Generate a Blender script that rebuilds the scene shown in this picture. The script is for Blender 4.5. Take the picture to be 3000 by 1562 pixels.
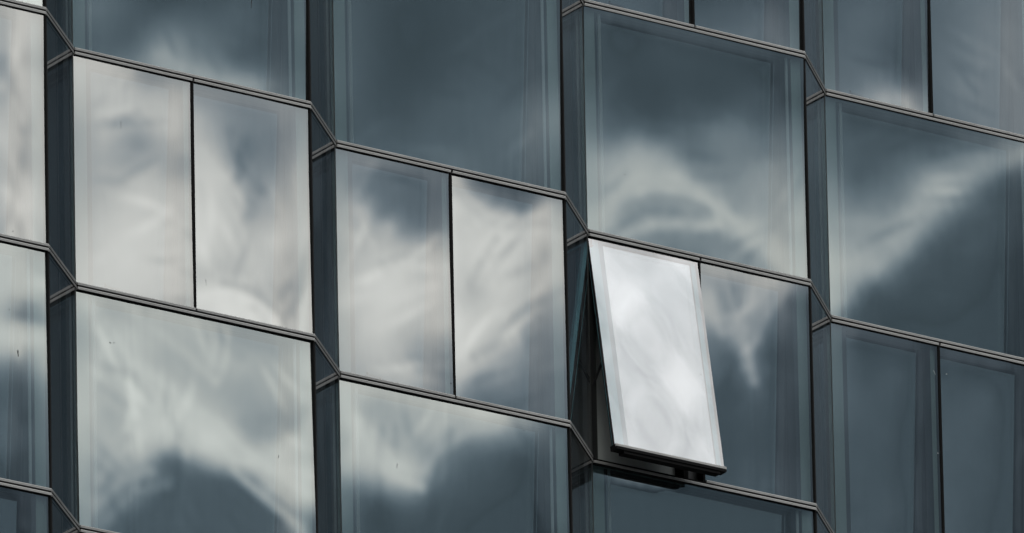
import bpy, math, random, json
import numpy as np
from mathutils import Matrix, Vector
random.seed(7); R = math.radians
for o in list(bpy.data.objects): bpy.data.objects.remove(o)
sc = bpy.context.scene
col = sc.collection

# ------------------------------------------------------------------ camera
ZOFF = 37.55                               # height of the upper rail level above the street
cam = bpy.data.cameras.new('camera'); co = bpy.data.objects.new('camera', cam); col.objects.link(co)
YAW, PIT, ROL = 0.7120725741, 0.2874560604, -0.0197489350
fwd = Vector((math.sin(YAW)*math.cos(PIT), math.cos(YAW)*math.cos(PIT), math.sin(PIT)))
rt = Vector((math.cos(YAW), -math.sin(YAW), 0)); up = rt.cross(fwd)
r2 = rt*math.cos(ROL) + up*math.sin(ROL); u2 = -rt*math.sin(ROL) + up*math.cos(ROL)
m = Matrix((r2, u2, -fwd)).transposed().to_4x4()
m.translation = Vector((-66.41956369, -84.41081807, -35.84662783 + ZOFF))
co.matrix_world = m
cam.sensor_fit = 'HORIZONTAL'; cam.sensor_width = 36.0
cam.lens = 47663.8605 * 36.0 / 3000.0      # long telephoto, from the pavement across the street
cam.clip_start = 1.0; cam.clip_end = 6000.0
sc.camera = co

# ------------------------------------------------------------------ sky: broken cloud, a bright bank above a dark one
SUN_EL, SUN_AZ = R(55), R(-122)             # azimuth counter-clockwise from +X
S = Vector((math.cos(SUN_EL)*math.cos(SUN_AZ), math.cos(SUN_EL)*math.sin(SUN_AZ), math.sin(SUN_EL)))
w = bpy.data.worlds.new('World'); sc.world = w; w.use_nodes = True
nt = w.node_tree; nt.nodes.clear(); N = nt.nodes; Lk = nt.links.new
def node(t, **kw):
    n = N.new(t)
    for k, v in kw.items(): setattr(n, k, v)
    return n
def mth(op, a, b=None, c=None, clamp=False):
    n = node('ShaderNodeMath', operation=op, use_clamp=clamp)
    for i, v in enumerate((a, b, c)):
        if v is None: continue
        if isinstance(v, (int, float)): n.inputs[i].default_value = v
        else: Lk(v, n.inputs[i])
    return n.outputs[0]
tc = node('ShaderNodeTexCoord')
sep = node('ShaderNodeSeparateXYZ'); Lk(tc.outputs['Generated'], sep.inputs[0])
el = mth('MULTIPLY', mth('ARCSINE', sep.outputs[2]), 180/math.pi)
az = mth('MULTIPLY', mth('ARCTAN2', sep.outputs[1], sep.outputs[0]), 180/math.pi)
nz = node('ShaderNodeTexNoise'); nz.inputs['Scale'].default_value = 22; nz.inputs['Detail'].default_value = 5; nz.inputs['Roughness'].default_value = .55
Lk(tc.outputs['Generated'], nz.inputs['Vector'])
nb = node('ShaderNodeTexNoise'); nb.inputs['Scale'].default_value = 5.5; nb.inputs['Detail'].default_value = 6; nb.inputs['Roughness'].default_value = .55
nb.inputs['Distortion'].default_value = .6
Lk(tc.outputs['Generated'], nb.inputs['Vector'])
e = mth('SUBTRACT', el, 16.47)
rise = mth('MINIMUM', mth('MULTIPLY', mth('MAXIMUM', mth('ADD', az, 37.5), 0.0), 2.6), 60.0)       # the bank's edge climbs to one side
e = mth('SUBTRACT', e, rise)
e = mth('ADD', e, mth('MULTIPLY', mth('SUBTRACT', nz.outputs['Fac'], .5), .34))
far = mth('SMOOTH_MIN', mth('DIVIDE', mth('ABSOLUTE', e), 12.0), 1.0, .2)
e = mth('ADD', e, mth('MULTIPLY', mth('MULTIPLY', mth('SUBTRACT', nb.outputs['Fac'], .5), 26.0), mth('POWER', far, 1.6)))
def lin(g): g /= 255.0; return g/12.92 if g <= .04045 else ((g+.055)/1.055)**2.4
REFL, BASE = .275, .024
ramp = node('ShaderNodeValToRGB'); cr = ramp.color_ramp
LO, HI = -30.0, 26.0
stops = []
for ee, g in [(-26, 52), (-16, 88), (-8, 94), (-4, 100), (-1.6, 98), (-1.2, 68), (-.8, 50), (-.5, 80), (-.2, 110), (.1, 140), (.4, 170), (.6, 190), (.8, 208), (3.5, 210), (9, 198), (16, 188), (26, 198)]:
    L = max((lin(g)-BASE)/REFL, .055); t = min(max((g-60)/115.0, 0), 1)
    a, b = (.68, 1.0, 1.30), (1.0, 1.0, .955)
    if ee > 3: b = (1.0, .99, .995)
    stops.append(((ee-LO)/(HI-LO), tuple(L*(a[i]*(1-t)+b[i]*t) for i in range(3))))
while len(cr.elements) < len(stops): cr.elements.new(.5)
for el_, (pos, c) in zip(cr.elements, stops): el_.position = pos; el_.color = (*c, 1)
Lk(mth('DIVIDE', mth('SUBTRACT', e, LO), HI-LO, clamp=True), ramp.inputs[0])
sky = node('ShaderNodeTexSky', sky_type='NISHITA', sun_disc=False, sun_elevation=SUN_EL, sun_rotation=math.atan2(S.x, S.y))
sky.air_density = 1.4; sky.dust_density = 2.0
sc10 = node('ShaderNodeVectorMath', operation='SCALE'); Lk(ramp.outputs[0], sc10.inputs[0]); sc10.inputs['Scale'].default_value = 10.0
mixs = node('ShaderNodeMix', data_type='RGBA'); mixs.inputs[0].default_value = .04     # the clouds cover nearly all the blue
nc = node('ShaderNodeTexNoise'); nc.inputs['Scale'].default_value = 45; nc.inputs['Detail'].default_value = 4; nc.inputs['Roughness'].default_value = .5
Lk(tc.outputs['Generated'], nc.inputs['Vector'])
thick = mth('MULTIPLY', mth('MULTIPLY', mth('SUBTRACT', nc.outputs['Fac'], .5), 1.45), far)      # thinner and thicker cloud away from the edge
gv = node('ShaderNodeVectorMath', operation='SCALE'); Lk(sc10.outputs[0], gv.inputs[0]); Lk(mth('ADD', thick, 1.0), gv.inputs['Scale'])
Lk(gv.outputs[0], mixs.inputs['A']); Lk(sky.outputs[0], mixs.inputs['B'])
bg = node('ShaderNodeBackground'); bg.inputs['Strength'].default_value = .1
Lk(mixs.outputs['Result'], bg.inputs['Color'])
wo = node('ShaderNodeOutputWorld'); Lk(bg.outputs[0], wo.inputs[0])

sl = bpy.data.lights.new('sun', 'SUN'); sl.energy = .9; sl.angle = R(14); sl.color = (1, .96, .9)
so = bpy.data.objects.new('sun', sl); col.objects.link(so)
so.rotation_euler = S.to_track_quat('Z', 'Y').to_euler(); so.location = (0, -20, 80)

vs = sc.view_settings
vs.view_transform = 'Standard'; vs.look = 'None'; vs.exposure = 0; vs.gamma = 1; vs.use_curve_mapping = False
sc.render.engine = 'CYCLES'
sc.cycles.max_bounces = 10; sc.cycles.glossy_bounces = 6; sc.cycles.transparent_max_bounces = 12

# ------------------------------------------------------------------ materials
def mat(name):
    m = bpy.data.materials.new(name); m.use_nodes = True; m.node_tree.nodes.clear()
    n = m.node_tree.nodes; l = m.node_tree.links.new
    return m, n, l, n.new('ShaderNodeOutputMaterial')
def coated_glass(name, tint, refl, body=None, trans=(.66, .72, .74), r0=.29):
    """Coated facade glass: mirror coat by facing angle over a tinted see-through (or an opaque dark) body."""
    m, n, l, out = mat(name)
    lw = n.new('ShaderNodeLayerWeight'); lw.inputs['Blend'].default_value = .5
    pw = n.new('ShaderNodeMath'); pw.operation = 'POWER'; pw.inputs[1].default_value = 5; l(lw.outputs['Facing'], pw.inputs[0])
    mr = n.new('ShaderNodeMapRange'); mr.inputs['To Min'].default_value = r0; mr.inputs['To Max'].default_value = 1.0
    l(pw.outputs[0], mr.inputs['Value'])
    gl = n.new('ShaderNodeBsdfGlossy'); gl.inputs['Roughness'].default_value = 0.0; gl.inputs['Color'].default_value = (*refl, 1)
    if body is None:
        b = n.new('ShaderNodeBsdfTransparent'); b.inputs['Color'].default_value = (*trans, 1)
        # thin film of dust and rain streaks on the outer face
        d = n.new('ShaderNodeBsdfDiffuse'); d.inputs['Color'].default_value = (.42, .44, .43, 1)
        tcn = n.new('ShaderNodeTexCoord'); mp = n.new('ShaderNodeMapping'); mp.inputs['Scale'].default_value = (14, 14, .8)
        l(tcn.outputs['Object'], mp.inputs[0])
        ns = n.new('ShaderNodeTexNoise'); ns.inputs['Scale'].default_value = 1.6; ns.inputs['Detail'].default_value = 4; l(mp.outputs[0], ns.inputs['Vector'])
        rm = n.new('ShaderNodeMapRange'); rm.inputs['From Min'].default_value = .42; rm.inputs['From Max'].default_value = .8
        rm.inputs['To Min'].default_value = .011; rm.inputs['To Max'].default_value = .016; l(ns.outputs['Fac'], rm.inputs['Value'])
        mb = n.new('ShaderNodeMixShader'); l(rm.outputs[0], mb.inputs[0]); l(b.outputs[0], mb.inputs[1]); l(d.outputs[0], mb.inputs[2]); b = mb
    else:
        b = n.new('ShaderNodeBsdfDiffuse'); b.inputs['Color'].default_value = (*body, 1)
    mx = n.new('ShaderNodeMixShader'); l(mr.outputs[0], mx.inputs[0]); l(b.outputs[0], mx.inputs[1]); l(gl.outputs[0], mx.inputs[2])
    l(mx.outputs[0], out.inputs[0]); return m
def clear_back():
    m, n, l, out = mat('glass_back'); b = n.new('ShaderNodeBsdfTransparent'); l(b.outputs[0], out.inputs[0]); return m
def solid(name, c, rough=.6, metal=0.0, var=.0, scale=(3, 3, 3), spec=.4):
    m, n, l, out = mat(name); p = n.new('ShaderNodeBsdfPrincipled')
    p.inputs['Base Color'].default_value = (*c, 1); p.inputs['Roughness'].default_value = rough; p.inputs['Metallic'].default_value = metal
    p.inputs['Specular IOR Level'].default_value = spec
    if var:
        tcn = n.new('ShaderNodeTexCoord'); mp = n.new('ShaderNodeMapping'); mp.inputs['Scale'].default_value = scale
        l(tcn.outputs['Object'], mp.inputs[0])
        ns = n.new('ShaderNodeTexNoise'); ns.inputs['Scale'].default_value = 2; ns.inputs['Detail'].default_value = 5; l(mp.outputs[0], ns.inputs['Vector'])
        r = n.new('ShaderNodeValToRGB'); r.color_ramp.elements[0].position = .3; r.color_ramp.elements[1].position = .7
        r.color_ramp.elements[0].color = (*[x*(1-var) for x in c], 1); r.color_ramp.elements[1].color = (*[min(x*(1+var), 1) for x in c], 1)
        l(ns.outputs['Fac'], r.inputs[0]); l(r.outputs[0], p.inputs['Base Color'])
    l(p.outputs[0], out.inputs[0]); return m
M = dict(
    fixed=coated_glass('coated_glass_green', None, (.955, 1.0, .985)),
    sash=coated_glass('coated_glass_neutral', None, (.99, .99, .98)),
    side=coated_glass('coated_glass_side', None, (1.0, .975, .965)),
    inner=coated_glass('inner_glass', None, (1.0, 1.0, .93), body=(.012, .016, .020), r0=.30),
    sash_inner=coated_glass('sash_inner_glass', None, (.98, 1.0, .95), body=(.012, .016, .020), r0=.34),
    open_inner=coated_glass('open_inner_glass', None, (1.0, .98, .985), body=(.012, .016, .020), r0=.46),
    side_inner=coated_glass('side_inner_glass', None, (.9, 1.0, 1.0), body=(.014, .016, .018), r0=.10),
    back=clear_back(),
    edge=solid('spacer_black', (.006, .006, .007), .5),
    alu=solid('anodised_aluminium', (.30, .30, .288), .36, .35, .10, (1.5, 20, 20)),
    dark=solid('black_aluminium', (.010, .011, .011), .45),
    gask=solid('black_rubber', (.004, .004, .004), .8, spec=.1),
    post=solid('dark_grey_post', (.018, .021, .019), .4, .0, .12, (8, 8, .6)),
    frit=solid('grey_green_frit', (.145, .200, .188), .6, 0, .06, (6, 6, .7)),
    reflection_band=solid('grey_reflection_band', (.075, .08, .085), .6, 0, .1, (20, 20, .3)),  # grey standing in for tonal bands mirrored in the side glass
    film=solid('blue_green_spacer', (.15, .36, .40), .6, 0, .06, (6, 6, .7)),
    deep_film=solid('deep_blue_spacer', (.05, .15, .18), .6),
    bead=solid('pale_bead', (.20, .24, .24), .5),
    jamb=solid('dark_lining', (.016, .026, .033), .6, 0, .15, (14, 14, .4)),
    room=solid('grey_inner_panel', (.40, .43, .41), .5, 0, .08, (5, 5, .6)),
    core=solid('dark_core_wall', (.03, .03, .032), .8, 0, .2),
    dirt=solid('dried_dirt', (.02, .02, .022), .8),
    pale=solid('pale_droppings', (.5, .52, .5), .8),
    ground=solid('street_asphalt', (.05, .05, .052), .85, 0, .25, (.6, .6, .6)),
)

# ------------------------------------------------------------------ mesh helpers
class MB:
    def __init__(s): s.v = []; s.f = []
    def box(s, x0, x1, y0, y1, z0, z1):
        b = len(s.v)
        s.v += [(x, y, z) for z in (z0, z1) for y in (y0, y1) for x in (x0, x1)]
        for q in ((0, 2, 3, 1), (4, 5, 7, 6), (0, 1, 5, 4), (2, 6, 7, 3), (0, 4, 6, 2), (1, 3, 7, 5)): s.f.append(tuple(b+i for i in q))
        return s
    def prism(s, x0, x1, prof):                      # closed (y, z) outline swept along x
        b = len(s.v); n = len(prof)
        s.v += [(x0, y, z) for y, z in prof] + [(x1, y, z) for y, z in prof]
        s.f.append(tuple(b+i for i in range(n))); s.f.append(tuple(b+n+i for i in reversed(range(n))))
        for i in range(n):
            j = (i+1) % n; s.f.append((b+i, b+n+i, b+n+j, b+j))
        return s
    def bar(s, a, c, r):                             # square bar between two points
        a, c = Vector(a), Vector(c); d = (c-a).normalized(); p = d.cross(Vector((.3, .1, 1))).normalized()*r; q = d.cross(p).normalized()*r
        b = len(s.v)
        for e in (a, c): s.v += [tuple(e+p+q), tuple(e+p-q), tuple(e-p-q), tuple(e-p+q)]
        for t in ((0, 1, 2, 3), (7, 6, 5, 4), (0, 4, 5, 1), (1, 5, 6, 2), (2, 6, 7, 3), (3, 7, 4, 0)): s.f.append(tuple(b+i for i in t))
        return s
    def mesh(s, name, mt):
        me = bpy.data.meshes.new(name); me.from_pydata(s.v, [], s.f); me.materials.append(mt); me.update()
        import bmesh
        b = bmesh.new(); b.from_mesh(me); bmesh.ops.recalc_face_normals(b, faces=b.faces); b.to_mesh(me); b.free()
        return me
cache = {}
def part(name, key, make, mt, parent, loc=(0, 0, 0), rot=0):
    if key not in cache: cache[key] = make(MB()).mesh(name, mt)
    o = bpy.data.objects.new(name, cache[key]); col.objects.link(o)
    o.parent = parent; o.location = loc
    if rot: o.rotation_euler = (0, 0, rot)
    return o

# cloud reflections put into the pane shapes, fitted pane by pane: slope of each face (1e-5) on a grid of about 4 cm, rows from bottom to top
# every row holds the first value and then the step to the next grid point, in units of 1e-4
BOW_ROWS = {
'1,0,S': [
[141,-1,-2,-1,-1,-2,-1,0,-1,-1,-3,-2,-4,-7,-5,-5,-7,-8,-8,-2,-7,-5,-7,-2,0,-1,-3,-2,0,9,-3,-6,2,-2,1,0,2,1,-7,-2,-1,3,1,5,2,3,3,10,4,5,5,2,2,4,1,0,-1,-1,-1],
[144,-1,-2,-1,-1,-2,0,0,-1,0,-2,-2,-1,-6,-4,-4,-8,-10,-9,-6,-7,-6,-5,-2,-1,-1,-3,-4,5,8,-6,-2,3,-1,-1,5,3,-3,-5,-2,-2,3,0,-2,2,-1,8,10,6,9,8,2,0,1,2,-1,-1,-1,-2],
[146,-1,-1,-2,-1,0,-1,1,-2,1,-1,0,1,-5,-4,-7,-5,-10,-13,-9,-10,-7,-2,-3,-1,2,1,-6,5,8,-2,-2,5,-2,4,6,4,-3,-5,1,-2,-2,1,-2,-4,2,10,3,-2,6,5,3,7,7,2,-2,-2,-2,-2],
[148,-1,-2,-1,-2,0,1,1,-2,1,0,1,2,-3,-6,-6,-3,-9,-12,-11,-13,-8,-4,-3,2,11,2,-4,4,5,2,0,-4,3,6,4,1,-4,1,3,1,-1,1,-2,-3,-1,9,-1,-6,8,3,0,3,2,1,2,1,-1,-3],
[150,-2,-2,-2,-1,-1,1,0,0,1,2,2,2,-2,-4,-5,-4,-7,-11,-11,-8,-8,-6,-7,11,10,-8,-4,6,4,6,0,-2,3,7,-2,-4,3,2,3,4,2,1,0,0,1,3,-3,-10,2,5,0,2,1,1,-1,-2,0,-1],
[151,-2,-3,-2,-1,-1,2,0,0,1,2,3,3,0,-3,-4,-4,-6,-8,-9,-8,-6,-9,-4,11,1,-10,0,6,6,6,-4,1,5,1,-3,1,4,7,2,4,3,-1,-1,1,0,2,-2,-12,3,0,0,2,2,0,-2,-3,-2,-2],
[152,-2,-3,-3,-2,0,2,1,1,0,2,1,5,1,-1,-4,-3,-5,-6,-6,-7,-8,-7,-1,8,-9,-4,1,3,9,5,-4,3,1,0,-1,3,3,5,5,1,4,1,0,-1,1,1,-1,-12,1,0,-4,4,2,-1,-1,-2,-2,-4],
[154,-3,-3,-4,-2,-2,2,3,2,1,1,1,4,2,0,-3,-2,-2,-5,-8,-2,-8,-6,1,-2,-8,-1,2,3,7,5,-4,-1,3,1,1,2,3,4,2,2,3,3,3,-1,1,0,1,-14,-1,1,-5,3,2,-1,-2,-1,-2,-3],
[156,-3,-4,-4,-5,-1,1,3,3,3,2,0,4,3,0,-1,0,-1,-4,-6,-5,-3,-3,-7,-5,-1,0,0,2,5,-1,-1,0,2,3,0,1,3,2,1,1,2,4,4,2,2,2,2,-15,-5,1,-4,3,0,-1,-1,-1,-2,-3],
[158,-3,-4,-4,-4,-3,0,2,3,3,2,1,4,3,1,0,2,1,-3,-6,-3,-4,-2,-7,-5,2,-1,0,0,2,-1,-1,1,1,1,2,-2,1,1,2,1,3,3,3,3,3,3,3,-14,-6,0,-3,3,0,-2,-2,-2,-2,-2],
[160,-3,-3,-4,-3,-2,-1,2,2,2,1,1,3,4,1,1,3,2,-1,-4,-2,-4,-4,-6,-2,-1,2,-2,-1,0,1,-1,-1,1,1,1,0,0,1,2,1,2,2,2,3,2,4,4,-14,-7,1,-4,2,0,-1,-3,-2,-2,-3],
[162,-3,-3,-4,-2,-2,0,1,2,1,2,1,3,3,2,1,3,3,1,-3,1,-3,-4,-4,-3,-2,-2,-1,-1,-1,1,-1,-2,0,2,1,-2,-1,0,3,0,1,3,1,2,1,4,6,-12,-7,1,-4,1,1,-2,-3,-2,-3,-3],
[164,-3,-3,-3,-3,-1,-1,1,2,1,2,2,2,4,2,2,4,2,2,-2,1,2,-4,-6,-2,-3,-2,-4,0,-1,0,0,-3,0,1,0,-2,-3,2,2,-1,0,2,1,1,1,4,7,-10,-7,2,-4,1,1,-2,-4,-3,-3,-3],
[166,-2,-4,-3,-3,-1,0,0,2,1,2,2,3,3,2,3,3,3,2,0,2,2,-1,-4,-4,-1,-3,-4,-3,0,1,-2,-2,-1,1,-1,-3,-3,0,2,-2,-1,2,2,2,1,3,7,-8,-8,0,-2,1,0,-2,-4,-4,-3,-3],
[168,-2,-3,-3,-3,-2,0,0,2,1,2,2,3,3,3,2,3,3,2,1,1,2,0,-2,-2,0,0,-4,-4,-1,1,-2,-4,-1,0,0,-4,-4,0,1,-3,-2,2,3,1,1,3,9,-9,-8,-1,-2,0,0,-2,-5,-3,-3,-3],
[171,-3,-3,-3,-3,-2,0,1,1,1,2,2,3,3,3,3,2,3,2,1,2,0,0,-1,-1,0,-1,-2,-3,0,1,-2,-2,-2,0,-1,-4,-3,-2,0,-4,-1,1,3,0,1,3,9,-7,-10,-2,-1,0,1,-3,-5,-5,-3,-2],
[173,-3,-3,-3,-3,-1,-1,1,1,1,2,3,2,3,3,3,2,3,2,1,2,0,0,-1,-1,-1,-1,-1,-2,-1,0,-1,-1,-1,0,0,-3,-2,-1,-2,-5,-1,1,1,-3,2,3,10,-4,-10,-4,-1,1,0,-3,-3,-5,-4,-5],
[175,-3,-2,-4,-2,-2,-1,1,1,1,2,3,2,3,3,3,2,3,2,1,2,0,0,-1,-1,-1,-1,-1,-2,0,-1,-1,-1,0,-1,-1,-1,-1,-1,-1,-4,-1,1,1,-4,1,3,9,-1,-12,-5,0,0,0,-2,-4,-4,-4,-3],
[177,-2,-3,-3,-3,-2,-1,1,1,1,2,3,2,3,3,3,2,3,2,1,2,0,0,-1,-1,-1,-1,-1,-1,-1,-1,-1,0,-1,-1,-1,-1,-1,-1,-1,-3,-1,0,2,-3,2,3,8,-3,-13,-6,1,1,0,-2,-4,-4,-3,-3],
[180,-3,-3,-3,-3,-2,0,0,1,1,2,3,2,3,3,3,2,3,2,1,2,0,0,-1,-1,-1,-1,-1,-1,-1,-1,-1,0,-1,-1,-1,-1,-1,-2,-1,-1,-2,0,1,-1,2,3,4,-2,-10,-4,-1,0,-1,-2,-3,-3,-3,-3],
[182,-3,-3,-3,-3,-2,0,0,1,2,1,3,2,3,3,3,2,3,2,1,2,0,0,-1,-1,-1,-1,-1,-1,-1,-1,-1,0,-1,-1,-1,-1,-1,-2,-1,-1,-1,-1,0,1,1,2,2,-2,-5,-4,-2,-1,-1,-2,-3,-2,-3,-3],
[184,-3,-3,-3,-3,-2,0,0,1,2,2,2,2,3,3,3,2,3,2,1,2,0,0,-1,-1,-1,-1,-1,-1,-1,-1,-1,0,-1,-1,-1,-1,-2,-1,-1,-1,-1,-1,0,1,1,1,1,-2,-2,-3,-2,-2,-2,-2,-3,-3,-2,-3],
[186,-3,-3,-3,-3,-2,0,0,1,2,2,2,3,2,3,3,2,3,2,1,2,0,0,-1,-1,-1,-1,-1,-1,-1,-1,-1,0,-1,-1,-1,-1,-2,-1,-1,-1,-1,-1,0,1,1,0,1,-1,-2,-2,-2,-2,-3,-2,-3,-3,-3,-2],
[188,-2,-3,-4,-3,-2,0,0,1,2,2,2,3,2,3,3,2,3,2,1,2,0,0,-1,-1,-1,-1,-1,-1,-1,-1,-1,0,-1,-1,-1,-2,-1,-1,-1,-1,-1,-1,0,1,0,1,0,-1,-1,-2,-2,-2,-3,-2,-3,-3,-3,-2],
[190,-2,-3,-3,-3,-2,-1,0,1,2,2,2,3,2,3,3,2,3,2,1,2,0,0,-1,-1,-1,-1,-1,-1,-1,-1,-1,0,-1,-1,-1,-2,-1,-1,-1,-1,-1,-1,0,0,1,1,0,-1,-1,-2,-2,-2,-2,-3,-3,-3,-3,-2],
[192,-2,-3,-3,-3,-2,-1,0,1,2,2,2,3,2,3,3,2,3,2,1,2,0,0,-1,-1,-1,-1,-1,-1,-1,-1,-1,0,-1,-1,-1,-2,-1,-1,-1,-1,-1,-1,0,0,1,0,0,0,-1,-2,-1,-3,-2,-3,-3,-3,-3,-2],
[194,-2,-3,-3,-3,-2,-1,0,1,2,2,2,3,2,3,3,2,3,2,1,2,0,0,-1,-1,-1,-1,-2,0,-1,-1,-1,0,-1,-1,-1,-2,-1,-1,-1,-1,-1,-1,0,0,0,1,0,-1,0,-1,-2,-2,-3,-3,-3,-3,-3,-2],
[196,-2,-3,-3,-3,-2,-1,0,1,2,2,2,3,2,3,3,2,3,2,1,2,0,0,-1,-1,-1,-1,-2,0,-1,-1,-1,0,-1,-1,-1,-2,-1,-1,-1,-1,-1,-1,0,0,0,0,1,-1,0,-1,-2,-2,-3,-3,-3,-3,-3,-2],
[198,-3,-3,-3,-3,-2,0,0,1,2,2,2,3,2,3,3,2,3,2,1,2,0,0,-1,-1,-1,-1,-2,0,-1,-1,-1,0,-1,-1,-1,-2,-1,-1,-1,-1,-1,-1,0,0,0,0,0,0,0,-1,-2,-2,-3,-3,-3,-3,-3,-2],
[200,-3,-3,-3,-3,-2,-1,1,1,1,2,3,3,2,3,3,2,3,2,1,2,0,0,-1,-1,-1,-1,-2,0,-1,-1,-1,0,-1,-1,-1,-2,-1,-1,-1,-1,-1,-1,0,0,0,0,0,0,0,-1,-2,-2,-3,-3,-3,-3,-3,-3],
[202,-3,-3,-3,-3,-2,-1,1,1,1,2,3,2,3,3,3,2,2,3,1,1,1,0,-1,-1,-1,-1,-2,0,-1,-1,-1,0,-1,-1,-1,-2,-1,-1,-1,-1,-1,-1,0,0,0,0,0,0,-1,0,-2,-2,-3,-3,-3,-3,-3,-3],
[204,-3,-3,-3,-3,-2,-1,1,0,2,2,3,2,3,3,3,2,2,2,1,1,1,0,0,-1,-1,-2,-1,0,-1,-1,-1,0,-1,-1,-1,-2,-1,-1,-1,-1,-1,-1,0,-1,1,0,0,0,-1,-1,-1,-2,-3,-3,-3,-3,-3,-3],
[206,-3,-3,-3,-3,-2,-1,1,0,2,2,3,2,3,3,2,3,2,1,2,1,0,0,-1,-1,0,-2,0,-1,-1,0,-1,0,-1,-1,-1,-2,-1,-1,-1,-1,-1,-1,0,-1,1,0,0,0,-1,-1,-1,-2,-3,-3,-3,-3,-3,-3],
[207,-3,-3,-3,-3,-1,-1,0,1,2,2,2,3,3,3,2,3,2,1,1,1,1,-1,0,-1,-1,-1,-1,-1,0,-1,0,-1,0,-1,-1,-2,-1,-1,-1,-1,-1,-1,0,-1,0,1,0,0,-1,-1,-1,-2,-3,-3,-3,-3,-3,-3],
[208,-3,-3,-3,-3,-2,0,0,2,1,3,2,3,3,3,2,3,2,1,1,1,1,-1,-1,-1,-1,-1,-1,0,-1,0,-1,0,-1,-1,-1,-1,-1,-1,-2,0,-1,-1,-1,0,0,0,0,0,0,-1,-1,-2,-3,-3,-3,-3,-3,-3],
[209,-3,-3,-3,-3,-2,-1,0,2,2,2,3,3,3,3,2,3,2,2,1,1,0,0,-1,-1,-1,-1,-1,0,-1,-1,0,0,-1,-1,-1,-1,-2,-1,-1,-2,0,-1,0,0,0,0,0,0,0,-1,-1,-2,-3,-3,-3,-3,-3,-3],
[211,-3,-3,-4,-3,-2,-1,0,1,2,2,2,3,3,3,3,3,2,2,2,1,1,-1,0,-1,-1,-1,-1,0,-1,-1,0,0,-1,-1,-1,-1,-2,-2,-1,-1,-2,0,-1,0,1,0,0,1,-1,0,-1,-2,-3,-3,-3,-3,-3,-3],
[212,-2,-3,-4,-3,-3,-1,0,1,1,2,2,3,3,2,3,3,2,3,1,2,0,0,0,-1,0,-1,0,-1,0,-1,0,-1,0,-1,-1,-1,-2,-2,-1,-2,-1,-1,-1,0,1,0,1,0,0,0,-1,-2,-3,-3,-3,-3,-3,-3],
[214,-2,-3,-4,-3,-3,-1,0,0,1,2,2,2,3,2,3,2,2,2,2,1,1,0,0,0,0,-1,0,0,0,-1,0,0,0,-1,-1,-2,-1,-2,-1,-2,-1,-1,-1,0,0,1,0,1,0,0,-1,-2,-3,-3,-3,-3,-3,-3],
[216,-2,-3,-4,-3,-3,-1,0,0,1,2,1,3,2,2,3,2,2,2,1,1,1,0,0,-1,0,-1,0,-1,0,0,1,0,0,0,-1,-1,-2,-1,-2,-1,-1,-1,-1,0,0,1,0,1,0,0,-1,-2,-3,-3,-3,-3,-3,-3],
[218,-2,-3,-4,-3,-3,-1,-1,1,1,1,2,2,3,2,2,2,2,2,1,1,1,0,-1,0,-1,-1,-1,0,0,0,0,0,0,0,-1,-1,-1,-1,-1,-1,-1,-1,0,0,0,0,1,0,1,-1,-1,-1,-3,-3,-3,-3,-3,-2],
[220,-2,-3,-4,-3,-3,-1,-1,1,1,1,2,2,2,3,2,2,2,2,1,1,0,0,0,-1,-1,-1,-1,0,-1,0,0,-1,0,0,-1,-1,-1,0,-1,-1,-1,0,-1,0,1,1,0,1,0,0,-1,-1,-3,-2,-3,-3,-3,-3],
[222,-2,-3,-4,-3,-3,-1,-1,1,1,1,2,2,2,3,2,2,2,1,2,1,0,0,0,-1,-1,-1,-1,-1,-1,0,-1,0,-1,0,-1,-1,-1,-1,-1,-1,0,-1,0,1,1,0,1,1,1,0,-1,-1,-2,-3,-2,-3,-3,-2],
[224,-2,-3,-4,-3,-3,-1,-1,1,1,1,2,2,2,3,2,2,2,1,2,1,0,0,-1,0,-1,-1,-1,-1,-1,0,-1,0,-1,-1,-1,-1,-1,-1,-1,-1,0,-1,0,1,1,1,1,1,1,1,-1,-1,-2,-2,-3,-3,-2,-3],
[226,-2,-3,-4,-3,-3,-1,-1,1,1,1,2,2,2,3,2,2,2,1,2,1,0,0,-1,0,-2,0,-1,-1,-1,0,-1,-1,0,-1,-1,-1,-1,-1,-2,0,-1,-1,0,1,1,2,1,1,1,1,0,-1,-2,-2,-3,-3,-3,-2],
[228,-2,-3,-4,-3,-3,-1,-1,1,1,1,2,2,2,3,2,2,2,1,2,0,1,0,-1,0,-2,0,-1,-1,-1,-1,0,-1,0,-1,-1,-1,-2,-1,-1,-1,0,-1,0,1,1,1,2,1,2,0,0,0,-2,-3,-2,-3,-3,-3],
[230,-2,-3,-4,-3,-3,-1,-1,1,1,1,2,2,2,2,3,2,2,1,2,0,1,0,-1,0,-2,0,-1,-1,-1,-1,0,-1,0,-1,-1,-1,-2,-1,-1,-1,-1,0,0,1,1,1,2,1,2,0,0,0,-2,-2,-3,-3,-3,-3]],
'1,1,L': [
[-71,-2,-2,-1,-2,-1,-2,0,-1,-3,0,0,0,3,-1,-2,3,2,-2,6,2,6,-1,-3,-1,1,2,0,-1,0],
[-68,-2,-2,-2,-2,-2,-1,0,-2,-3,-2,0,0,1,0,-1,3,1,-3,0,3,5,0,0,6,8,5,-1,-1,-5],
[-64,-3,-2,-3,-2,-1,-2,-1,-4,-3,0,0,0,0,0,-1,2,1,-2,1,2,1,-4,1,-1,3,8,4,4,1],
[-61,-3,-2,-3,-2,-2,-1,-2,-5,-3,0,0,0,-1,-1,1,1,1,-1,1,2,1,-6,2,-2,0,4,5,3,2],
[-58,-2,-3,-4,-3,-2,0,-1,-6,-3,-2,0,0,0,0,1,0,-1,-1,3,2,2,-6,3,-1,-1,4,3,2,2],
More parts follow.
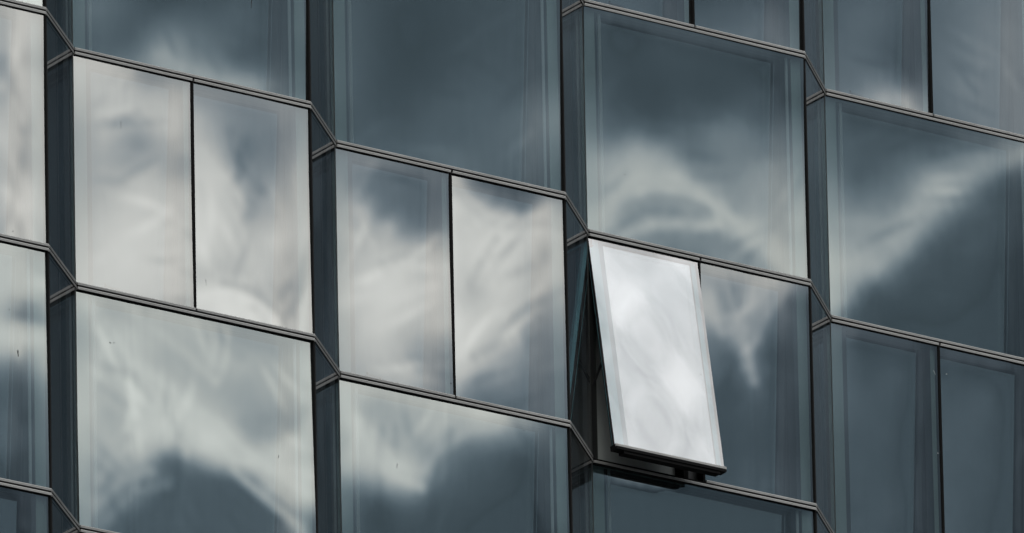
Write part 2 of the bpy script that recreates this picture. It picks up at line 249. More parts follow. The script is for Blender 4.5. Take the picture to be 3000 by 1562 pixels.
[-54,-3,-3,-4,-6,-3,-1,0,-3,-3,-2,-2,-1,1,0,2,0,-1,0,3,1,1,-6,3,-1,-2,5,4,2,2],
[-51,-2,-3,-4,-4,-5,-4,-1,-2,-2,-2,-2,-1,-1,1,1,0,-1,0,2,1,1,-6,2,-1,-1,9,4,5,5],
[-47,-3,-2,-3,-3,-4,-4,-4,-5,-3,-1,-2,-1,-1,0,3,3,0,3,-1,1,-1,-7,0,3,2,11,3,2,-1],
[-44,-2,-3,-3,-2,-2,-3,-5,-8,-4,-2,0,0,-1,-1,2,4,1,6,2,7,3,-5,-6,-4,-9,3,3,3,2],
[-40,-2,-3,-3,-3,-2,-3,-4,-8,-5,-2,0,-1,0,0,1,0,-1,1,-1,1,1,0,5,5,-5,2,-1,-1,2],
[-36,-3,-3,-3,-3,-3,-3,-4,-6,-3,-3,-1,-3,1,1,0,-1,0,1,0,0,-1,-3,0,-1,-2,9,4,-1,1],
[-32,-3,-3,-3,-3,-3,-4,-4,-4,-3,-3,-3,-5,1,0,2,-1,0,1,0,2,2,-2,-2,-2,-6,8,3,2,1],
[-28,-3,-3,-3,-3,-3,-4,-4,-4,-3,-2,-4,-5,-3,-6,4,1,4,0,-1,2,5,-1,-1,-1,-5,5,3,1,1],
[-24,-3,-2,-3,-3,-3,-3,-5,-4,-4,-2,-2,-2,-3,-9,-3,-5,5,7,2,-1,1,0,-1,3,-2,5,2,2,4],
[-20,-2,-3,-3,-2,-3,-4,-5,-4,-4,-3,-3,0,-1,-3,-4,-9,-9,4,8,7,4,-4,-7,2,2,6,8,7,4],
[-16,-2,-2,-3,-3,-3,-4,-4,-5,-4,-2,-4,-1,-1,-1,-1,-1,-8,-8,-5,7,13,6,-11,-1,3,5,10,2,0],
[-11,-3,-2,-2,-3,-3,-4,-4,-6,-4,-2,-3,-2,-1,-2,-1,1,0,-3,-9,-5,5,14,-3,-2,-2,0,1,5,1],
[-7,-2,-3,-2,-3,-3,-4,-4,-5,-4,-2,-3,-1,-2,-3,-1,1,0,-1,0,-6,-8,2,-3,7,0,3,4,2,1],
[-3,-2,-2,-3,-2,-2,-4,-4,-7,-6,-3,-5,1,-4,-4,-2,-1,-2,-3,1,-2,-3,-2,-9,12,8,5,2,1,1],
[0,-2,-1,-3,-2,-3,-3,-4,-6,-6,-4,-7,-3,-8,-4,-7,-2,-2,-2,4,5,4,5,-9,2,11,3,1,1,0],
[4,-2,-2,-1,-1,-5,-3,-6,-3,-4,-3,-3,-2,-8,-3,-2,-2,0,-2,4,3,1,3,-9,-2,6,0,0,2,1],
[7,-2,-1,-1,1,0,0,-5,-1,-3,-5,-5,-6,-7,-4,-1,-2,0,-2,1,2,-3,2,-5,-2,5,-3,0,2,2],
[10,-2,-1,-2,-1,-2,2,-3,4,-1,0,2,-7,-15,-14,0,-1,-1,0,1,1,-2,2,-6,-1,5,-4,0,2,2],
[13,-2,-2,-1,-2,-3,-4,-3,0,-2,-2,5,9,-6,-15,-10,0,1,-2,1,0,-1,3,-7,-2,6,-2,-1,2,2],
[16,-2,-2,-2,-1,-2,-3,-4,0,0,0,-2,2,7,5,-12,-14,-6,1,2,0,-1,5,-8,0,3,-1,-1,1,2],
[18,-2,-2,-2,-1,-1,-1,-2,-1,0,1,3,-2,-5,6,8,-1,-15,-11,-3,3,2,4,-6,1,2,0,0,0,0],
[20,-2,-2,-2,-2,-2,0,-1,1,-1,3,3,3,-3,-5,2,7,3,-10,-13,-4,6,5,-7,4,2,1,-1,-1,-2],
[23,-2,-3,-2,-3,-2,-2,-1,2,2,2,4,3,0,0,-4,-2,2,5,1,-12,-5,4,-6,4,2,3,0,-1,-2],
[25,-2,-3,-3,-3,-2,-3,-2,2,4,3,2,1,2,1,2,-2,-4,-3,7,1,-3,-5,-7,3,2,3,2,-1,-1],
[26,-2,-2,-3,-3,-3,-3,-4,2,3,6,5,3,2,4,5,-1,-5,-7,-4,0,1,-3,-8,3,2,5,1,0,-1],
[27,-2,-2,-3,-4,-5,-5,-4,0,7,6,7,5,4,6,7,0,-5,-8,-5,-4,-4,-2,-6,0,1,3,3,1,1],
[26,-1,-2,-1,-4,-5,-2,-8,-2,5,4,7,7,5,6,7,1,-3,-7,-5,-5,-5,-2,-7,0,-3,0,3,2,4],
[25,-1,-2,-2,-2,-1,2,-6,0,3,-2,-2,6,5,7,5,1,-4,-5,-3,-4,-4,-1,-10,0,1,0,3,0,3],
[23,-1,-1,-4,-4,-4,2,7,10,5,12,-10,-6,-6,-2,4,1,-2,-3,-1,-6,-6,0,-10,-1,3,6,5,3,3],
[21,-2,-1,1,-7,-8,-4,0,5,7,17,7,11,-5,0,-4,-5,-8,-8,-4,-6,-5,1,-7,-2,1,7,5,6,5],
[19,-1,-2,0,-1,-4,-8,-7,0,-3,7,10,19,4,-1,-8,-3,6,6,-4,-13,-9,-7,-5,-4,3,6,6,7,5],
[18,-1,-2,-1,1,3,-3,-9,-2,-2,-6,-2,4,3,12,7,0,-11,-2,1,-1,3,-1,-3,-10,0,6,5,6,5],
[16,0,-1,-1,-1,0,3,-1,-5,-2,0,-3,-1,-7,-1,11,9,-8,-3,0,-2,-1,-2,1,-8,5,6,4,4,5],
[15,-1,0,-1,-1,-2,1,5,0,-6,-2,0,2,-3,-3,2,3,-5,3,3,-2,-3,-1,0,-7,4,6,3,4,4],
[14,0,-1,-1,0,-1,-2,1,3,-2,-2,3,-1,-2,0,3,1,-2,1,0,-2,-2,-1,3,-8,4,5,3,3,2],
[14,-1,-1,0,0,0,0,-1,3,-2,-3,5,4,-4,-2,5,1,2,0,-3,-1,-2,-1,5,-9,4,3,2,1,2],
[13,-1,0,0,0,1,1,0,2,2,-3,1,4,3,-3,3,3,2,4,-3,-4,0,-1,1,-8,2,0,1,2,2],
[13,-1,0,0,0,1,1,1,1,4,2,-1,-3,8,5,5,3,1,4,-2,-5,-2,-1,-2,-7,3,0,-1,1,0],
[13,-1,0,0,-1,0,1,0,2,0,4,6,-5,-1,14,8,8,3,5,2,-5,-2,-3,-6,-6,2,1,-2,-2,-1],
[14,0,-1,0,-1,0,1,1,1,2,2,5,3,-2,9,13,10,5,4,0,0,-2,-3,-7,-5,0,0,-3,-3,-1],
[16,0,-1,0,0,0,1,2,1,3,2,4,3,3,1,9,12,5,6,1,0,-1,-1,-4,-3,-1,-1,-3,-2,-2]],
'1,1,R': [
[-108,0,1,-2,-4,-3,-4,-3,0,-1,2,2,-1,-6,-1,0,9,7,1,-19,-1,25,25,-11,4,3,-20,6,1,-2],
[-107,-1,1,0,-3,-3,-5,-3,-1,0,2,4,-1,-5,-2,7,7,4,-5,-17,2,33,28,-21,-2,7,-23,5,3,-2],
[-108,-3,0,0,0,-2,-3,-3,1,-1,1,1,2,3,4,6,-3,-5,-4,0,13,22,17,-14,-6,8,-24,-2,6,-2],
[-105,-7,-3,1,4,0,-2,-1,1,0,-2,-1,3,6,9,0,-12,-1,15,11,12,1,5,12,-8,-3,-24,-11,7,-1],
[-91,-5,-6,-6,-2,-5,-1,1,3,2,-1,-6,-1,-1,2,10,11,17,17,0,-9,-6,2,17,9,-13,-26,-10,6,0],
[-79,0,-4,-5,-4,-7,-4,-2,-5,1,2,0,5,7,13,17,8,-2,-5,-5,2,5,-2,1,13,-3,-28,-14,6,0],
[-71,0,-2,-5,0,-2,9,9,-4,4,0,-4,3,1,2,5,-1,-9,-4,2,6,12,-3,-10,6,13,-22,-26,4,2],
[-68,2,1,-3,-2,-4,2,6,-1,2,1,-8,0,1,3,3,0,-4,1,7,1,12,6,-10,-2,6,-7,-29,-5,7],
[-70,3,1,-3,1,0,-2,2,-2,4,7,-15,-4,2,2,4,0,0,5,8,-4,5,11,8,-7,1,1,-27,-18,8],
[-72,1,-2,-4,5,8,3,-1,2,2,10,-8,-12,0,0,-4,-1,2,5,6,-4,1,8,18,0,-5,1,-17,-24,4],
[-76,-2,-4,3,11,6,2,-2,2,1,7,4,-14,-5,1,-3,-4,3,4,4,-3,3,-1,9,10,-2,4,-10,-19,-3],
[-79,-4,-7,6,15,6,1,-1,4,2,2,11,-11,-12,1,0,-3,2,2,4,-2,3,0,0,9,4,5,-5,-19,-6],
[-83,-6,-5,9,16,3,1,0,5,3,-1,9,5,-20,-2,1,-1,1,0,4,0,0,2,3,3,1,8,1,-16,-7],
[-83,-5,-2,11,9,3,2,1,4,1,-3,4,17,-15,-8,2,-2,1,0,4,0,-2,4,6,0,-2,6,5,-13,-8],
[-80,-2,1,4,4,4,5,2,0,-2,3,4,12,-3,-12,2,-2,1,-2,3,-2,-2,7,6,2,-4,0,9,-9,-9],
[-78,-3,1,3,0,7,7,1,-5,-1,10,3,3,6,-9,0,-2,-2,-1,2,-4,-2,9,5,4,-2,-7,9,-4,-8],
[-74,-1,0,2,-3,8,6,-4,-7,6,14,3,-6,6,3,-5,-3,-2,-2,0,-6,-1,8,5,5,0,-7,2,3,-7],
[-72,1,1,-1,-7,9,6,-8,-1,12,12,0,-5,6,9,-7,-5,-4,-3,0,-8,-1,7,5,4,2,-6,-4,5,-3],
[-68,-1,1,0,-10,6,6,-4,7,10,6,-3,2,5,7,-4,-4,-3,-3,-2,-8,-2,4,3,3,2,-3,-5,4,0],
[-64,-1,1,-1,-11,5,8,2,6,7,1,0,12,7,1,-4,-4,-3,-3,-3,-8,-4,3,-1,2,2,-1,-6,0,3],
[-59,0,0,-2,-11,5,8,3,6,4,-1,0,19,15,-1,-8,-6,-2,-2,-4,-7,-6,2,-1,0,0,-1,-6,-2,5],
[-54,0,0,-3,-12,7,10,2,4,1,-1,4,19,24,1,-8,-10,-3,-3,-5,-9,-10,3,-1,0,0,-2,-4,-4,2],
[-49,0,1,-4,-10,7,8,2,1,1,4,5,6,20,13,-3,-9,-6,0,-4,-8,-11,0,-2,-2,0,-2,-3,-3,0],
[-45,-1,1,-3,-8,6,6,1,1,4,7,1,-1,23,18,0,-8,-8,0,-5,-11,-11,3,-2,-2,-2,-2,-3,-4,0],
[-42,1,1,-5,-7,6,3,0,4,6,2,-6,7,33,15,-5,-5,-8,-2,-5,-13,-13,6,1,-3,-3,-5,-1,-1,-2],
[-40,2,0,-6,-2,4,0,1,7,4,-3,-4,22,21,7,0,3,-4,-7,-9,-9,-8,5,-2,-4,-5,-6,-1,0,-3],
[-38,0,0,-4,1,1,0,2,6,4,5,5,20,12,6,4,8,3,-13,-20,-15,-2,6,-3,-4,-7,-8,1,0,-3],
[-35,-1,-2,-1,0,1,-1,1,5,9,18,15,3,4,12,5,5,1,-11,-21,-12,-1,5,-5,-5,-9,-9,5,-2,-3],
[-31,-1,-1,0,0,-1,-2,2,6,9,28,30,-5,-6,9,2,-2,-3,-11,-9,-6,-5,1,-4,-6,-11,-7,4,-2,-4],
[-28,0,0,0,0,-1,1,6,11,9,14,31,4,-2,0,-6,-1,-2,-7,-3,-7,-9,0,-5,-6,-12,-7,4,-2,-4],
[-23,0,-1,0,-1,1,5,9,13,12,13,27,9,-5,-13,-6,1,0,-5,-4,-2,-10,-4,-6,-7,-13,-5,3,-2,-4],
[-19,-1,0,0,3,3,6,10,13,13,12,25,6,-10,-7,-5,0,0,-4,-5,-1,-12,-3,-8,-7,-13,-5,2,-3,-4],
[-16,0,-1,2,7,5,6,9,14,12,12,21,3,-13,2,-3,-6,0,-2,-2,-3,-14,-3,-6,-8,-12,-8,2,-3,-4],
[-10,0,2,0,6,9,5,8,13,13,12,12,8,-8,3,-4,-9,0,-2,-3,-1,-14,-5,-6,-6,-12,-8,1,-4,-5],
[-6,2,4,3,6,7,6,6,10,14,7,2,14,1,-1,-2,-7,-1,-3,-3,0,-12,-6,-5,-7,-9,-10,-1,-4,-5],
[-2,2,4,6,7,6,5,8,9,11,5,-1,17,6,-5,-2,-4,-3,-4,-1,1,-12,-9,-5,-5,-7,-8,-5,-4,-4],
[4,2,4,7,5,6,6,7,11,10,2,-2,10,9,-1,-5,-3,-1,-2,-1,0,-11,-12,-3,-3,-6,-8,-5,-4,-5],
[9,2,4,6,6,5,7,7,11,10,3,-6,2,8,4,-3,-3,1,-1,-3,1,-9,-12,-1,-4,-5,-7,-6,-4,-5],
[16,0,3,7,7,5,7,4,8,7,3,-2,1,4,4,-1,-2,1,1,-2,1,-6,-13,-1,-3,-5,-6,-6,-5,-5],
[25,1,2,4,8,5,5,3,6,3,3,0,3,2,4,2,-3,-1,1,-2,2,-6,-13,0,-2,-5,-5,-5,-5,-4],
[36,1,2,3,4,4,3,1,8,3,2,1,2,1,3,1,-1,-1,0,-3,1,-6,-12,2,-2,-3,-5,-5,-4,-4],
[46,1,4,1,3,1,3,3,5,3,1,-1,2,2,2,1,-2,0,-1,-2,-1,-7,-12,2,1,-3,-4,-4,-4,-4],
[54,2,2,3,-1,1,4,1,4,3,0,0,3,0,1,1,-2,-1,1,-4,-2,-6,-11,0,0,-1,-3,-2,-3,-4],
[60,0,-1,1,0,0,2,0,2,3,-1,-1,3,-1,-1,3,-2,-1,0,-5,-3,0,-5,1,0,-2,-1,-2,-2,-3],
[66,0,-1,0,-1,1,0,-1,2,2,-1,-1,2,-1,-1,1,-1,-2,0,-5,-2,1,-4,0,0,-1,-1,-1,-2,-2],
[72,0,-1,1,-1,0,0,-1,1,0,0,-1,1,-1,-1,0,-1,-2,-1,-3,-2,-1,-2,-1,-1,-1,0,-1,-1,-2]],
'1,2,S': [
[-96,-6,-4,18,12,4,6,15,7,-5,5,5,1,0,-1,0,0,2,0,1,1,1,1,1,1,-1,0,0,0,0,-1,0,-1,-1,-1,0,0,0,-1,-1,-1,-1,-2,-2,-4,-5,-9,-11,-13,-15,-15,-12,-8,-4,-5,6,33,18,7],
[-100,-2,-6,17,14,-1,1,15,13,-1,6,7,2,-1,-3,-2,1,1,0,-1,2,1,1,1,1,-1,-1,1,2,0,0,0,-1,0,-1,0,0,0,1,-1,-2,-1,-2,-3,-3,-6,-7,-11,-14,-15,-14,-12,-9,-4,-6,6,33,18,8],
[-104,2,-4,11,11,4,0,2,13,12,6,10,2,-1,-1,-3,-1,1,1,-3,2,0,1,1,0,-2,0,2,2,1,0,0,0,0,0,1,0,0,0,-1,-1,-2,-1,-3,-3,-5,-7,-11,-13,-15,-14,-11,-10,-5,-6,5,33,19,7],
[-107,4,2,-5,9,14,8,-3,3,16,14,6,-2,2,4,-1,-3,-1,1,-2,1,-1,2,1,-4,-1,0,4,2,0,0,0,0,1,0,0,-1,1,0,0,-1,-1,-1,-2,-3,-4,-6,-10,-13,-13,-14,-11,-11,-6,-7,3,34,18,8],
[-110,7,1,-8,4,13,17,8,-7,13,10,4,4,0,6,2,-2,1,1,-3,0,0,2,1,-8,-2,3,5,2,-2,0,0,1,-1,0,-1,0,1,0,0,0,-1,-1,-2,-1,-3,-4,-9,-12,-13,-14,-11,-10,-9,-9,3,33,18,8],
[-110,4,0,-5,0,7,13,19,12,-5,-4,6,9,4,7,4,2,1,2,-3,-1,2,3,-1,-9,-2,6,5,-3,-2,1,2,-1,-1,0,-1,0,-1,1,2,-1,-1,-1,-2,-1,-2,-2,-8,-12,-12,-10,-9,-9,-13,-14,1,33,19,8],
[-110,5,2,-3,0,5,1,18,22,-7,-9,1,10,7,7,5,5,4,4,-1,-1,1,5,-2,-8,-2,6,1,-3,-1,2,1,-1,0,0,-2,-1,0,4,1,-2,-2,-3,-2,-1,-1,0,-5,-14,-10,-4,-2,-15,-19,-17,-1,33,19,8],
[-109,4,5,2,2,9,-3,5,10,5,-2,-4,3,4,12,3,6,8,5,3,0,0,4,0,-8,0,2,-2,-1,3,1,0,-1,0,0,-2,1,3,1,-3,-2,-2,-2,-2,0,-2,2,-4,-15,-10,-4,-7,-16,-20,-14,0,33,21,8],
[-108,4,5,4,-2,11,9,-8,-2,-1,12,9,-8,2,9,5,9,12,2,2,3,1,1,1,-5,-3,1,-1,3,2,-1,0,0,0,0,0,2,1,-4,-2,0,0,-1,-3,1,-2,1,-6,-14,-10,-5,-21,-18,-15,-10,6,34,21,9],
[-108,4,3,3,-3,0,15,8,-13,-6,9,13,3,-9,-4,8,6,16,10,6,10,5,-1,2,-7,-6,1,2,4,0,-1,0,0,0,0,0,0,0,-3,0,1,0,-2,-4,0,-2,1,3,-16,-10,-18,-39,-22,-7,10,21,24,18,8],
[-108,3,3,2,-2,-5,7,21,-2,-9,-7,8,12,0,-7,18,0,2,0,4,18,15,5,2,-5,-11,3,4,2,-1,-1,1,0,0,0,0,0,-1,0,0,0,-1,-2,-4,-1,-2,-1,-2,-16,-29,-29,-28,2,11,14,12,16,13,7],
[-108,2,3,3,2,-4,4,17,5,-11,-11,-1,5,8,1,21,9,-4,-4,2,7,3,6,14,10,-12,2,5,0,-1,-1,1,0,0,1,0,0,-1,1,0,-2,-3,-1,-2,0,-5,-8,-25,-36,-26,-6,10,16,6,1,2,11,10,8],
[-109,3,2,4,7,8,-2,-7,0,4,-1,-1,3,-2,-10,7,22,9,6,6,-2,2,8,10,15,-14,0,7,0,-1,0,0,-1,1,2,1,-2,-3,0,1,-3,2,4,-10,-11,-28,-29,-19,-4,6,8,-3,-7,-5,1,4,8,10,10],
[-110,2,2,4,9,3,-7,-11,9,9,-2,-6,1,3,-1,-5,7,2,8,25,18,6,-2,-1,16,-9,-1,5,0,-1,1,1,-2,3,1,0,-1,-3,0,2,1,-3,-11,-29,-28,-31,-2,17,8,-5,-12,-15,-4,0,-1,2,6,9,11],
[-111,1,2,5,1,1,2,1,2,-3,-8,-2,8,2,-1,-2,6,6,4,24,22,10,3,3,6,-9,-5,3,0,1,-1,3,-2,2,3,-1,-2,0,0,1,-7,-24,-36,-30,3,2,4,3,-7,-15,-6,-8,-2,-3,-1,-1,3,9,14],
[-113,1,1,2,3,6,8,0,-12,-8,-4,5,15,-6,-13,0,13,18,16,17,12,8,4,2,3,-6,-7,-3,2,3,-1,-2,2,0,0,4,-3,4,-6,-18,-38,-32,6,12,11,-9,-16,-12,-6,-9,-1,0,-6,-5,-3,-1,1,5,14],
[-113,0,1,2,5,8,1,-7,-11,-2,-3,1,10,-7,-10,-3,8,17,16,15,17,23,3,0,4,-3,-15,-2,4,-4,-7,-2,-3,-2,-2,6,-7,-7,-19,-22,-3,9,18,7,-17,-23,-11,-5,-3,-9,-3,-4,-4,-5,-2,1,3,5,9],
[-114,1,1,4,6,2,-6,-7,-3,0,1,-2,-1,-5,-9,-5,10,11,11,12,23,19,5,4,5,-7,-22,-3,4,-9,-2,-11,-3,-2,-3,6,-5,-13,-17,5,12,7,-3,-6,-11,-12,-4,-4,-3,-10,-5,-2,-3,-1,0,3,4,5,6],
[-114,1,3,4,4,-6,-6,-2,0,-1,0,5,-2,-10,-12,-7,13,9,2,11,12,10,7,11,6,-14,-28,2,6,-5,-1,-6,-7,0,-6,3,-3,-6,-6,6,1,-1,-4,-4,-4,-5,-3,-3,0,-8,-4,2,0,0,2,2,3,3,4],
[-115,2,2,6,-1,-4,-4,0,4,-3,-3,8,4,-14,-19,-9,11,7,2,7,2,-2,8,14,11,-16,-16,-8,10,-7,-4,-3,-3,-2,-1,0,-4,-3,-1,1,-3,-3,-2,4,0,-3,-3,-1,2,-8,-4,5,-1,3,0,-1,0,0,2],
[-114,2,2,1,-1,0,0,1,3,-2,-6,-1,3,-9,-19,-6,9,6,1,3,2,-2,-2,6,11,-9,-5,-4,-2,-2,-6,-3,-1,1,3,-3,-3,3,1,2,-1,-5,-2,0,-2,0,0,2,3,-11,-1,1,-2,2,-1,2,2,2,4],
[-114,1,3,1,0,1,1,2,3,-3,-4,-7,-7,-7,-10,-3,8,3,1,0,0,-2,-2,3,14,-3,-6,-7,-3,-1,-4,-6,0,0,1,-1,0,5,4,1,-3,-3,-3,3,-1,1,1,1,0,-13,3,4,1,1,0,1,2,1,2],
[-113,1,0,2,1,3,2,4,1,-3,-3,-2,-11,-11,-5,-2,6,-1,-1,0,-3,-1,-2,6,14,1,-10,-9,0,-3,-4,-6,0,0,0,1,2,5,4,-1,-2,1,1,7,-1,-2,0,-3,-2,-14,2,3,2,1,3,3,1,2,1],
[-111,0,1,0,2,2,5,5,2,-6,-3,-2,-12,-19,-3,4,8,-1,-2,-1,-3,-4,0,13,1,-4,-2,-7,0,-1,-4,-4,-2,2,1,2,1,1,2,3,2,9,5,7,-2,-6,-3,-5,-5,-12,1,-1,2,2,4,5,2,6,1],
[-109,0,1,0,1,2,4,4,0,-5,-3,1,-9,-27,-9,10,15,-1,-3,0,-4,-3,1,18,-10,-2,1,-9,-1,1,-2,-2,0,1,1,-1,-1,-1,6,8,7,12,7,3,-2,-7,-4,-3,-7,-14,-5,1,-3,-1,1,2,1,3,4],
[-106,0,0,1,1,2,1,1,-1,-3,2,4,-4,-35,-10,16,14,-5,-3,1,-1,2,-1,10,-19,-4,6,-3,0,0,0,-1,1,0,0,-3,2,4,8,9,6,10,7,4,-1,-4,-2,0,-9,-16,-10,-5,-12,-4,2,5,6,4,1],
[-104,1,0,1,1,1,-1,0,2,5,4,-2,-8,-34,-8,16,6,-3,-1,0,-2,8,1,0,-16,-4,6,2,0,-1,-1,0,0,0,2,-2,5,7,9,8,6,7,6,3,0,-2,-1,-1,-5,-13,-12,-12,-12,-4,4,5,2,1,0],
[-101,1,0,0,1,2,2,3,3,2,-3,-12,-9,-31,1,6,7,7,5,-2,-7,11,2,-10,-6,-4,-3,3,4,0,0,-2,5,3,3,0,5,6,5,7,7,6,3,0,0,0,-1,-3,-2,-8,-7,0,-8,-7,-5,-3,-2,-2,-2],
[-97,-1,0,0,0,6,6,-3,-4,-5,-4,-3,-9,-27,-2,8,14,12,1,-8,-7,14,6,-17,-3,-4,-11,0,12,4,1,1,3,5,3,1,3,4,4,3,6,7,2,2,1,2,2,-3,-6,-6,-6,3,-1,-5,-10,-8,-7,-5,-3],
[-94,0,-1,1,-2,0,-1,-4,0,0,-3,0,-14,-24,7,21,13,-3,-7,-5,-2,10,6,-19,0,1,-9,-9,14,10,4,1,2,4,1,-1,4,3,4,1,4,4,4,1,2,2,2,0,-4,-5,-3,-3,2,-3,-7,-11,-10,-8,-4],
[-89,-1,-1,-1,-6,-11,2,8,1,-2,-5,0,-18,-17,27,18,-3,-9,-5,0,0,4,5,-17,1,5,-1,-12,5,16,3,1,2,3,0,0,3,4,3,1,1,2,3,1,0,1,2,-1,-1,-3,-2,-4,0,1,-5,-8,-11,-11,-6],
[-84,-2,-2,-6,-7,-4,5,8,-2,-5,-7,7,-1,-17,24,2,-13,-4,-1,0,-4,-1,7,-9,4,4,5,-9,-6,15,5,0,4,2,1,0,1,4,3,1,0,2,2,1,-2,-1,0,0,-1,-2,-5,-6,2,2,-1,-4,-8,-11,-10],
[-79,-2,-5,-1,-4,-4,7,10,2,-7,-8,6,-1,-18,13,-3,-10,-4,-3,0,0,4,8,-5,2,3,4,-3,-11,9,7,1,4,1,-1,4,-1,2,2,0,1,1,1,1,-3,-1,0,-1,0,-8,-12,2,7,1,-3,-1,-2,-10,-11],
[-73,-2,-2,-2,-3,-8,3,5,-11,-13,3,10,0,-15,4,1,-1,-2,-2,3,3,4,4,-1,4,1,1,-1,-8,3,8,0,1,-6,-6,12,5,0,1,0,1,2,-1,0,-3,-2,1,0,-4,-16,-7,9,7,-3,-3,-2,-5,-4,-7],
[-68,-2,-2,-3,-5,-11,-1,-1,-17,0,13,7,-7,-15,4,5,4,-1,0,6,4,3,1,-1,1,-1,-1,1,0,0,4,-5,-4,-8,-6,10,14,2,0,0,2,1,0,-1,-3,-3,1,-1,-12,-14,4,8,0,-2,-4,-8,-2,0,-3],
[-63,-2,-2,-4,-8,-7,-2,-11,-15,14,10,-3,-10,-3,6,5,2,1,1,4,6,2,-2,-2,0,-1,-1,3,0,-6,-2,-6,-1,1,2,-2,10,5,0,0,1,2,2,-2,-3,-3,0,-7,-16,1,6,0,0,-5,-9,-1,2,-1,-4],
[-59,-1,-3,-3,-7,-6,-11,-21,-1,18,1,-7,-4,4,6,4,3,0,0,3,6,4,-3,-2,-1,1,-1,0,-4,-8,-3,0,2,0,7,-6,-1,10,0,-1,1,3,2,-2,-3,1,-2,-18,-6,12,1,-4,-9,-7,0,5,0,-3,-3],
[-56,-1,-3,-4,-5,-9,-19,-17,11,10,-3,-3,1,3,4,5,2,-1,0,3,6,4,-2,-2,0,0,-2,-6,-4,-3,1,3,-3,-8,4,1,-9,14,5,-3,1,1,3,0,-1,1,-10,-14,7,12,-8,-16,-10,4,10,3,0,-4,-3],
[-54,-1,-3,-5,-8,-15,-17,1,12,-3,-3,1,2,1,3,5,2,-3,0,4,6,3,-2,-2,-2,-4,-5,-3,1,4,3,-4,-5,-6,2,8,-14,9,8,-1,0,-1,2,3,-1,-3,-13,2,14,-2,-18,-11,6,10,0,-5,-5,-5,-3],
[-55,-1,-2,-6,-11,-17,-10,13,6,-7,-2,3,-1,-1,4,6,1,-2,0,4,5,1,-5,-6,-2,-2,0,3,4,3,-2,-10,-1,-3,-5,15,-10,-3,16,0,3,-2,-2,2,-1,-2,-6,7,-1,-9,-9,2,6,-1,-5,-5,-4,-4,-3],
[-57,0,-2,-6,-11,-14,2,7,0,-2,0,1,-3,-2,4,6,0,-2,0,3,2,-3,-7,-2,4,2,1,3,1,1,-6,-10,4,-1,-8,16,-5,-11,21,4,3,-1,-6,-2,-3,0,3,0,-8,-2,-2,-2,-2,-2,-3,-4,-4,-4,-3],
[-59,0,-3,-5,-11,-2,5,-2,-1,3,0,-2,-2,-1,4,4,-2,-3,-1,1,0,-3,-3,3,4,0,0,1,1,-1,-10,-7,12,0,-12,16,3,-10,16,0,2,-2,-4,0,0,-1,1,-3,-1,4,-7,-6,-6,-2,-3,-3,-4,-4,-3],
[-62,0,-4,-6,-6,1,6,0,1,3,-2,-2,-2,2,3,0,-5,-3,-2,1,3,0,-2,2,1,-2,-2,1,3,-3,-11,0,17,-5,-9,17,9,-13,9,-1,0,1,-1,1,-1,-1,-1,-1,0,1,-8,-6,-5,-4,-4,-2,-4,-4,-3],
[-64,-3,-4,-6,-4,4,9,7,4,-1,-2,-1,-3,-2,0,-2,-3,0,-1,3,4,-2,-4,-1,0,-1,0,1,0,-6,-6,9,11,-10,2,20,0,-20,12,6,0,1,-2,0,-1,-1,-1,0,0,-1,-11,-2,-5,-5,-3,-4,-3,-4,-4],
[-66,-3,-6,-5,0,4,6,7,2,-3,1,0,-5,-4,-1,0,3,1,-2,-1,2,-2,-4,0,-1,0,-1,0,-1,-6,-1,11,5,-11,11,20,-13,-16,21,5,-2,1,-2,-1,-1,-2,0,-2,0,0,-7,1,-3,-4,-4,-4,-4,-4,-4],
[-66,-2,-3,-5,0,4,6,4,2,-2,0,-2,-6,-1,1,2,4,0,-3,-2,1,-4,-1,-1,-2,0,0,-2,-1,-3,2,8,1,-5,12,9,-15,2,16,0,-1,1,-2,0,-1,-2,0,-2,-1,-1,-4,0,-3,-3,-3,-4,-4,-4,-3],
[-65,0,-1,-2,0,2,3,3,1,-2,-3,-3,0,3,4,1,0,-1,-2,-2,-1,-2,-2,-1,-1,-1,0,-1,-1,-3,5,4,-1,2,8,1,-6,6,8,1,0,1,-1,-1,-1,-1,-1,-2,-1,-3,-5,-2,-3,-1,0,-3,-4,-4,-3]],
'0,1,R': [
[-21,3,2,1,0,0,0,-1,0,0,0,-1,0,0,-1,0,0,0,-2,-12,-24,5,9,4,-7,-12,-1,9,12,-5],
[-23,3,3,0,0,1,0,0,0,0,0,0,0,0,0,0,0,0,2,-8,-28,-2,16,3,-13,-13,1,14,7,-7],
[-25,3,2,1,0,0,1,0,0,0,1,0,0,0,0,1,0,0,0,-6,-21,-7,22,-4,-18,-10,6,16,-2,-3],
[-27,4,1,1,0,0,0,1,0,0,0,1,0,0,0,1,-1,0,0,-2,-9,-10,11,-8,-16,-4,8,13,-6,0],
[-28,4,1,1,0,0,0,0,0,0,0,0,1,0,0,0,0,-1,-1,-2,-3,-6,-5,-8,-7,0,9,7,-6,2],
[-28,3,1,0,1,0,0,0,0,0,0,0,0,0,0,0,0,0,0,-4,-8,5,-17,-9,-1,5,8,4,-4,2],
[-23,1,0,-1,-1,0,0,0,0,0,0,0,0,0,0,1,0,0,1,-6,-12,10,-26,-8,4,6,8,4,-1,3],
[-16,3,-1,-1,-1,-2,-2,-1,-2,-1,0,-1,0,1,0,0,0,1,0,-9,-16,19,-21,-8,1,3,7,7,-1,3],
[-10,2,0,-1,-1,-1,-1,-1,-1,-2,-2,-1,-2,-1,-2,-1,0,-1,1,-11,-16,22,-9,-10,-1,2,5,5,1,2],
[-6,2,0,0,-1,-1,-1,-1,0,-2,0,-2,-1,-1,-2,-2,-2,-2,-3,-9,-11,24,-10,-12,-2,1,4,5,2,2],
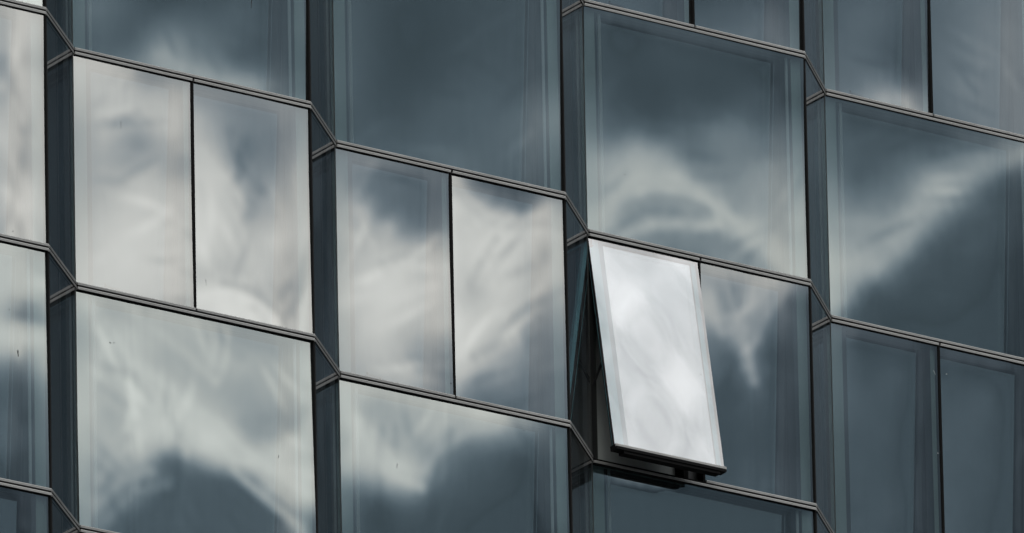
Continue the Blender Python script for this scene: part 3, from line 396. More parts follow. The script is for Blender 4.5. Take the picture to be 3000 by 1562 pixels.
[-4,3,0,0,-1,0,-1,-1,0,-1,-1,-1,-1,-1,-1,-1,-1,-1,-1,-6,-8,16,-14,-12,-2,1,3,4,3,1],
[-2,2,0,0,0,0,-1,0,-1,0,-1,0,-1,-1,0,-1,-1,-1,0,-4,-5,10,-15,-10,-3,5,2,2,1,1],
[-2,2,0,0,0,0,0,0,0,0,0,-1,0,-1,0,0,-1,-1,-1,-1,-5,1,-13,-2,2,1,2,0,0,0],
[-3,2,1,0,0,0,0,0,0,0,0,0,0,0,0,0,0,0,-1,-1,-2,-5,-11,7,3,-1,-2,-1,-1,-1],
[-4,2,0,1,0,0,0,1,0,0,0,0,0,0,0,0,1,0,0,-1,-7,-8,-2,18,3,-6,-4,-3,-2,-1],
[-4,1,1,0,0,0,0,0,1,0,0,0,1,0,0,0,0,1,0,-3,-7,-6,5,20,3,-9,-6,-3,-2,-1],
[-4,1,1,-1,0,0,0,1,0,0,0,0,0,1,0,0,1,0,0,-2,-8,-2,6,19,3,-9,-6,-3,-2,-1],
[0,0,0,-1,0,-1,0,0,-1,0,0,0,0,1,0,0,0,1,0,-4,-6,3,4,14,6,-8,-6,-2,-2,-1],
[6,0,-1,-1,-1,-1,-1,-1,0,-1,-1,0,-1,0,0,0,0,-1,-1,-2,-2,5,1,9,8,-4,-8,-2,0,-1],
[11,0,0,-1,-2,-1,-1,-1,-1,-1,-1,-1,-1,-1,0,-1,-1,-1,-1,-2,-2,5,2,5,11,-3,-11,-2,2,0],
[17,0,-1,-1,-1,-1,-1,-1,-1,-2,-1,-1,-1,-1,-1,-1,-1,-1,-1,-2,-1,0,2,9,8,-6,-9,2,0,-1],
[24,-1,-1,-1,-1,-1,-1,-2,-1,-1,-1,-1,-1,-1,-2,-1,-1,-1,-1,-1,-1,-3,5,15,7,-11,-6,-4,-2,-1],
[30,-1,-1,-1,-1,-1,-1,-2,-1,-1,-1,-1,-1,-2,-1,-1,-1,-2,-1,-2,-1,-6,8,10,-2,2,-6,-6,-3,0],
[36,-1,-1,-1,-1,-1,-1,-2,-1,-1,-1,-1,-1,-1,-2,-1,-1,-1,-2,-1,-4,-6,7,-2,-1,7,-3,-5,-2,0],
[38,0,0,0,-1,-1,-1,-1,-1,-1,-1,-1,-1,-1,-1,-1,-2,-1,-1,-3,-5,-7,8,-11,3,4,-1,-2,-1,0],
[35,0,1,1,0,1,0,0,0,-1,0,-1,-1,-1,-1,-1,-1,-1,-1,-4,-7,-8,4,-5,1,-2,2,-1,0,1],
[40,-2,-2,-1,-1,0,1,0,1,1,1,0,0,0,0,0,-1,0,0,-4,-8,-13,2,2,-5,-3,2,1,1,1],
[50,-2,-2,-2,-2,-2,-1,-2,-1,-1,-1,0,1,1,1,1,0,2,0,-2,-7,-16,4,2,-10,-4,2,3,2,2],
[60,-2,-2,-2,-2,-2,-1,-2,-2,-2,-2,-1,-2,-2,-1,-1,0,0,2,-3,2,-8,1,-5,-13,-2,2,4,3,2],
[67,-1,-1,-2,-1,-2,-1,-2,-2,-2,-2,-2,-2,-2,-2,-2,-3,-4,-5,-3,10,1,-5,-13,-7,-2,2,3,3,3],
[69,0,0,-1,0,-1,-1,-1,-1,-1,-2,-1,-2,-2,-2,-2,-3,-3,-3,-6,5,0,-14,-16,-4,2,3,3,4,3],
[68,1,0,0,0,0,0,0,0,-1,0,-1,-1,-1,-2,-1,-2,-1,-1,-7,-1,-8,-11,-16,-3,1,3,3,3,4],
[63,2,1,1,1,0,1,0,0,0,1,0,0,-1,0,0,-1,0,-2,-4,-9,-16,-12,-13,0,4,3,3,4,3],
[59,1,0,1,1,1,1,2,1,1,0,1,0,1,0,1,0,1,2,-5,-13,-27,-12,-3,4,2,3,4,4,3],
[57,1,0,0,0,1,0,1,1,1,1,1,1,2,1,1,1,2,2,-2,-16,-34,-9,9,6,0,2,3,4,2],
[57,1,0,0,0,0,0,0,0,0,1,0,1,1,1,1,1,2,2,-1,-13,-34,-13,17,10,0,2,3,3,2],
[58,1,0,-1,0,0,0,0,-1,0,0,1,0,0,0,0,0,0,-1,-2,-9,-28,-15,19,13,1,2,3,3,3],
[60,1,0,-1,0,-1,0,-1,0,0,0,-1,0,0,0,0,0,-1,0,-3,-9,-23,-13,13,11,4,2,2,4,3],
[62,1,0,-1,0,0,-1,-1,0,-1,0,-1,0,0,-1,0,0,0,-1,-3,-9,-15,-12,2,8,5,3,4,3,4],
[63,1,1,-1,0,0,-1,0,-1,0,-1,-1,0,-1,0,-1,0,0,0,-3,-10,-16,-11,2,7,3,3,4,4,3],
[64,1,1,-1,0,0,-1,0,0,-1,0,-1,0,-1,0,-1,0,-1,-1,-2,-9,-13,-11,0,3,3,3,4,3,4],
[66,0,1,-1,0,0,-1,0,-1,0,0,-1,0,-1,0,0,-1,0,1,-3,-7,-11,-11,-4,0,2,4,3,4,4],
[67,1,0,0,-1,0,-1,0,-1,0,-1,0,-1,0,-1,0,0,-1,1,0,-7,-10,-11,-5,-1,2,3,3,4,3],
[68,1,0,0,-1,0,-1,0,-1,0,-1,-1,0,-1,0,-1,-1,-1,-2,-3,-5,-7,-7,-5,-1,2,2,4,3,3],
[70,0,0,0,0,-1,-1,0,0,-1,-1,0,-1,-1,-1,-1,-1,-1,-2,-3,-5,-4,-6,-5,-2,1,3,2,3,3],
[71,0,1,-1,0,-1,0,-1,0,-1,0,-1,-1,0,-1,-1,-2,-1,-1,-3,-4,-4,-5,-5,-3,1,2,3,2,2]],
'0,2,S': [
[-22,0,0,0,0,0,0,0,0,0,0,0,0,1,0,0,1,0,1,0,1,4,5,8,5,3,1,0,0,2,0,1,0,0,1,0,0,0,1,0,0,1,0,1,0,0,-1,-4,-16,-5,0,-3,-2,0,-3,-5,-6,-6,-6],
[-21,-1,0,0,0,0,0,0,0,0,0,0,0,0,0,0,0,0,1,0,1,3,5,8,5,2,1,0,1,1,1,1,0,0,1,0,0,1,0,1,0,1,0,1,1,1,1,-7,-17,-4,1,-2,-2,1,-2,-7,-7,-6,-5],
[-21,0,0,0,0,0,-1,0,0,0,0,0,0,0,0,0,0,0,0,0,1,3,4,8,4,2,0,1,0,1,1,1,0,0,1,0,1,0,1,0,1,0,1,1,1,1,2,-5,-20,-1,2,-1,-2,0,-3,-6,-7,-6,-6],
[-20,0,0,0,-1,0,0,0,0,0,0,-1,0,0,0,0,0,0,0,0,1,2,5,6,4,1,1,0,0,1,1,0,0,1,0,0,1,0,1,0,1,0,1,1,0,1,1,-4,-18,0,6,-2,-1,-2,-3,-6,-6,-6,-6],
[-18,0,-1,0,-1,0,0,0,0,-1,0,0,0,0,0,0,-1,0,0,0,1,2,4,6,3,2,0,0,0,1,1,0,0,0,0,0,0,0,1,0,0,1,0,1,1,0,0,-5,-14,3,4,0,0,-2,-5,-4,-6,-6,-6],
[-15,0,-1,0,-1,-1,0,-1,0,0,-1,0,0,0,0,-1,0,0,0,0,1,2,3,6,2,1,0,0,1,0,1,0,0,0,0,0,0,0,0,0,0,0,0,0,0,0,-1,-5,-11,1,7,3,4,-3,-5,-6,-6,-7,-6],
[-11,-1,0,-1,-1,0,-1,-1,0,-1,0,-1,0,-1,0,-1,0,0,0,0,0,2,3,5,2,1,0,0,0,1,1,0,-1,0,0,0,0,0,0,0,0,0,-1,0,0,-1,-1,-4,-11,0,9,1,5,-1,-4,-5,-7,-6,-7],
[-8,0,-1,-1,0,-1,0,-1,0,-1,-1,0,-1,-1,0,-1,-1,0,0,-1,1,1,3,4,2,0,0,0,0,1,1,0,0,0,0,-1,0,0,0,0,-1,0,0,0,-1,-1,-1,-4,-7,0,6,0,3,1,-3,-5,-6,-6,-6],
[-6,0,-1,0,0,-1,0,-1,0,-1,0,-1,0,-1,-1,0,-1,-1,0,-1,0,1,3,3,1,1,-1,0,0,1,1,0,-1,0,0,0,0,0,-1,0,0,0,-1,0,-1,0,-2,-3,-6,-1,6,-1,3,1,-3,-4,-5,-7,-6],
[-6,0,0,0,0,0,0,0,-1,0,-1,0,0,-1,0,-1,0,-1,-1,0,0,1,2,3,1,-1,0,0,-1,1,0,0,0,0,0,-1,0,0,0,-1,0,0,0,-1,0,-1,-1,-2,-5,-3,6,-1,3,0,-2,-5,-5,-6,-7],
[-7,0,1,0,0,0,0,0,0,0,0,0,0,-1,0,0,-1,0,0,-1,0,1,2,3,0,0,0,-1,0,0,1,0,0,-1,0,-1,0,-1,0,0,-1,0,0,-1,0,0,-1,0,-4,-6,5,0,3,0,-3,-4,-6,-7,-7],
[-10,0,1,1,0,0,1,0,1,0,0,0,0,0,0,0,0,0,0,-1,1,0,2,3,1,0,-1,0,0,0,2,0,-1,0,-1,-1,0,-1,0,-1,0,-1,0,-1,0,0,-1,-1,-4,-7,7,1,4,-1,-3,-6,-7,-7,-7],
[-15,1,1,1,0,1,1,0,1,1,0,0,1,0,0,1,0,0,0,0,0,2,1,3,1,0,0,0,0,1,2,1,-1,0,-1,-1,0,-1,-1,0,-1,0,-1,0,-1,0,-1,-2,-5,-8,9,4,6,-1,-5,-8,-8,-9,-8],
[-23,1,2,1,1,2,1,1,1,1,0,1,1,0,1,1,0,0,1,0,1,1,2,3,1,1,0,0,0,1,3,1,0,-1,0,0,-1,0,-1,0,-1,-1,0,-1,0,-1,0,-2,-4,-9,7,6,6,-1,-6,-9,-10,-9,-9],
[-34,2,2,2,2,2,1,2,1,1,2,1,1,1,1,1,0,1,1,0,1,2,2,3,1,1,0,1,0,2,4,1,0,0,0,-1,0,0,-1,0,0,-1,0,-1,0,0,-1,0,-2,-11,3,5,4,0,-5,-9,-10,-10,-8],
[-47,2,3,2,2,2,2,3,2,1,2,2,1,2,1,2,1,1,1,1,1,2,2,3,2,1,1,0,1,2,4,2,0,0,1,0,0,0,0,-1,0,0,0,-1,0,-1,0,0,-1,-10,3,3,1,-1,-4,-8,-10,-10,-9],
[-62,3,2,3,2,3,2,3,2,2,2,3,2,2,2,2,1,2,2,1,2,2,2,3,2,2,1,1,1,3,4,2,1,0,1,0,0,0,1,0,0,0,0,0,0,0,0,-1,0,-10,1,4,1,-2,-5,-8,-9,-10,-10],
[-74,2,2,2,2,3,2,2,3,2,2,3,3,2,2,3,2,2,2,2,2,3,2,4,3,2,1,2,1,3,5,2,1,1,1,0,1,0,1,0,1,0,0,1,0,0,0,2,0,-9,0,4,0,-3,-6,-8,-10,-10,-10],
[-82,2,1,1,1,2,2,2,1,3,2,2,2,3,2,2,3,2,3,2,3,3,3,3,4,3,2,2,2,3,5,3,1,1,1,1,1,1,1,1,1,0,1,0,1,0,1,2,2,-9,0,5,-1,-3,-7,-9,-10,-10,-10],
[-85,1,0,0,1,1,0,2,1,1,2,1,2,2,2,2,2,2,3,2,3,2,3,4,4,3,3,2,3,4,5,3,2,2,1,2,1,2,1,1,1,1,1,1,1,1,1,2,3,-7,-2,7,0,-3,-8,-10,-10,-10,-7],
[-83,-1,0,0,-1,0,0,0,1,0,1,1,1,1,1,1,2,2,1,2,2,2,3,3,4,4,2,3,2,4,6,3,2,3,2,2,2,2,2,1,2,2,1,2,1,2,1,2,5,-7,-3,7,-1,-3,-6,-10,-11,-8,-7],
[-78,-2,0,-1,-1,-1,-1,0,0,-1,0,0,0,0,1,0,1,1,1,1,1,1,2,2,4,3,2,2,3,3,5,3,3,2,2,3,2,3,2,2,2,3,2,2,2,2,2,3,4,-3,-5,8,0,-5,-7,-9,-11,-10,-10],
[-68,-2,-2,-2,-2,-1,-2,-1,-1,-1,-1,0,-1,0,-1,0,0,0,0,0,1,0,1,1,3,2,1,2,2,2,4,2,2,3,2,2,3,2,2,3,2,3,2,2,3,2,3,2,5,1,-5,4,4,-3,-8,-10,-11,-11,-9],
[-57,-2,-1,-2,-2,-3,-2,-2,-2,-2,-1,-2,-1,-1,-1,-1,-1,-1,0,-1,0,0,-1,0,2,1,1,0,1,2,3,1,1,2,2,1,2,2,2,2,2,3,2,2,3,2,3,4,3,2,5,-7,8,1,-9,-10,-10,-11,-8],
[-51,-1,-1,-1,-1,-1,-2,-1,-2,-2,-2,-2,-3,-2,-2,-1,-2,-1,-2,-1,-1,-1,-1,-1,1,0,0,0,0,1,1,1,0,1,0,1,1,2,1,1,2,2,1,2,2,2,1,1,2,3,8,-16,18,2,-2,-8,-10,-10,-7],
[-52,1,0,0,0,0,-1,0,-1,-1,-1,-2,-1,-2,-2,-2,-2,-2,-2,-2,-2,-2,-2,-2,0,-1,-1,0,-1,0,0,0,0,0,-1,1,0,0,1,0,1,1,1,1,1,1,1,0,0,1,0,-15,19,16,-2,-6,-7,-8,-7],
[-55,1,0,1,1,0,0,1,0,0,0,0,-1,0,-1,-1,-2,-1,-2,-2,-2,-2,-3,-2,-2,-1,-2,-1,-2,-1,-1,-1,-1,0,-1,-1,0,0,-1,0,0,0,0,0,0,1,0,1,-2,-3,6,-12,21,5,0,-3,-4,-5,-6],
[-58,0,1,1,0,1,0,1,0,1,1,0,0,1,0,0,0,-1,0,-1,-1,-2,-1,-3,0,-2,-2,-2,-2,-2,-2,-2,-2,-1,-2,-1,-1,-1,-1,-1,-1,0,-1,0,-1,0,-1,0,-2,-5,0,4,5,3,1,0,-1,-2,-5],
[-60,0,0,1,0,1,0,0,1,1,0,1,0,1,0,1,1,0,0,0,0,0,-1,-1,0,0,-1,-1,-1,-2,-2,-2,-2,-2,-2,-2,-2,-2,-2,-2,-1,-2,-1,-1,-1,-1,-1,-1,-2,-4,-3,5,-2,2,3,1,-1,-2,-2],
[-61,0,0,0,0,1,0,0,0,1,0,1,0,0,1,1,0,1,0,1,0,0,0,0,1,1,0,0,-1,0,-1,-1,-1,-1,-2,-1,-2,-2,-2,-2,-2,-3,-2,-2,-2,-1,-2,-2,-3,-2,-2,5,-1,0,1,-1,-2,-3,2],
[-61,0,0,0,0,0,0,0,0,0,0,1,0,0,0,1,0,1,0,0,1,0,0,0,1,1,1,0,1,0,0,0,0,0,-1,0,-1,-1,-1,-1,-2,-1,-2,-2,-2,-3,-2,-2,-3,-1,-4,4,3,0,-2,-3,-4,-3,2],
[-60,0,0,0,-1,0,0,0,0,0,0,0,0,0,0,0,0,0,1,0,0,0,0,0,1,1,0,1,0,1,0,0,1,1,0,0,1,0,0,0,-1,0,-1,-1,-1,-1,-2,-2,5,2,-4,4,2,-2,-2,-3,-6,-4,-4],
[-58,0,0,-1,0,-1,0,0,0,-1,0,0,0,0,0,-1,0,0,0,1,0,-1,0,-1,1,1,0,1,0,0,1,0,1,0,1,1,0,1,0,1,0,0,1,0,0,0,0,0,8,9,4,14,1,2,-1,-7,-6,-4,-16],
[-55,-1,0,-1,0,-1,0,0,-1,0,0,-1,0,0,-1,0,0,0,0,-1,0,0,-1,-1,1,0,1,0,0,0,0,1,0,1,0,0,1,0,1,1,0,1,0,1,1,0,1,2,6,7,12,11,8,1,0,-5,-7,-8,-16],
[-53,0,-1,0,-1,0,-1,0,0,-1,0,-1,0,-1,0,0,-1,0,0,-1,0,-1,0,-1,0,0,0,0,0,0,0,0,1,0,0,0,0,1,0,1,0,1,0,1,0,1,1,0,6,6,5,5,12,7,0,-3,-6,-14,-15],
[-50,0,-1,0,-1,0,-1,0,-1,0,-1,0,-1,0,-1,0,-1,0,0,-1,0,-1,-1,-1,0,0,0,0,-1,0,0,0,0,0,0,0,0,1,0,0,0,0,1,0,0,1,0,0,4,8,6,3,12,8,0,-1,-8,-13,-11],
[-47,0,-1,0,-1,-1,0,-1,0,-1,0,-1,0,-1,0,-1,0,-1,0,-1,0,-1,-1,-1,0,-1,0,0,-1,0,0,0,0,0,0,0,0,-1,0,0,0,0,0,0,0,1,-1,0,1,4,4,-4,7,3,3,0,-2,-2,-2],
[-44,0,-1,0,-1,0,-1,-1,0,-1,0,-1,0,-1,0,-1,0,-1,-1,0,-1,0,-1,-2,0,-1,0,0,-1,0,0,0,0,0,-1,0,0,-1,0,0,0,0,-1,0,0,0,0,0,0,2,0,-4,4,2,0,1,0,1,-4],
[-41,-1,0,0,-1,-1,0,-1,0,-1,0,-1,0,-1,0,-1,-1,0,-1,0,-1,-1,-1,-1,-1,0,-1,0,-1,0,1,0,-1,0,-1,0,-1,0,0,-1,0,0,-1,0,0,0,0,0,0,0,-3,-1,2,-1,-1,0,0,-1,-3],
[-38,-1,0,-1,0,-1,0,-1,0,-1,0,-1,0,-1,-1,0,-1,0,-1,0,-1,-1,-1,-1,-1,-1,0,0,-1,0,1,-1,0,-1,0,-1,0,-1,0,0,-1,0,-1,0,0,-1,0,0,0,-2,-1,-3,2,-4,-2,0,-4,-5,-2],
[-36,0,-1,0,-1,0,-1,0,-1,0,-1,0,-1,0,-1,0,-1,0,-1,0,-1,-1,-1,-1,-1,-1,0,-1,0,0,0,0,0,-1,-1,0,0,-1,-1,0,-1,0,-1,0,0,0,-1,0,0,-3,-1,-1,1,-2,-3,-1,-5,-4,1],
[-33,-1,0,-1,0,-1,0,0,-1,0,-1,0,-1,0,-1,0,-1,0,-1,0,-1,-1,0,-2,-1,-1,0,-1,0,0,0,0,-1,0,-1,0,-1,0,-1,-1,0,-1,0,-1,0,0,0,-1,0,-1,-2,-1,0,1,-1,-1,0,0,-1],
[-31,0,-1,0,-1,0,-1,0,0,-1,0,-1,0,-1,0,-1,0,-1,0,-1,0,-1,-1,-1,-1,-1,0,-1,0,0,0,0,-1,-1,0,-1,0,-1,-1,0,-1,0,-1,0,-1,0,0,0,1,-1,-2,-2,-1,2,1,3,2,-1,-8],
[-29,0,-1,0,0,-1,0,-1,0,0,-1,0,-1,0,-1,0,-1,0,-1,0,-1,0,-1,-1,-1,-1,0,-1,0,-1,0,0,-1,0,-1,0,-1,-1,0,-1,-1,0,-1,0,-1,0,-1,1,1,-2,0,-2,0,2,5,2,0,-6,-4],
[-27,0,-1,0,0,-1,0,-1,0,0,-1,0,-1,0,0,-1,0,-1,0,-1,0,-1,0,-1,-1,-1,-1,0,-1,0,0,-1,0,-1,-1,0,-1,-1,0,-1,-1,0,-1,-1,-1,-1,-1,-1,-3,0,2,4,4,2,-1,1,-2,-1,-3],
[-25,0,-1,0,0,-1,0,-1,0,0,-1,0,0,-1,0,-1,0,0,-1,0,-1,0,-1,0,-1,-1,-1,0,-1,0,-1,-1,0,-1,-1,0,-1,0,-1,-1,-1,0,-1,-1,-1,-1,-2,-2,-1,-1,4,3,3,1,0,1,1,-1,-2],
[-23,-1,0,0,-1,0,0,-1,0,0,-1,0,0,-1,0,0,-1,0,-1,0,0,-1,0,-1,-1,-1,0,-1,0,-1,-1,-1,0,-1,0,-1,-1,0,-1,-1,0,-1,-1,-1,-1,-1,-2,-1,-1,1,2,2,3,1,1,1,1,-1,-1]],
'0,3,R': [
[-88,0,0,-1,0,-1,0,0,-1,0,0,-1,0,0,-1,0,-1,0,-1,-1,-1,-1,-1,-2,-1,-2,-2,-2,-2,-2],
[-86,0,0,-1,0,-1,0,0,-1,0,0,-1,0,0,-1,0,-1,0,-1,-1,-1,-1,-1,-1,-2,-2,-2,-2,-2,-2],
[-84,0,0,-1,0,0,-1,0,0,-1,0,-1,0,0,-1,0,0,-1,-1,-1,-1,-1,-1,-1,-2,-2,-2,-2,-2,-2],
[-82,0,0,-1,0,0,-1,0,0,-1,0,-1,0,0,-1,0,0,-1,-1,-1,0,-2,-1,-1,-2,-2,-2,-2,-2,-2],
[-80,0,0,-1,0,0,-1,0,0,-1,0,-1,0,0,-1,0,0,-1,0,-1,-1,-2,-1,-1,-2,-2,-2,-2,-2,-2],
[-77,-1,0,0,-1,0,-1,0,0,-1,0,0,-1,0,0,-1,0,-1,0,-1,-1,-1,-2,-1,-2,-2,-2,-2,-2,-2],
[-75,-1,0,0,-1,0,-1,0,0,-1,0,0,-1,0,0,-1,0,-1,0,-1,-1,-1,-2,-1,-2,-2,-2,-2,-2,-2],
[-73,-1,0,0,-1,0,-1,0,0,-1,0,0,-1,0,0,-1,0,0,-1,-1,-1,-1,-2,-1,-2,-2,-2,-2,-2,-2],
[-71,-1,0,0,-1,0,0,-1,0,0,-1,0,-1,0,0,-1,0,0,-1,-1,-1,-1,-1,-2,-2,-2,-2,-2,-2,-2],
[-69,-1,0,0,-1,0,0,-1,0,0,-1,0,0,-1,0,0,-1,0,-1,-1,-1,-1,-1,-2,-1,-2,-2,-2,-3,-2],
[-67,-1,0,0,-1,0,0,-1,0,0,0,-1,0,0,0,0,-1,0,0,-1,-1,-2,-1,-2,-2,-2,-2,-2,-2,-3],
[-65,0,-1,0,0,-1,0,-1,0,0,0,0,0,1,0,0,1,0,-1,-1,-1,-2,-2,-2,-2,-3,-2,-3,-2,-2],
[-63,0,-1,0,0,-1,0,0,0,0,0,1,1,1,2,2,1,0,0,-1,-2,-2,-3,-3,-4,-3,-3,-3,-3,-3],
[-61,0,-1,0,0,0,0,0,0,2,2,2,4,5,5,4,-1,0,-1,0,0,-1,-5,-6,-6,-7,-5,-5,-5,-3],
[-59,0,-1,0,0,0,1,2,3,5,6,8,0,-1,0,0,-1,0,-1,0,0,-1,0,0,-1,-6,-10,-8,-6,-5],
[-57,0,0,0,1,1,3,5,9,6,-1,0,0,-1,0,0,-1,0,-1,0,0,0,-1,0,-1,0,-1,-10,-8,-6],
[-55,0,1,0,2,5,7,10,0,0,-1,0,0,-1,0,0,-1,0,0,-1,0,0,-1,0,-1,0,0,-1,-6,-7],
[-52,0,2,2,6,12,3,-1,0,0,0,-1,0,-1,0,0,-1,0,0,-1,0,0,-1,0,-1,0,0,-1,-4,-7],
[-49,2,4,8,11,-1,0,0,-1,0,0,-1,0,-1,0,0,-1,0,0,-1,0,0,-1,0,0,-1,0,0,-5,-7],
[-44,5,11,6,0,-1,0,0,-1,0,0,-1,0,-1,0,0,0,-1,0,-1,0,0,-1,0,0,-1,0,0,-5,-7],
[-36,11,5,0,0,-1,0,0,-1,0,0,-1,0,0,-1,0,0,-1,0,-1,0,0,-1,0,0,-1,0,0,-4,-8],
[-19,2,-1,0,0,0,-1,0,-1,0,0,-1,0,0,-1,0,0,-1,0,-1,0,0,-1,0,0,-1,0,0,-1,-9],
[-15,0,0,-1,0,0,-1,0,-1,0,0,-1,0,0,-1,0,0,-1,0,0,-1,0,0,-1,0,-1,0,0,-1,-6],
[-13,0,0,-1,0,0,-1,0,-1,0,0,-1,0,0,-1,0,0,-1,0,0,-1,0,0,-1,0,-1,0,0,-1,-7],
[-11,0,0,-1,0,0,-1,0,0,-1,0,0,-1,0,-1,0,0,-1,0,0,-1,0,0,-1,0,-1,0,0,0,-10],
[-9,0,0,-1,0,0,-1,0,0,-1,0,0,-1,0,-1,0,0,-1,0,0,-1,0,0,-1,0,0,-1,0,-2,-10],
[-6,-1,0,-1,0,0,-1,0,0,-1,0,0,-1,0,-1,0,0,0,-1,0,-1,0,0,-1,0,0,-1,0,-5,-9],
[-4,-1,0,-1,0,0,-1,0,0,-1,0,0,-1,0,0,-1,0,0,-1,0,-1,0,0,-1,0,0,-1,0,-7,-9],
[-2,-1,0,-1,0,0,0,-1,0,-1,0,0,-1,0,0,-1,0,0,-1,0,-1,0,0,0,-1,0,-1,0,-10,-9],
[0,-1,0,0,-1,0,0,-1,0,-1,0,0,-1,0,0,-1,0,0,-1,0,0,-1,0,0,-1,0,-1,-2,-11,-9],
[2,-1,0,0,-1,0,0,-1,0,-1,0,0,-1,0,0,-1,0,0,-1,0,0,-1,0,0,-1,0,-1,-6,-11,-7],
[4,-1,0,0,-1,0,0,-1,0,0,-1,0,0,-1,0,-1,0,0,-1,0,0,-1,0,0,-1,0,-1,-11,-9,-7],
[6,-1,0,0,-1,0,0,-1,0,0,-1,0,0,-1,0,-1,0,0,-1,0,0,-1,0,0,-1,0,-5,-11,-9,-6],
[8,0,-1,0,-1,0,0,-1,0,0,-1,0,0,-1,0,-1,0,0,0,-1,0,-1,0,0,-1,0,-11,-10,-8,-6],
[10,0,-1,0,-1,0,0,-1,0,0,-1,0,0,-1,0,0,-1,0,0,-1,0,-1,0,0,-1,-7,-10,-9,-6,-5],
[12,0,-1,0,-1,0,0,-1,0,0,-1,0,0,-1,0,0,-1,0,0,-1,0,-1,0,0,-4,-12,-9,-6,-6,-4],
[14,0,-1,0,-1,0,0,0,-1,0,-1,0,0,-1,0,0,-1,0,0,-1,0,0,-1,-3,-13,-9,-6,-5,-4,-3],
[16,0,-1,0,0,-1,0,0,-1,0,-1,0,0,-1,0,0,-1,0,0,-1,0,0,-9,-15,-6,-4,-3,-3,-3,-3],
[18,0,-1,0,0,-1,0,0,-1,0,-1,0,0,0,-1,0,-1,0,0,-1,0,0,-39,-4,2,2,-1,-2,-3,-2],
[20,0,-1,0,0,-1,0,0,-1,0,0,-1,0,0,-1,0,-1,0,0,-1,0,0,-42,0,2,1,-2,-2,-3,-2],
[22,0,-1,0,0,-1,0,0,-1,0,0,-1,0,0,-1,0,-1,0,0,-1,0,0,-37,-1,1,-1,-3,-3,-2,-3],
[24,0,0,-1,0,-1,0,0,-1,0,0,-1,0,0,-1,0,-1,0,0,0,-1,0,-33,-2,-1,-1,-4,-3,-3,-2],
[26,0,0,-1,0,-1,0,0,-1,0,0,-1,0,0,-1,0,0,-1,0,0,-1,0,-36,-2,-1,0,-3,-3,-3,-2],
[28,0,0,-1,0,-1,0,0,-1,0,0,-1,0,0,-1,0,0,-1,0,0,-2,-19,-23,3,0,-1,-2,-3,-2,-3],
[30,0,0,-1,0,-1,0,0,0,-1,0,-1,0,0,-1,0,0,-1,-6,-11,-5,-7,-13,1,-1,-2,-1,-3,-2,-2],
[32,0,0,-1,0,0,-1,0,0,-1,0,-1,0,0,-1,0,0,-1,-7,-10,-7,-6,-8,-2,-2,-2,-2,-2,-2,-2]],
'0,0,S': [
[73,-1,0,0,-1,0,-1,0,0,-1,0,-1,0,0,-1,0,0,-1,0,0,-1,0,-1,0,-1,-1,-4,-7,-26,-15,0,-1,0,-1,0,0,-1,0,-1,0,0,-1,0,-1,0,0,-1,0,-1,0,0,-1,0,-1,0,0,-1,0,-1],
[75,-1,0,0,-1,0,-1,0,0,-1,0,-1,0,0,-1,0,0,-1,0,0,-1,0,-1,0,-1,-1,-3,-7,-24,-18,0,-1,0,-1,0,0,-1,0,-1,0,0,-1,0,-1,0,0,-1,0,-1,0,0,-1,0,-1,0,0,-1,0,-1],
[77,-1,0,0,-1,0,-1,0,0,-1,0,-1,0,0,-1,0,0,-1,0,0,-1,0,-1,0,-1,-1,-3,-6,-22,-21,0,-1,0,-1,0,0,-1,0,-1,0,0,-1,0,-1,0,0,-1,0,-1,0,0,-1,0,-1,0,0,-1,0,-1],
[79,-1,0,0,-1,0,-1,0,0,-1,0,-1,0,0,-1,0,0,-1,0,0,-1,0,-1,0,-1,-1,-2,-5,-19,-24,-2,-1,0,-1,0,0,-1,0,-1,0,0,-1,0,-1,0,0,-1,0,-1,0,0,-1,0,-1,0,0,-1,0,-1],
[81,-1,0,0,-1,0,-1,0,0,-1,0,-1,0,0,-1,0,0,-1,0,0,-1,0,-1,0,-1,-1,-2,-4,-14,-26,-6,-1,0,-1,0,0,-1,0,-1,0,0,-1,0,-1,0,0,-1,0,-1,0,0,-1,0,-1,0,0,-1,0,-1],
[83,-1,0,0,-1,0,-1,0,0,-1,0,-1,0,0,-1,0,0,-1,0,0,-1,0,-1,0,-1,0,-2,-3,-11,-28,-9,-1,0,-1,0,0,-1,0,-1,0,0,-1,0,-1,0,0,-1,0,-1,0,0,-1,0,-1,0,0,-1,0,0],
[85,-1,0,0,-1,0,-1,0,0,-1,0,-1,0,0,-1,0,0,-1,0,0,-1,0,-1,0,0,-1,-1,-3,-8,-24,-17,-1,0,-1,0,0,-1,0,-1,0,0,-1,0,-1,0,0,-1,0,-1,0,0,-1,0,-1,0,0,-1,0,0],
[87,-1,0,0,-1,0,-1,0,0,-1,0,-1,0,0,-1,0,0,-1,0,0,-1,0,-1,0,0,-1,-1,-2,-5,-17,-22,-7,0,-1,0,0,-1,0,-1,0,0,-1,0,-1,0,0,-1,0,-1,0,0,-1,0,0,-1,0,-1,0,0],
[89,-1,0,0,-1,0,-1,0,0,-1,0,-1,0,0,-1,0,0,-1,0,0,-1,0,-1,0,0,-1,-1,-1,-4,-11,-20,-17,0,-1,0,0,-1,0,-1,0,0,-1,0,-1,0,0,-1,0,-1,0,0,-1,0,0,-1,0,-1,0,0],
[91,-1,0,0,-1,0,-1,0,0,-1,0,-1,0,0,-1,0,0,-1,0,0,-1,0,-1,0,0,-1,-1,0,-3,-7,-15,-28,0,-1,0,0,-1,0,-1,0,0,-1,0,-1,0,0,-1,0,0,-1,0,-1,0,0,-1,0,-1,0,0],
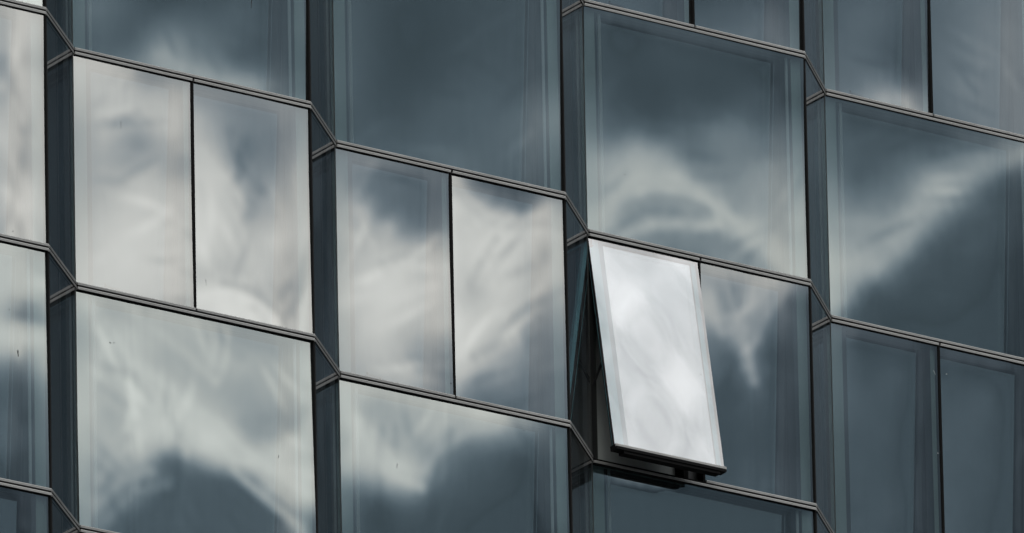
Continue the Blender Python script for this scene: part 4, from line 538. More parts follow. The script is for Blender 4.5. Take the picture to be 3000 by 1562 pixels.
[93,-1,0,0,-1,0,-1,0,0,-1,0,-1,0,0,-1,0,0,-1,0,0,-1,0,-1,0,0,-1,0,-1,-2,-4,-10,-21,-16,-1,0,0,-1,0,-1,0,0,-1,0,-1,0,0,-1,0,0,-1,0,-1,0,0,-1,0,-1,0,0],
[95,-1,0,0,-1,0,-1,0,0,-1,0,-1,0,0,-1,0,0,-1,0,0,-1,0,-1,0,0,-1,0,-1,-1,-2,-6,-12,-31,-2,0,0,-1,0,-1,0,0,-1,0,-1,0,0,-1,0,0,-1,0,-1,0,0,-1,0,-1,0,0],
[97,-1,0,0,-1,0,-1,0,0,-1,0,-1,0,0,-1,0,0,-1,0,0,-1,0,-1,0,0,-1,0,-1,0,-2,-3,-7,-21,-21,0,0,-1,0,-1,0,0,-1,0,-1,0,0,-1,0,0,-1,0,-1,0,0,-1,0,-1,0,0],
[99,-1,0,0,-1,0,-1,0,0,-1,0,-1,0,0,-1,0,0,-1,0,0,-1,0,-1,0,0,-1,0,-1,0,-1,-2,-4,-12,-21,-14,0,-1,0,-1,0,0,-1,0,0,-1,0,-1,0,0,-1,0,-1,0,0,-1,0,-1,0,0],
[101,-1,0,0,-1,0,-1,0,0,-1,0,-1,0,0,-1,0,0,-1,0,0,-1,0,-1,0,0,-1,0,-1,0,-1,-1,-2,-6,-16,-22,-6,-1,0,-1,0,0,-1,0,0,-1,0,-1,0,0,-1,0,-1,0,0,-1,0,-1,0,0],
[103,-1,0,0,-1,0,-1,0,0,-1,0,-1,0,0,-1,0,0,-1,0,0,-1,0,-1,0,0,-1,0,-1,0,0,-1,-1,-3,-7,-17,-25,-1,0,-1,0,0,-1,0,0,-1,0,-1,0,0,-1,0,-1,0,0,-1,0,-1,0,0],
[105,-1,0,0,-1,0,-1,0,0,-1,0,-1,0,0,-1,0,0,-1,0,0,-1,0,-1,0,0,-1,0,-1,0,0,-1,-1,-1,-4,-8,-16,-24,0,-1,0,0,-1,0,0,-1,0,-1,0,0,-1,0,-1,0,0,-1,0,-1,0,0],
[107,-1,0,0,-1,0,-1,0,0,-1,0,-1,0,0,-1,0,0,-1,0,0,-1,0,-1,0,0,-1,0,-1,0,0,-1,0,-1,-2,-4,-8,-21,-18,-1,0,0,-1,0,0,-1,0,-1,0,0,-1,0,-1,0,0,-1,0,-1,0,0],
[109,-1,0,0,-1,0,-1,0,0,-1,0,-1,0,0,-1,0,0,-1,0,0,-1,0,-1,0,0,-1,0,-1,0,0,-1,0,-1,-1,-1,-4,-10,-19,-19,0,0,-1,0,0,-1,0,-1,0,0,-1,0,-1,0,0,-1,0,-1,0,0],
[111,-1,0,0,-1,0,-1,0,0,-1,0,-1,0,0,-1,0,0,-1,0,0,-1,0,-1,0,0,-1,0,-1,0,0,-1,0,-1,0,-1,-1,-4,-8,-17,-23,0,-1,0,0,-1,0,-1,0,0,-1,0,-1,0,0,-1,0,-1,0,0],
[113,-1,0,0,-1,0,-1,0,0,-1,0,-1,0,0,-1,0,0,-1,0,0,-1,0,-1,0,0,-1,0,-1,0,0,-1,0,-1,0,0,-1,-2,-4,-8,-14,-19,-7,0,0,-1,0,-1,0,0,-1,0,-1,0,0,-1,0,-1,0,0],
[115,-1,0,0,-1,0,-1,0,0,-1,0,-1,0,0,-1,0,0,-1,0,0,-1,0,-1,0,0,-1,0,-1,0,0,-1,0,-1,0,0,-1,-1,-2,-3,-6,-14,-15,-13,0,-1,0,-1,0,0,-1,0,-1,0,0,-1,0,0,-1,0],
[117,-1,0,0,-1,0,-1,0,0,-1,0,-1,0,0,-1,0,0,-1,0,0,-1,0,-1,0,0,-1,0,-1,0,0,-1,0,-1,0,0,-1,0,-1,-1,-3,-5,-10,-15,-19,-1,0,-1,0,0,-1,0,-1,0,0,-1,0,0,-1,0],
[119,-1,0,0,-1,0,-1,0,0,-1,0,-1,0,0,-1,0,0,-1,0,0,-1,0,-1,0,0,-1,0,-1,0,0,-1,0,-1,0,0,-1,0,-1,0,-1,-2,-3,-6,-10,-19,-13,-1,0,0,-1,0,-1,0,0,-1,0,0,-1,0],
[121,-1,0,0,-1,0,-1,0,0,-1,0,-1,0,0,-1,0,0,-1,0,0,-1,0,-1,0,0,-1,0,-1,0,0,-1,0,-1,0,0,-1,0,-1,0,-1,-1,-1,-3,-5,-8,-10,-11,-13,-2,-1,0,-1,0,0,-1,0,0,-1,0],
[123,-1,0,0,-1,0,-1,0,0,-1,0,-1,0,0,-1,0,0,-1,0,-1,0,0,-1,0,0,-1,0,-1,0,0,-1,0,-1,0,0,-1,0,0,-1,0,-1,-1,-1,-2,-3,-5,-7,-11,-11,-8,-5,-2,0,0,-1,0,0,-1,0],
[125,-1,0,0,-1,0,-1,0,0,-1,0,-1,0,0,-1,0,0,-1,0,-1,0,0,-1,0,0,-1,0,-1,0,0,-1,0,-1,0,0,-1,0,0,-1,0,-1,0,-1,0,-2,-2,-2,-4,-5,-7,-8,-10,-11,-4,-1,0,0,-1,0],
[127,-1,0,0,-1,0,-1,0,0,-1,0,-1,0,0,-1,0,0,-1,0,-1,0,0,-1,0,0,-1,0,-1,0,0,-1,0,-1,0,0,-1,0,0,-1,0,-1,0,0,-1,0,-1,-1,-2,-2,-2,-2,-3,-4,-4,-3,-3,-3,-2,-2],
[129,-1,0,-1,0,0,-1,0,0,-1,0,-1,0,0,-1,0,0,-1,0,-1,0,0,-1,0,0,-1,0,-1,0,0,-1,0,-1,0,0,-1,0,0,-1,0,0,-1,0,-1,0,-1,0,-1,-1,-1,-1,-1,-2,-1,-2,-1,-2,0,-1],
[131,-1,0,-1,0,0,-1,0,0,-1,0,-1,0,0,-1,0,-1,0,0,-1,0,0,-1,0,0,-1,0,-1,0,0,-1,0,-1,0,0,-1,0,0,-1,0,0,-1,0,-1,0,0,-1,-1,0,0,-1,0,0,-1,0,-1,0,0,0],
[132,0,0,-1,0,0,-1,0,0,-1,0,-1,0,0,-1,0,-1,0,0,-1,0,0,-1,0,0,-1,0,-1,0,0,-1,0,-1,0,0,-1,0,0,-1,0,-1,0,0,-1,0,0,-1,0,-1,0,0,0,0,0,0,0,0,0,0],
[134,0,0,-1,0,0,-1,0,0,-1,0,-1,0,0,-1,0,-1,0,0,-1,0,0,-1,0,0,-1,0,-1,0,0,-1,0,-1,0,0,-1,0,0,-1,0,-1,0,0,-1,0,0,-1,0,-1,0,0,0,0,0,0,0,0,0,0],
[136,0,0,-1,0,0,-1,0,0,-1,0,-1,0,0,-1,0,-1,0,0,-1,0,0,-1,0,0,-1,0,-1,0,0,-1,0,-1,0,0,-1,0,0,-1,0,-1,0,0,-1,0,0,-1,0,-1,0,0,0,0,0,0,1,0,0,0],
[138,0,0,-1,0,0,-1,0,0,-1,0,-1,0,0,-1,0,-1,0,0,-1,0,0,-1,0,0,-1,0,-1,0,0,-1,0,-1,0,0,-1,0,0,-1,0,-1,0,0,-1,0,0,-1,0,-1,0,0,0,0,0,1,0,0,0,0],
[140,0,0,-1,0,0,-1,0,0,-1,0,-1,0,0,-1,0,-1,0,0,-1,0,0,-1,0,0,-1,0,-1,0,0,-1,0,-1,0,0,-1,0,0,-1,0,-1,0,0,-1,0,0,-1,0,-1,0,0,0,0,0,1,0,0,0,0],
[142,0,0,-1,0,0,-1,0,0,-1,0,-1,0,0,-1,0,-1,0,0,-1,0,0,-1,0,0,-1,0,-1,0,0,-1,0,-1,0,0,-1,0,-1,0,0,-1,0,0,-1,0,0,-1,0,-1,0,0,0,0,0,1,0,0,0,0],
[144,0,0,-1,0,0,-1,0,0,-1,0,-1,0,0,-1,0,-1,0,0,-1,0,0,-1,0,0,-1,0,-1,0,0,-1,0,-1,0,0,-1,0,-1,0,0,-1,0,0,-1,0,0,-1,0,-1,0,0,0,0,0,0,1,0,0,0],
[146,0,0,-1,0,0,-1,0,0,-1,0,-1,0,0,-1,0,-1,0,0,-1,0,0,-1,0,-1,0,0,-1,0,0,-1,0,-1,0,0,-1,0,-1,0,0,-1,0,0,-1,0,0,-1,0,-1,0,0,0,0,0,0,1,0,0,0],
[148,0,0,-1,0,0,-1,0,-1,0,0,-1,0,0,-1,0,-1,0,0,-1,0,0,-1,0,-1,0,0,-1,0,0,-1,0,-1,0,0,-1,0,-1,0,0,-1,0,0,-1,0,0,-1,0,-1,0,0,0,0,0,0,1,0,0,0],
[150,0,0,-1,0,0,-1,0,-1,0,0,-1,0,0,-1,0,-1,0,0,-1,0,-1,0,0,-1,0,0,-1,0,0,-1,0,-1,0,0,-1,0,-1,0,0,-1,0,0,-1,0,0,-1,0,-1,0,0,0,0,0,0,1,0,0,0],
[152,0,0,-1,0,-1,0,0,-1,0,0,-1,0,0,-1,0,-1,0,0,-1,0,-1,0,0,-1,0,0,-1,0,0,-1,0,-1,0,0,-1,0,-1,0,0,-1,0,0,-1,0,-1,0,0,-1,0,0,0,0,0,0,0,1,0,0],
[154,0,0,-1,0,-1,0,0,-1,0,0,-1,0,0,-1,0,-1,0,0,-1,0,-1,0,0,-1,0,0,-1,0,0,-1,0,-1,0,0,-1,0,-1,0,0,-1,0,0,-1,0,-1,0,0,-1,0,0,0,0,0,0,0,1,0,0],
[156,0,0,-1,0,-1,0,0,-1,0,0,-1,0,0,-1,0,-1,0,0,-1,0,-1,0,0,-1,0,0,-1,0,0,-1,0,-1,0,0,-1,0,-1,0,0,-1,0,0,-1,0,-1,0,0,-1,0,0,0,0,0,0,0,1,0,0],
[158,0,0,-1,0,-1,0,0,-1,0,0,-1,0,0,-1,0,-1,0,0,-1,0,-1,0,0,-1,0,0,-1,0,0,-1,0,-1,0,0,-1,0,-1,0,0,-1,0,-1,0,0,-1,0,0,-1,0,0,0,0,0,0,0,0,1,0],
[160,0,0,-1,0,-1,0,0,-1,0,0,-1,0,0,-1,0,-1,0,0,-1,0,-1,0,0,-1,0,0,-1,0,0,-1,0,-1,0,0,-1,0,-1,0,0,-1,0,-1,0,0,-1,0,0,-1,0,0,0,0,0,0,0,0,1,0],
[162,0,0,-1,0,-1,0,0,-1,0,0,-1,0,0,-1,0,-1,0,0,-1,0,-1,0,0,-1,0,0,-1,0,-1,0,0,-1,0,0,-1,0,-1,0,0,-1,0,-1,0,0,-1,0,0,-1,0,0,0,0,0,0,0,0,1,0],
[164,0,0,-1,0,-1,0,0,-1,0,0,-1,0,-1,0,0,-1,0,0,-1,0,-1,0,0,-1,0,0,-1,0,-1,0,0,-1,0,0,-1,0,-1,0,0,-1,0,-1,0,0,-1,0,0,-1,0,0,0,0,0,0,0,0,0,1]],
'2,0,S': [
[111,0,0,-1,-1,-2,1,0,-1,-3,0,0,-3,-1,1,-2,0,-1,0,0,-1,0,-1,-1,-2,-3,0,-2,-2,-2,-1,-1,1,1,3,-1,-5,1,4,1,0,-2,-1,1,1,-1,3,-3,-8,1,4,-2,-1,1,1,1,1,1,1],
[114,0,0,0,-2,-2,0,0,0,-2,0,-2,-1,-1,0,-1,-1,-2,1,-1,0,0,-1,-2,-1,-3,-1,0,-2,-1,-3,-2,1,2,3,-2,-4,-1,5,2,-2,-2,-1,1,1,-1,2,-1,-13,3,4,-2,-1,1,2,2,1,1,0],
[116,1,0,0,0,0,-3,-2,-2,2,0,-2,0,0,-2,-2,0,-4,1,-1,-2,-1,-3,-2,0,0,0,-1,-1,0,-2,-3,2,0,2,-1,-4,0,4,1,-1,-3,0,1,0,-2,3,-1,-15,2,6,-4,0,2,2,2,1,1,1],
[118,1,1,0,1,1,-1,-5,-5,-1,2,2,1,-1,-2,-2,1,-1,0,-1,-1,-3,-2,-5,-2,0,-1,-3,1,3,-3,-3,2,1,2,-1,-5,1,4,0,-4,-2,-1,2,0,-3,1,1,-15,2,5,-4,0,3,3,1,2,1,0],
[120,1,1,0,0,1,0,-1,-4,-5,-2,3,5,0,-1,-2,0,-1,1,-1,-1,-2,-1,-4,0,-1,-2,-3,0,1,-2,-3,1,1,0,-2,-4,0,3,0,-3,-2,-3,0,1,-2,-1,3,-15,1,5,-5,1,4,3,1,1,1,0],
[122,0,1,1,0,0,0,0,-1,-2,-3,-2,3,2,1,-1,-1,-1,0,0,-1,-2,-2,-2,-2,-1,1,-2,0,-1,-1,-2,0,-2,0,-2,-3,-1,2,-1,-3,-2,-2,-2,0,-2,2,5,-15,0,2,-7,1,4,3,1,2,1,0],
[123,1,1,1,0,1,0,-1,-2,1,0,0,-1,-1,0,0,1,-1,0,0,-1,-2,-2,-2,-3,-1,0,0,-1,-1,0,-2,0,-2,-2,-1,-3,0,1,-2,-3,-2,-1,0,-2,-9,2,10,-13,-3,1,-7,2,3,3,1,1,1,1],
[124,1,1,1,1,1,1,-2,-1,1,2,1,1,-1,-1,-2,0,-1,1,0,-2,-2,-2,-2,-3,-1,-1,0,0,-2,-1,-1,0,-1,-2,-3,-2,0,1,-2,-4,-1,-1,0,-1,-8,-5,6,-10,1,1,-6,0,3,2,1,1,1,0],
[125,1,1,1,1,1,0,0,1,1,1,3,0,0,0,-1,-2,-1,1,0,-2,-2,-3,-4,-2,0,-1,-1,0,-2,-2,-1,1,0,-3,-3,-2,0,0,-2,-3,-2,-2,-1,-1,-3,-6,-2,-12,6,4,-9,1,2,2,0,1,1,1],
[126,0,2,1,1,0,1,1,2,1,2,2,0,0,0,-1,0,-1,0,0,-2,-3,-3,-3,-2,-1,-1,-2,0,-1,-1,-2,0,-1,-2,-3,-2,-1,1,-2,-3,-3,-1,-2,-1,-1,-1,-1,-21,2,6,-6,0,2,2,0,0,0,1],
[127,1,0,2,1,1,2,1,1,2,2,1,1,0,-1,0,0,-1,1,-1,-3,-2,-2,-2,-3,-2,-2,-1,-1,-1,-1,-1,-1,-1,-2,-3,-2,0,0,-2,-3,-2,-1,-3,-1,-1,-1,4,-17,-6,-2,-2,3,1,0,-1,1,0,1],
[128,0,1,2,1,2,3,1,1,2,2,1,1,0,0,1,-1,-1,0,0,-2,-3,-2,-2,-2,-3,-2,-1,-1,-2,0,-2,-1,-2,-1,-3,-3,0,1,-3,-2,-2,-1,-3,-1,-3,-2,6,-14,-6,-8,-2,4,0,-1,0,1,0,1],
[129,1,1,1,1,3,2,2,1,2,1,3,0,2,1,-1,0,-2,-1,0,-1,-3,-2,-2,-1,-3,-2,-1,-3,-1,-1,-2,0,-2,-2,-3,-1,0,0,-2,-3,-1,-2,-3,-1,-2,-4,6,-13,-3,-5,-6,1,-1,-1,-1,0,0,1],
[131,0,1,1,1,2,3,2,2,2,2,2,2,1,2,1,0,-2,-1,-1,-2,-3,-2,-2,-1,-3,-2,-2,-2,-2,-2,-2,0,-1,-3,-3,-1,1,-1,-2,-2,0,-2,-3,0,-3,-4,4,-12,-2,-6,-8,1,-1,-1,-1,-1,0,1],
[133,0,1,1,1,2,2,3,3,2,2,2,1,3,2,2,0,-1,-1,-2,-2,-3,-2,-2,-1,-2,-1,-2,-2,-2,-3,-2,-2,-1,-3,-4,0,0,-1,-3,-1,0,-1,-2,-1,-4,-3,4,-11,-4,-6,-9,1,-1,-1,-2,-1,0,0],
[135,1,1,1,1,2,2,3,2,2,3,2,1,4,2,2,1,-1,-1,-1,-2,-3,-4,-3,-1,-1,0,-2,-1,-1,-1,-3,-3,-1,-5,-4,-1,0,-2,-2,-2,0,0,1,-2,-5,-4,5,-11,-8,-4,-8,1,0,-2,-3,-2,-1,1],
[138,0,1,1,2,1,2,2,3,3,2,1,2,4,3,3,1,-1,0,0,-2,-2,-4,-3,-3,-2,-2,-2,-3,-2,-1,-2,-2,-1,-3,-4,-1,0,-1,-3,-1,0,-1,3,0,-7,-3,4,-7,-10,-7,-8,1,-1,-2,-2,-2,-1,-1],
[140,1,1,1,1,2,1,3,3,2,1,1,1,5,5,3,2,1,0,-1,0,-3,-3,-3,-4,-3,-2,-3,-2,-3,-2,-3,-2,-1,-2,-3,0,-1,-1,-2,-1,-1,-2,1,3,-2,-4,1,-8,-10,-6,-7,1,-1,-2,-4,-1,-1,-1],
[143,1,1,1,1,1,2,3,2,2,1,1,2,5,4,4,3,1,1,0,0,-3,-3,-3,-4,-4,-3,-3,-2,-2,-3,-3,-1,-2,-2,-2,-1,-1,-1,-2,-2,-1,-1,-1,1,1,1,0,-10,-12,-4,-6,0,0,-2,-3,-3,0,-1],
[146,0,1,1,1,2,2,2,2,2,1,1,3,4,4,4,5,2,0,0,-1,-2,-2,-2,-4,-5,-4,-3,-3,-3,-2,-2,-1,-2,-3,-2,-2,-1,-1,-1,-2,-1,0,-1,-1,0,3,5,-9,-14,-7,-4,-1,0,-1,-2,-4,-2,0],
[148,1,1,1,1,1,2,2,1,2,3,1,4,4,4,4,3,2,1,0,0,-2,-2,-2,-4,-4,-4,-4,-3,-3,-2,-2,-1,-3,-2,-2,-2,-1,-1,-2,-2,1,1,-1,-2,-3,0,9,-5,-15,-8,-4,1,0,0,-3,-2,-4,-3],
[151,1,0,1,1,1,2,2,2,1,2,3,7,4,3,3,2,1,1,1,0,-1,-2,-3,-4,-4,-3,-4,-2,-3,-3,-3,-1,-2,-4,-1,-1,-1,-1,-1,-1,0,1,-3,-3,-2,-1,8,-5,-12,-5,-4,-1,1,-1,-2,-1,-3,-4],
[154,0,1,0,1,1,3,2,2,0,2,4,5,5,5,3,3,0,1,1,0,-1,-2,-4,-4,-4,-4,-3,-3,-2,-3,-2,-1,-2,-3,-2,1,-1,0,-3,-2,-2,1,-4,-2,0,-1,7,-7,-13,0,-3,-2,0,0,-1,-1,-2,-3],
[156,1,0,1,0,1,2,3,2,1,2,3,5,3,4,5,4,3,1,2,0,-2,-3,-5,-2,-3,-4,-5,-5,-4,-2,0,0,-1,-4,-1,-1,-1,-2,-3,-3,-1,1,-1,-2,-1,0,7,-8,-15,-1,1,-1,1,-1,-1,-1,-2,-2],
[159,0,1,0,1,0,2,3,2,1,1,4,4,4,4,4,5,4,2,2,0,-2,-3,-4,-2,-4,-3,-5,-5,-6,-5,-2,1,0,-1,-3,-2,-1,-1,-3,-2,0,2,-2,-2,-1,1,7,-6,-17,-3,0,1,2,0,-2,-2,-1,-1],
[161,1,0,1,0,1,1,3,2,0,2,4,5,4,4,4,5,4,3,1,0,-2,-4,-3,-3,-3,-4,-3,-3,-5,-5,-5,-3,-2,0,0,-1,-1,0,-3,-2,0,1,-2,-3,0,0,8,-6,-18,-2,0,0,1,0,-1,-1,-1,-1],
[163,1,0,1,0,1,2,3,1,1,2,3,4,4,4,6,6,4,3,-1,0,-2,-4,-3,-3,-3,-4,-2,-2,-4,-4,-4,-5,-4,-2,0,0,0,0,-3,-2,0,1,-2,-4,-1,1,7,-5,-19,-1,2,-2,0,-1,0,0,-1,0],
[166,0,1,0,0,1,3,3,1,0,1,4,3,4,6,6,6,4,1,0,0,-3,-4,-4,-2,-2,-2,-3,-3,-4,-4,-3,-4,-4,-2,-2,-1,1,1,-3,-2,0,1,-1,-5,-1,0,7,-4,-18,-2,3,-3,-1,0,0,-1,0,-1],
[168,0,1,0,1,1,2,3,1,0,2,3,2,4,5,7,5,4,2,1,0,-3,-4,-3,-3,-2,-3,-2,-3,-4,-4,-2,-3,-3,-2,-4,-2,0,1,-2,-1,0,1,-1,-5,-2,1,8,-3,-17,-4,1,-3,-1,0,0,-1,0,-1],
[170,1,0,1,0,2,2,2,1,0,2,2,2,3,6,5,5,4,2,1,0,-2,-2,-3,-4,-3,-1,-2,-3,-2,-3,-2,-2,-3,-2,-4,-5,-3,2,0,-1,0,1,-1,-5,-2,1,7,-3,-14,-7,1,-4,0,0,0,0,-1,0],
[172,1,0,1,1,1,2,2,1,1,1,2,1,4,4,5,3,3,2,1,0,0,-2,-2,-3,-3,-2,-1,-3,-1,-2,-3,-3,-3,-2,-4,-2,-2,-2,-2,0,1,3,-1,-5,-2,1,4,-2,-13,-8,2,-3,-1,0,0,0,0,-1],
[174,1,1,0,1,1,2,2,1,1,1,2,2,3,4,3,2,2,1,2,1,1,-1,-1,-3,-3,-2,-2,-2,-1,-3,-3,-3,-3,-2,-3,-1,0,-1,-4,-4,0,4,2,-5,-2,0,3,-3,-11,-8,2,-3,0,0,-1,0,0,0],
[176,1,1,1,1,1,1,2,1,1,2,2,2,3,3,2,2,2,1,1,1,1,-1,0,-2,-2,-3,-3,-2,0,-2,-4,-3,-2,-4,-3,-1,0,1,-2,-3,-3,-1,3,-2,-1,0,3,-2,-12,-9,1,-2,-1,2,-1,-1,0,0],
[178,1,1,1,1,1,1,2,1,1,2,2,2,3,3,2,2,2,1,1,0,1,-1,0,-2,-2,-2,-4,-2,0,-2,-2,-4,-2,-3,-3,0,-1,0,-1,-1,-2,-1,-2,-4,0,3,2,-1,-11,-11,1,-2,0,1,0,0,-1,0],
[181,0,1,1,1,1,1,2,1,2,1,2,3,2,3,2,2,1,2,1,0,0,0,-1,-2,-2,-2,-3,-2,-1,-1,-3,-4,-2,-2,-2,0,0,-1,-2,-2,0,1,-1,-6,-3,2,3,0,-9,-11,-2,0,1,0,0,1,-2,0],
[183,0,1,1,1,1,1,2,1,2,2,2,2,3,2,2,2,1,2,0,1,0,-1,-1,-1,-2,-2,-3,-2,-2,-2,-2,-3,-2,-2,-1,0,-2,-1,-3,-1,0,1,0,-3,-3,-1,2,1,-6,-13,-3,1,2,1,-1,0,-1,-1],
[185,1,0,1,1,1,2,1,1,2,2,2,2,3,2,2,2,1,1,1,1,0,-1,-1,-2,-2,-2,-2,-2,-2,-2,-2,-3,-2,-2,-1,-1,-1,-2,-2,-1,0,0,0,-2,-2,0,1,1,-5,-14,-5,3,3,0,-1,-1,0,-1],
[187,1,0,1,1,2,1,1,2,1,2,2,3,2,2,2,2,1,1,1,1,-1,-1,-1,-1,-2,-2,-2,-2,-2,-2,-3,-2,-2,-1,-2,-1,-1,-2,-2,-1,0,0,-1,-1,-1,0,1,0,-5,-14,-6,4,3,1,-1,-1,-1,1],
[189,1,1,1,0,2,1,1,2,1,2,2,3,2,2,2,2,1,1,1,0,0,-1,-1,-1,-2,-2,-2,-3,-2,-2,-2,-2,-2,-1,-2,-1,-2,-1,-2,0,-1,-1,0,-1,-1,0,-1,-1,-4,-9,-6,2,2,0,0,-1,-1,0],
[191,1,1,1,1,1,1,1,2,2,1,3,2,2,2,2,2,1,1,1,0,0,-1,-1,-2,-2,-2,-2,-2,-2,-2,-2,-2,-2,-1,-2,-1,-2,-1,-1,-1,-1,-1,0,-1,-1,-1,-1,-2,-4,-6,-4,0,0,1,-1,0,0,-1],
[193,1,1,1,1,1,1,1,2,2,2,2,2,2,2,2,2,2,0,1,0,0,-1,-2,-1,-2,-2,-2,-2,-2,-2,-2,-2,-2,-1,-2,-1,-2,-1,-1,-1,-1,-1,-1,-1,-1,-1,-1,-2,-3,-5,-3,-1,-1,0,0,0,0,-1],
[195,1,1,1,1,1,1,1,2,2,2,2,2,2,2,2,2,2,0,1,0,-1,0,-2,-2,-1,-2,-2,-2,-2,-2,-2,-2,-2,-2,-1,-2,-1,-1,-1,-1,-1,-1,-1,-1,-1,-1,-2,-2,-3,-3,-3,-1,-1,-1,0,0,0,-1],
[197,1,1,1,1,1,1,1,2,2,2,2,2,2,2,2,2,2,0,1,0,-1,-1,-1,-2,-2,-2,-2,-2,-2,-2,-2,-1,-2,-2,-1,-2,-1,-1,-1,-1,-1,-1,-1,-1,-1,-1,-2,-2,-3,-3,-2,-2,-1,-1,0,0,-1,0],
[199,1,1,1,1,1,1,1,2,2,2,2,2,2,3,2,1,2,0,1,0,-1,-1,-1,-2,-2,-2,-2,-2,-2,-2,-2,-2,-1,-2,-1,-2,-1,-1,-1,-1,-1,-1,-1,-1,-2,-1,-2,-2,-2,-3,-2,-2,-1,-1,0,0,-1,0],
[201,1,1,1,1,1,1,2,1,2,2,2,2,2,3,2,1,2,0,1,0,-1,-1,-1,-2,-2,-2,-2,-2,-2,-2,-2,-2,-1,-2,-1,-2,-1,-1,-1,-1,-1,-1,-1,-1,-2,-1,-2,-2,-2,-3,-2,-1,-2,0,-1,0,-1,0],
[203,1,1,1,1,1,1,2,1,2,2,2,2,3,2,2,1,2,0,1,-1,0,-1,-2,-1,-2,-2,-2,-2,-2,-2,-2,-2,-1,-2,-1,-2,-1,-1,-1,-1,-2,0,-2,-1,-1,-2,-1,-2,-3,-2,-2,-1,-1,-1,-1,0,-1,0],
[204,1,1,2,1,1,1,2,1,2,2,2,2,3,2,2,1,2,0,1,-1,0,-2,-1,-2,-2,-2,-2,-2,-1,-2,-2,-2,-2,-1,-2,-1,-1,-1,-2,-1,-1,-1,-1,-1,-1,-2,-2,-2,-2,-2,-2,-1,-1,-1,-1,0,-1,0]],
'2,1,L': [
[-73,-2,-2,-2,-2,-1,-2,-5,-3,0,0,-1,1,-1,1,-1,0,5,2,7,6,4,3,6,4,6,6,4,4,3],
[-73,-2,-2,-2,-2,-2,-2,-5,-5,0,-3,2,1,0,0,0,-1,2,3,7,5,7,-1,10,3,8,8,4,4,4],
[-73,-3,-2,-2,-3,-2,-2,-4,-8,-4,-8,0,2,4,5,2,0,-1,0,6,5,5,-2,10,5,7,12,9,4,5],
[-73,-3,-3,-3,-2,-3,-3,-1,-4,-1,-1,-1,-4,-5,-10,-1,7,7,8,10,10,5,-8,13,4,6,10,7,3,4],
[-73,-3,-3,-3,-4,-2,-2,-3,-2,-1,-1,1,0,1,2,-1,-3,-9,-4,19,16,9,-4,9,7,4,11,3,3,3],
[-73,-3,-3,-4,-3,-3,-3,-2,-3,-1,0,-1,2,4,4,1,4,4,1,-3,1,9,3,8,3,-6,13,7,5,4],
[-72,-3,-4,-3,-4,-4,-3,-2,-2,-1,-2,1,3,3,5,0,4,15,7,6,4,4,-8,2,4,-7,7,2,2,3],
[-71,-3,-4,-4,-4,-4,-4,-2,-1,-1,-2,1,3,3,3,1,3,10,7,4,9,4,-6,0,5,2,8,2,1,1],
[-70,-3,-3,-4,-4,-5,-5,-5,1,-1,-1,0,4,3,3,2,3,7,7,5,4,3,-3,3,4,3,7,5,2,0],
[-69,-3,-4,-3,-4,-5,-7,-5,1,-1,-4,1,4,4,4,5,3,4,5,5,6,4,-4,1,1,0,6,5,5,3],
[-69,-3,-3,-4,-3,-6,-6,-7,1,-3,-4,0,6,4,5,4,5,2,2,4,7,4,-5,2,1,1,7,5,3,2],
[-69,-3,-4,-3,-3,-5,-7,-6,1,-1,-5,-1,1,1,7,7,4,4,0,2,5,5,-6,3,2,0,8,3,3,3],
[-70,-4,-3,-3,-2,-4,-6,-6,1,-2,-4,-1,-1,-3,0,6,8,9,3,-1,3,4,-7,2,1,-1,6,5,4,4],
[-72,-6,-3,-1,-2,-2,-4,-4,-1,-3,-4,0,2,0,-5,-2,-1,8,11,6,4,1,-9,0,2,-1,3,5,6,4],
[-72,-8,-5,-2,-1,0,-2,-1,-1,-4,-6,-1,2,3,0,0,-5,-4,1,10,12,7,-10,-1,1,-1,0,3,3,6],
[-68,-8,-6,-5,-4,-3,0,0,1,-3,-4,-3,1,1,2,4,2,-4,-8,-5,11,14,1,-2,0,-2,2,3,0,1],
[-64,-6,-6,-6,-6,-5,-4,-1,1,0,-2,-3,0,0,0,3,4,4,-1,-6,-3,6,3,3,5,1,-1,1,3,2],
[-60,-6,-7,-3,-4,-4,-3,-6,-2,-3,-2,-1,0,-1,0,0,3,3,3,1,2,-2,-4,-5,11,7,3,0,1,2],
[-56,-6,-7,-5,-9,-2,-2,-1,-1,-3,-4,-2,-1,0,0,1,0,0,-1,2,7,7,-3,-8,0,4,8,3,0,2],
[-53,-6,-3,-6,-10,-10,-9,-1,4,3,0,-4,-2,0,1,2,0,-1,-1,-1,4,7,1,-4,0,1,4,4,2,1],
[-49,-7,-4,-2,-6,-7,-10,-11,-9,3,8,2,-1,-1,0,2,2,0,0,-1,1,2,-1,-6,5,6,3,2,2,1],
[-45,-5,-12,2,-2,-4,-2,-7,-14,-7,-4,4,6,0,-1,1,2,2,3,-2,1,2,-3,-12,0,6,6,5,3,2],
[-41,-4,-9,-6,2,-3,-3,1,-6,-8,-13,-1,6,1,-3,-1,2,1,5,0,3,4,-1,-13,-2,1,4,5,3,2],
[-38,-3,-5,-15,2,1,-2,-1,-4,1,-3,-1,-6,-7,-4,0,3,-2,5,0,5,5,2,-11,0,2,-2,2,2,2],
[-34,-4,-3,-10,-14,10,0,0,-6,-3,0,7,0,-10,-9,-1,-4,-3,1,-1,4,3,2,-11,6,5,-1,-1,3,4],
[-32,-3,-3,-5,-15,1,9,-2,-4,-6,-4,0,-1,3,8,-1,-13,-12,1,-4,7,-1,-2,-11,5,8,-1,2,2,4],
[-31,-3,-3,-5,-9,-13,15,5,-7,-5,-2,2,-4,-3,2,9,5,-5,-10,-13,6,6,1,-12,3,4,-5,0,-2,3],
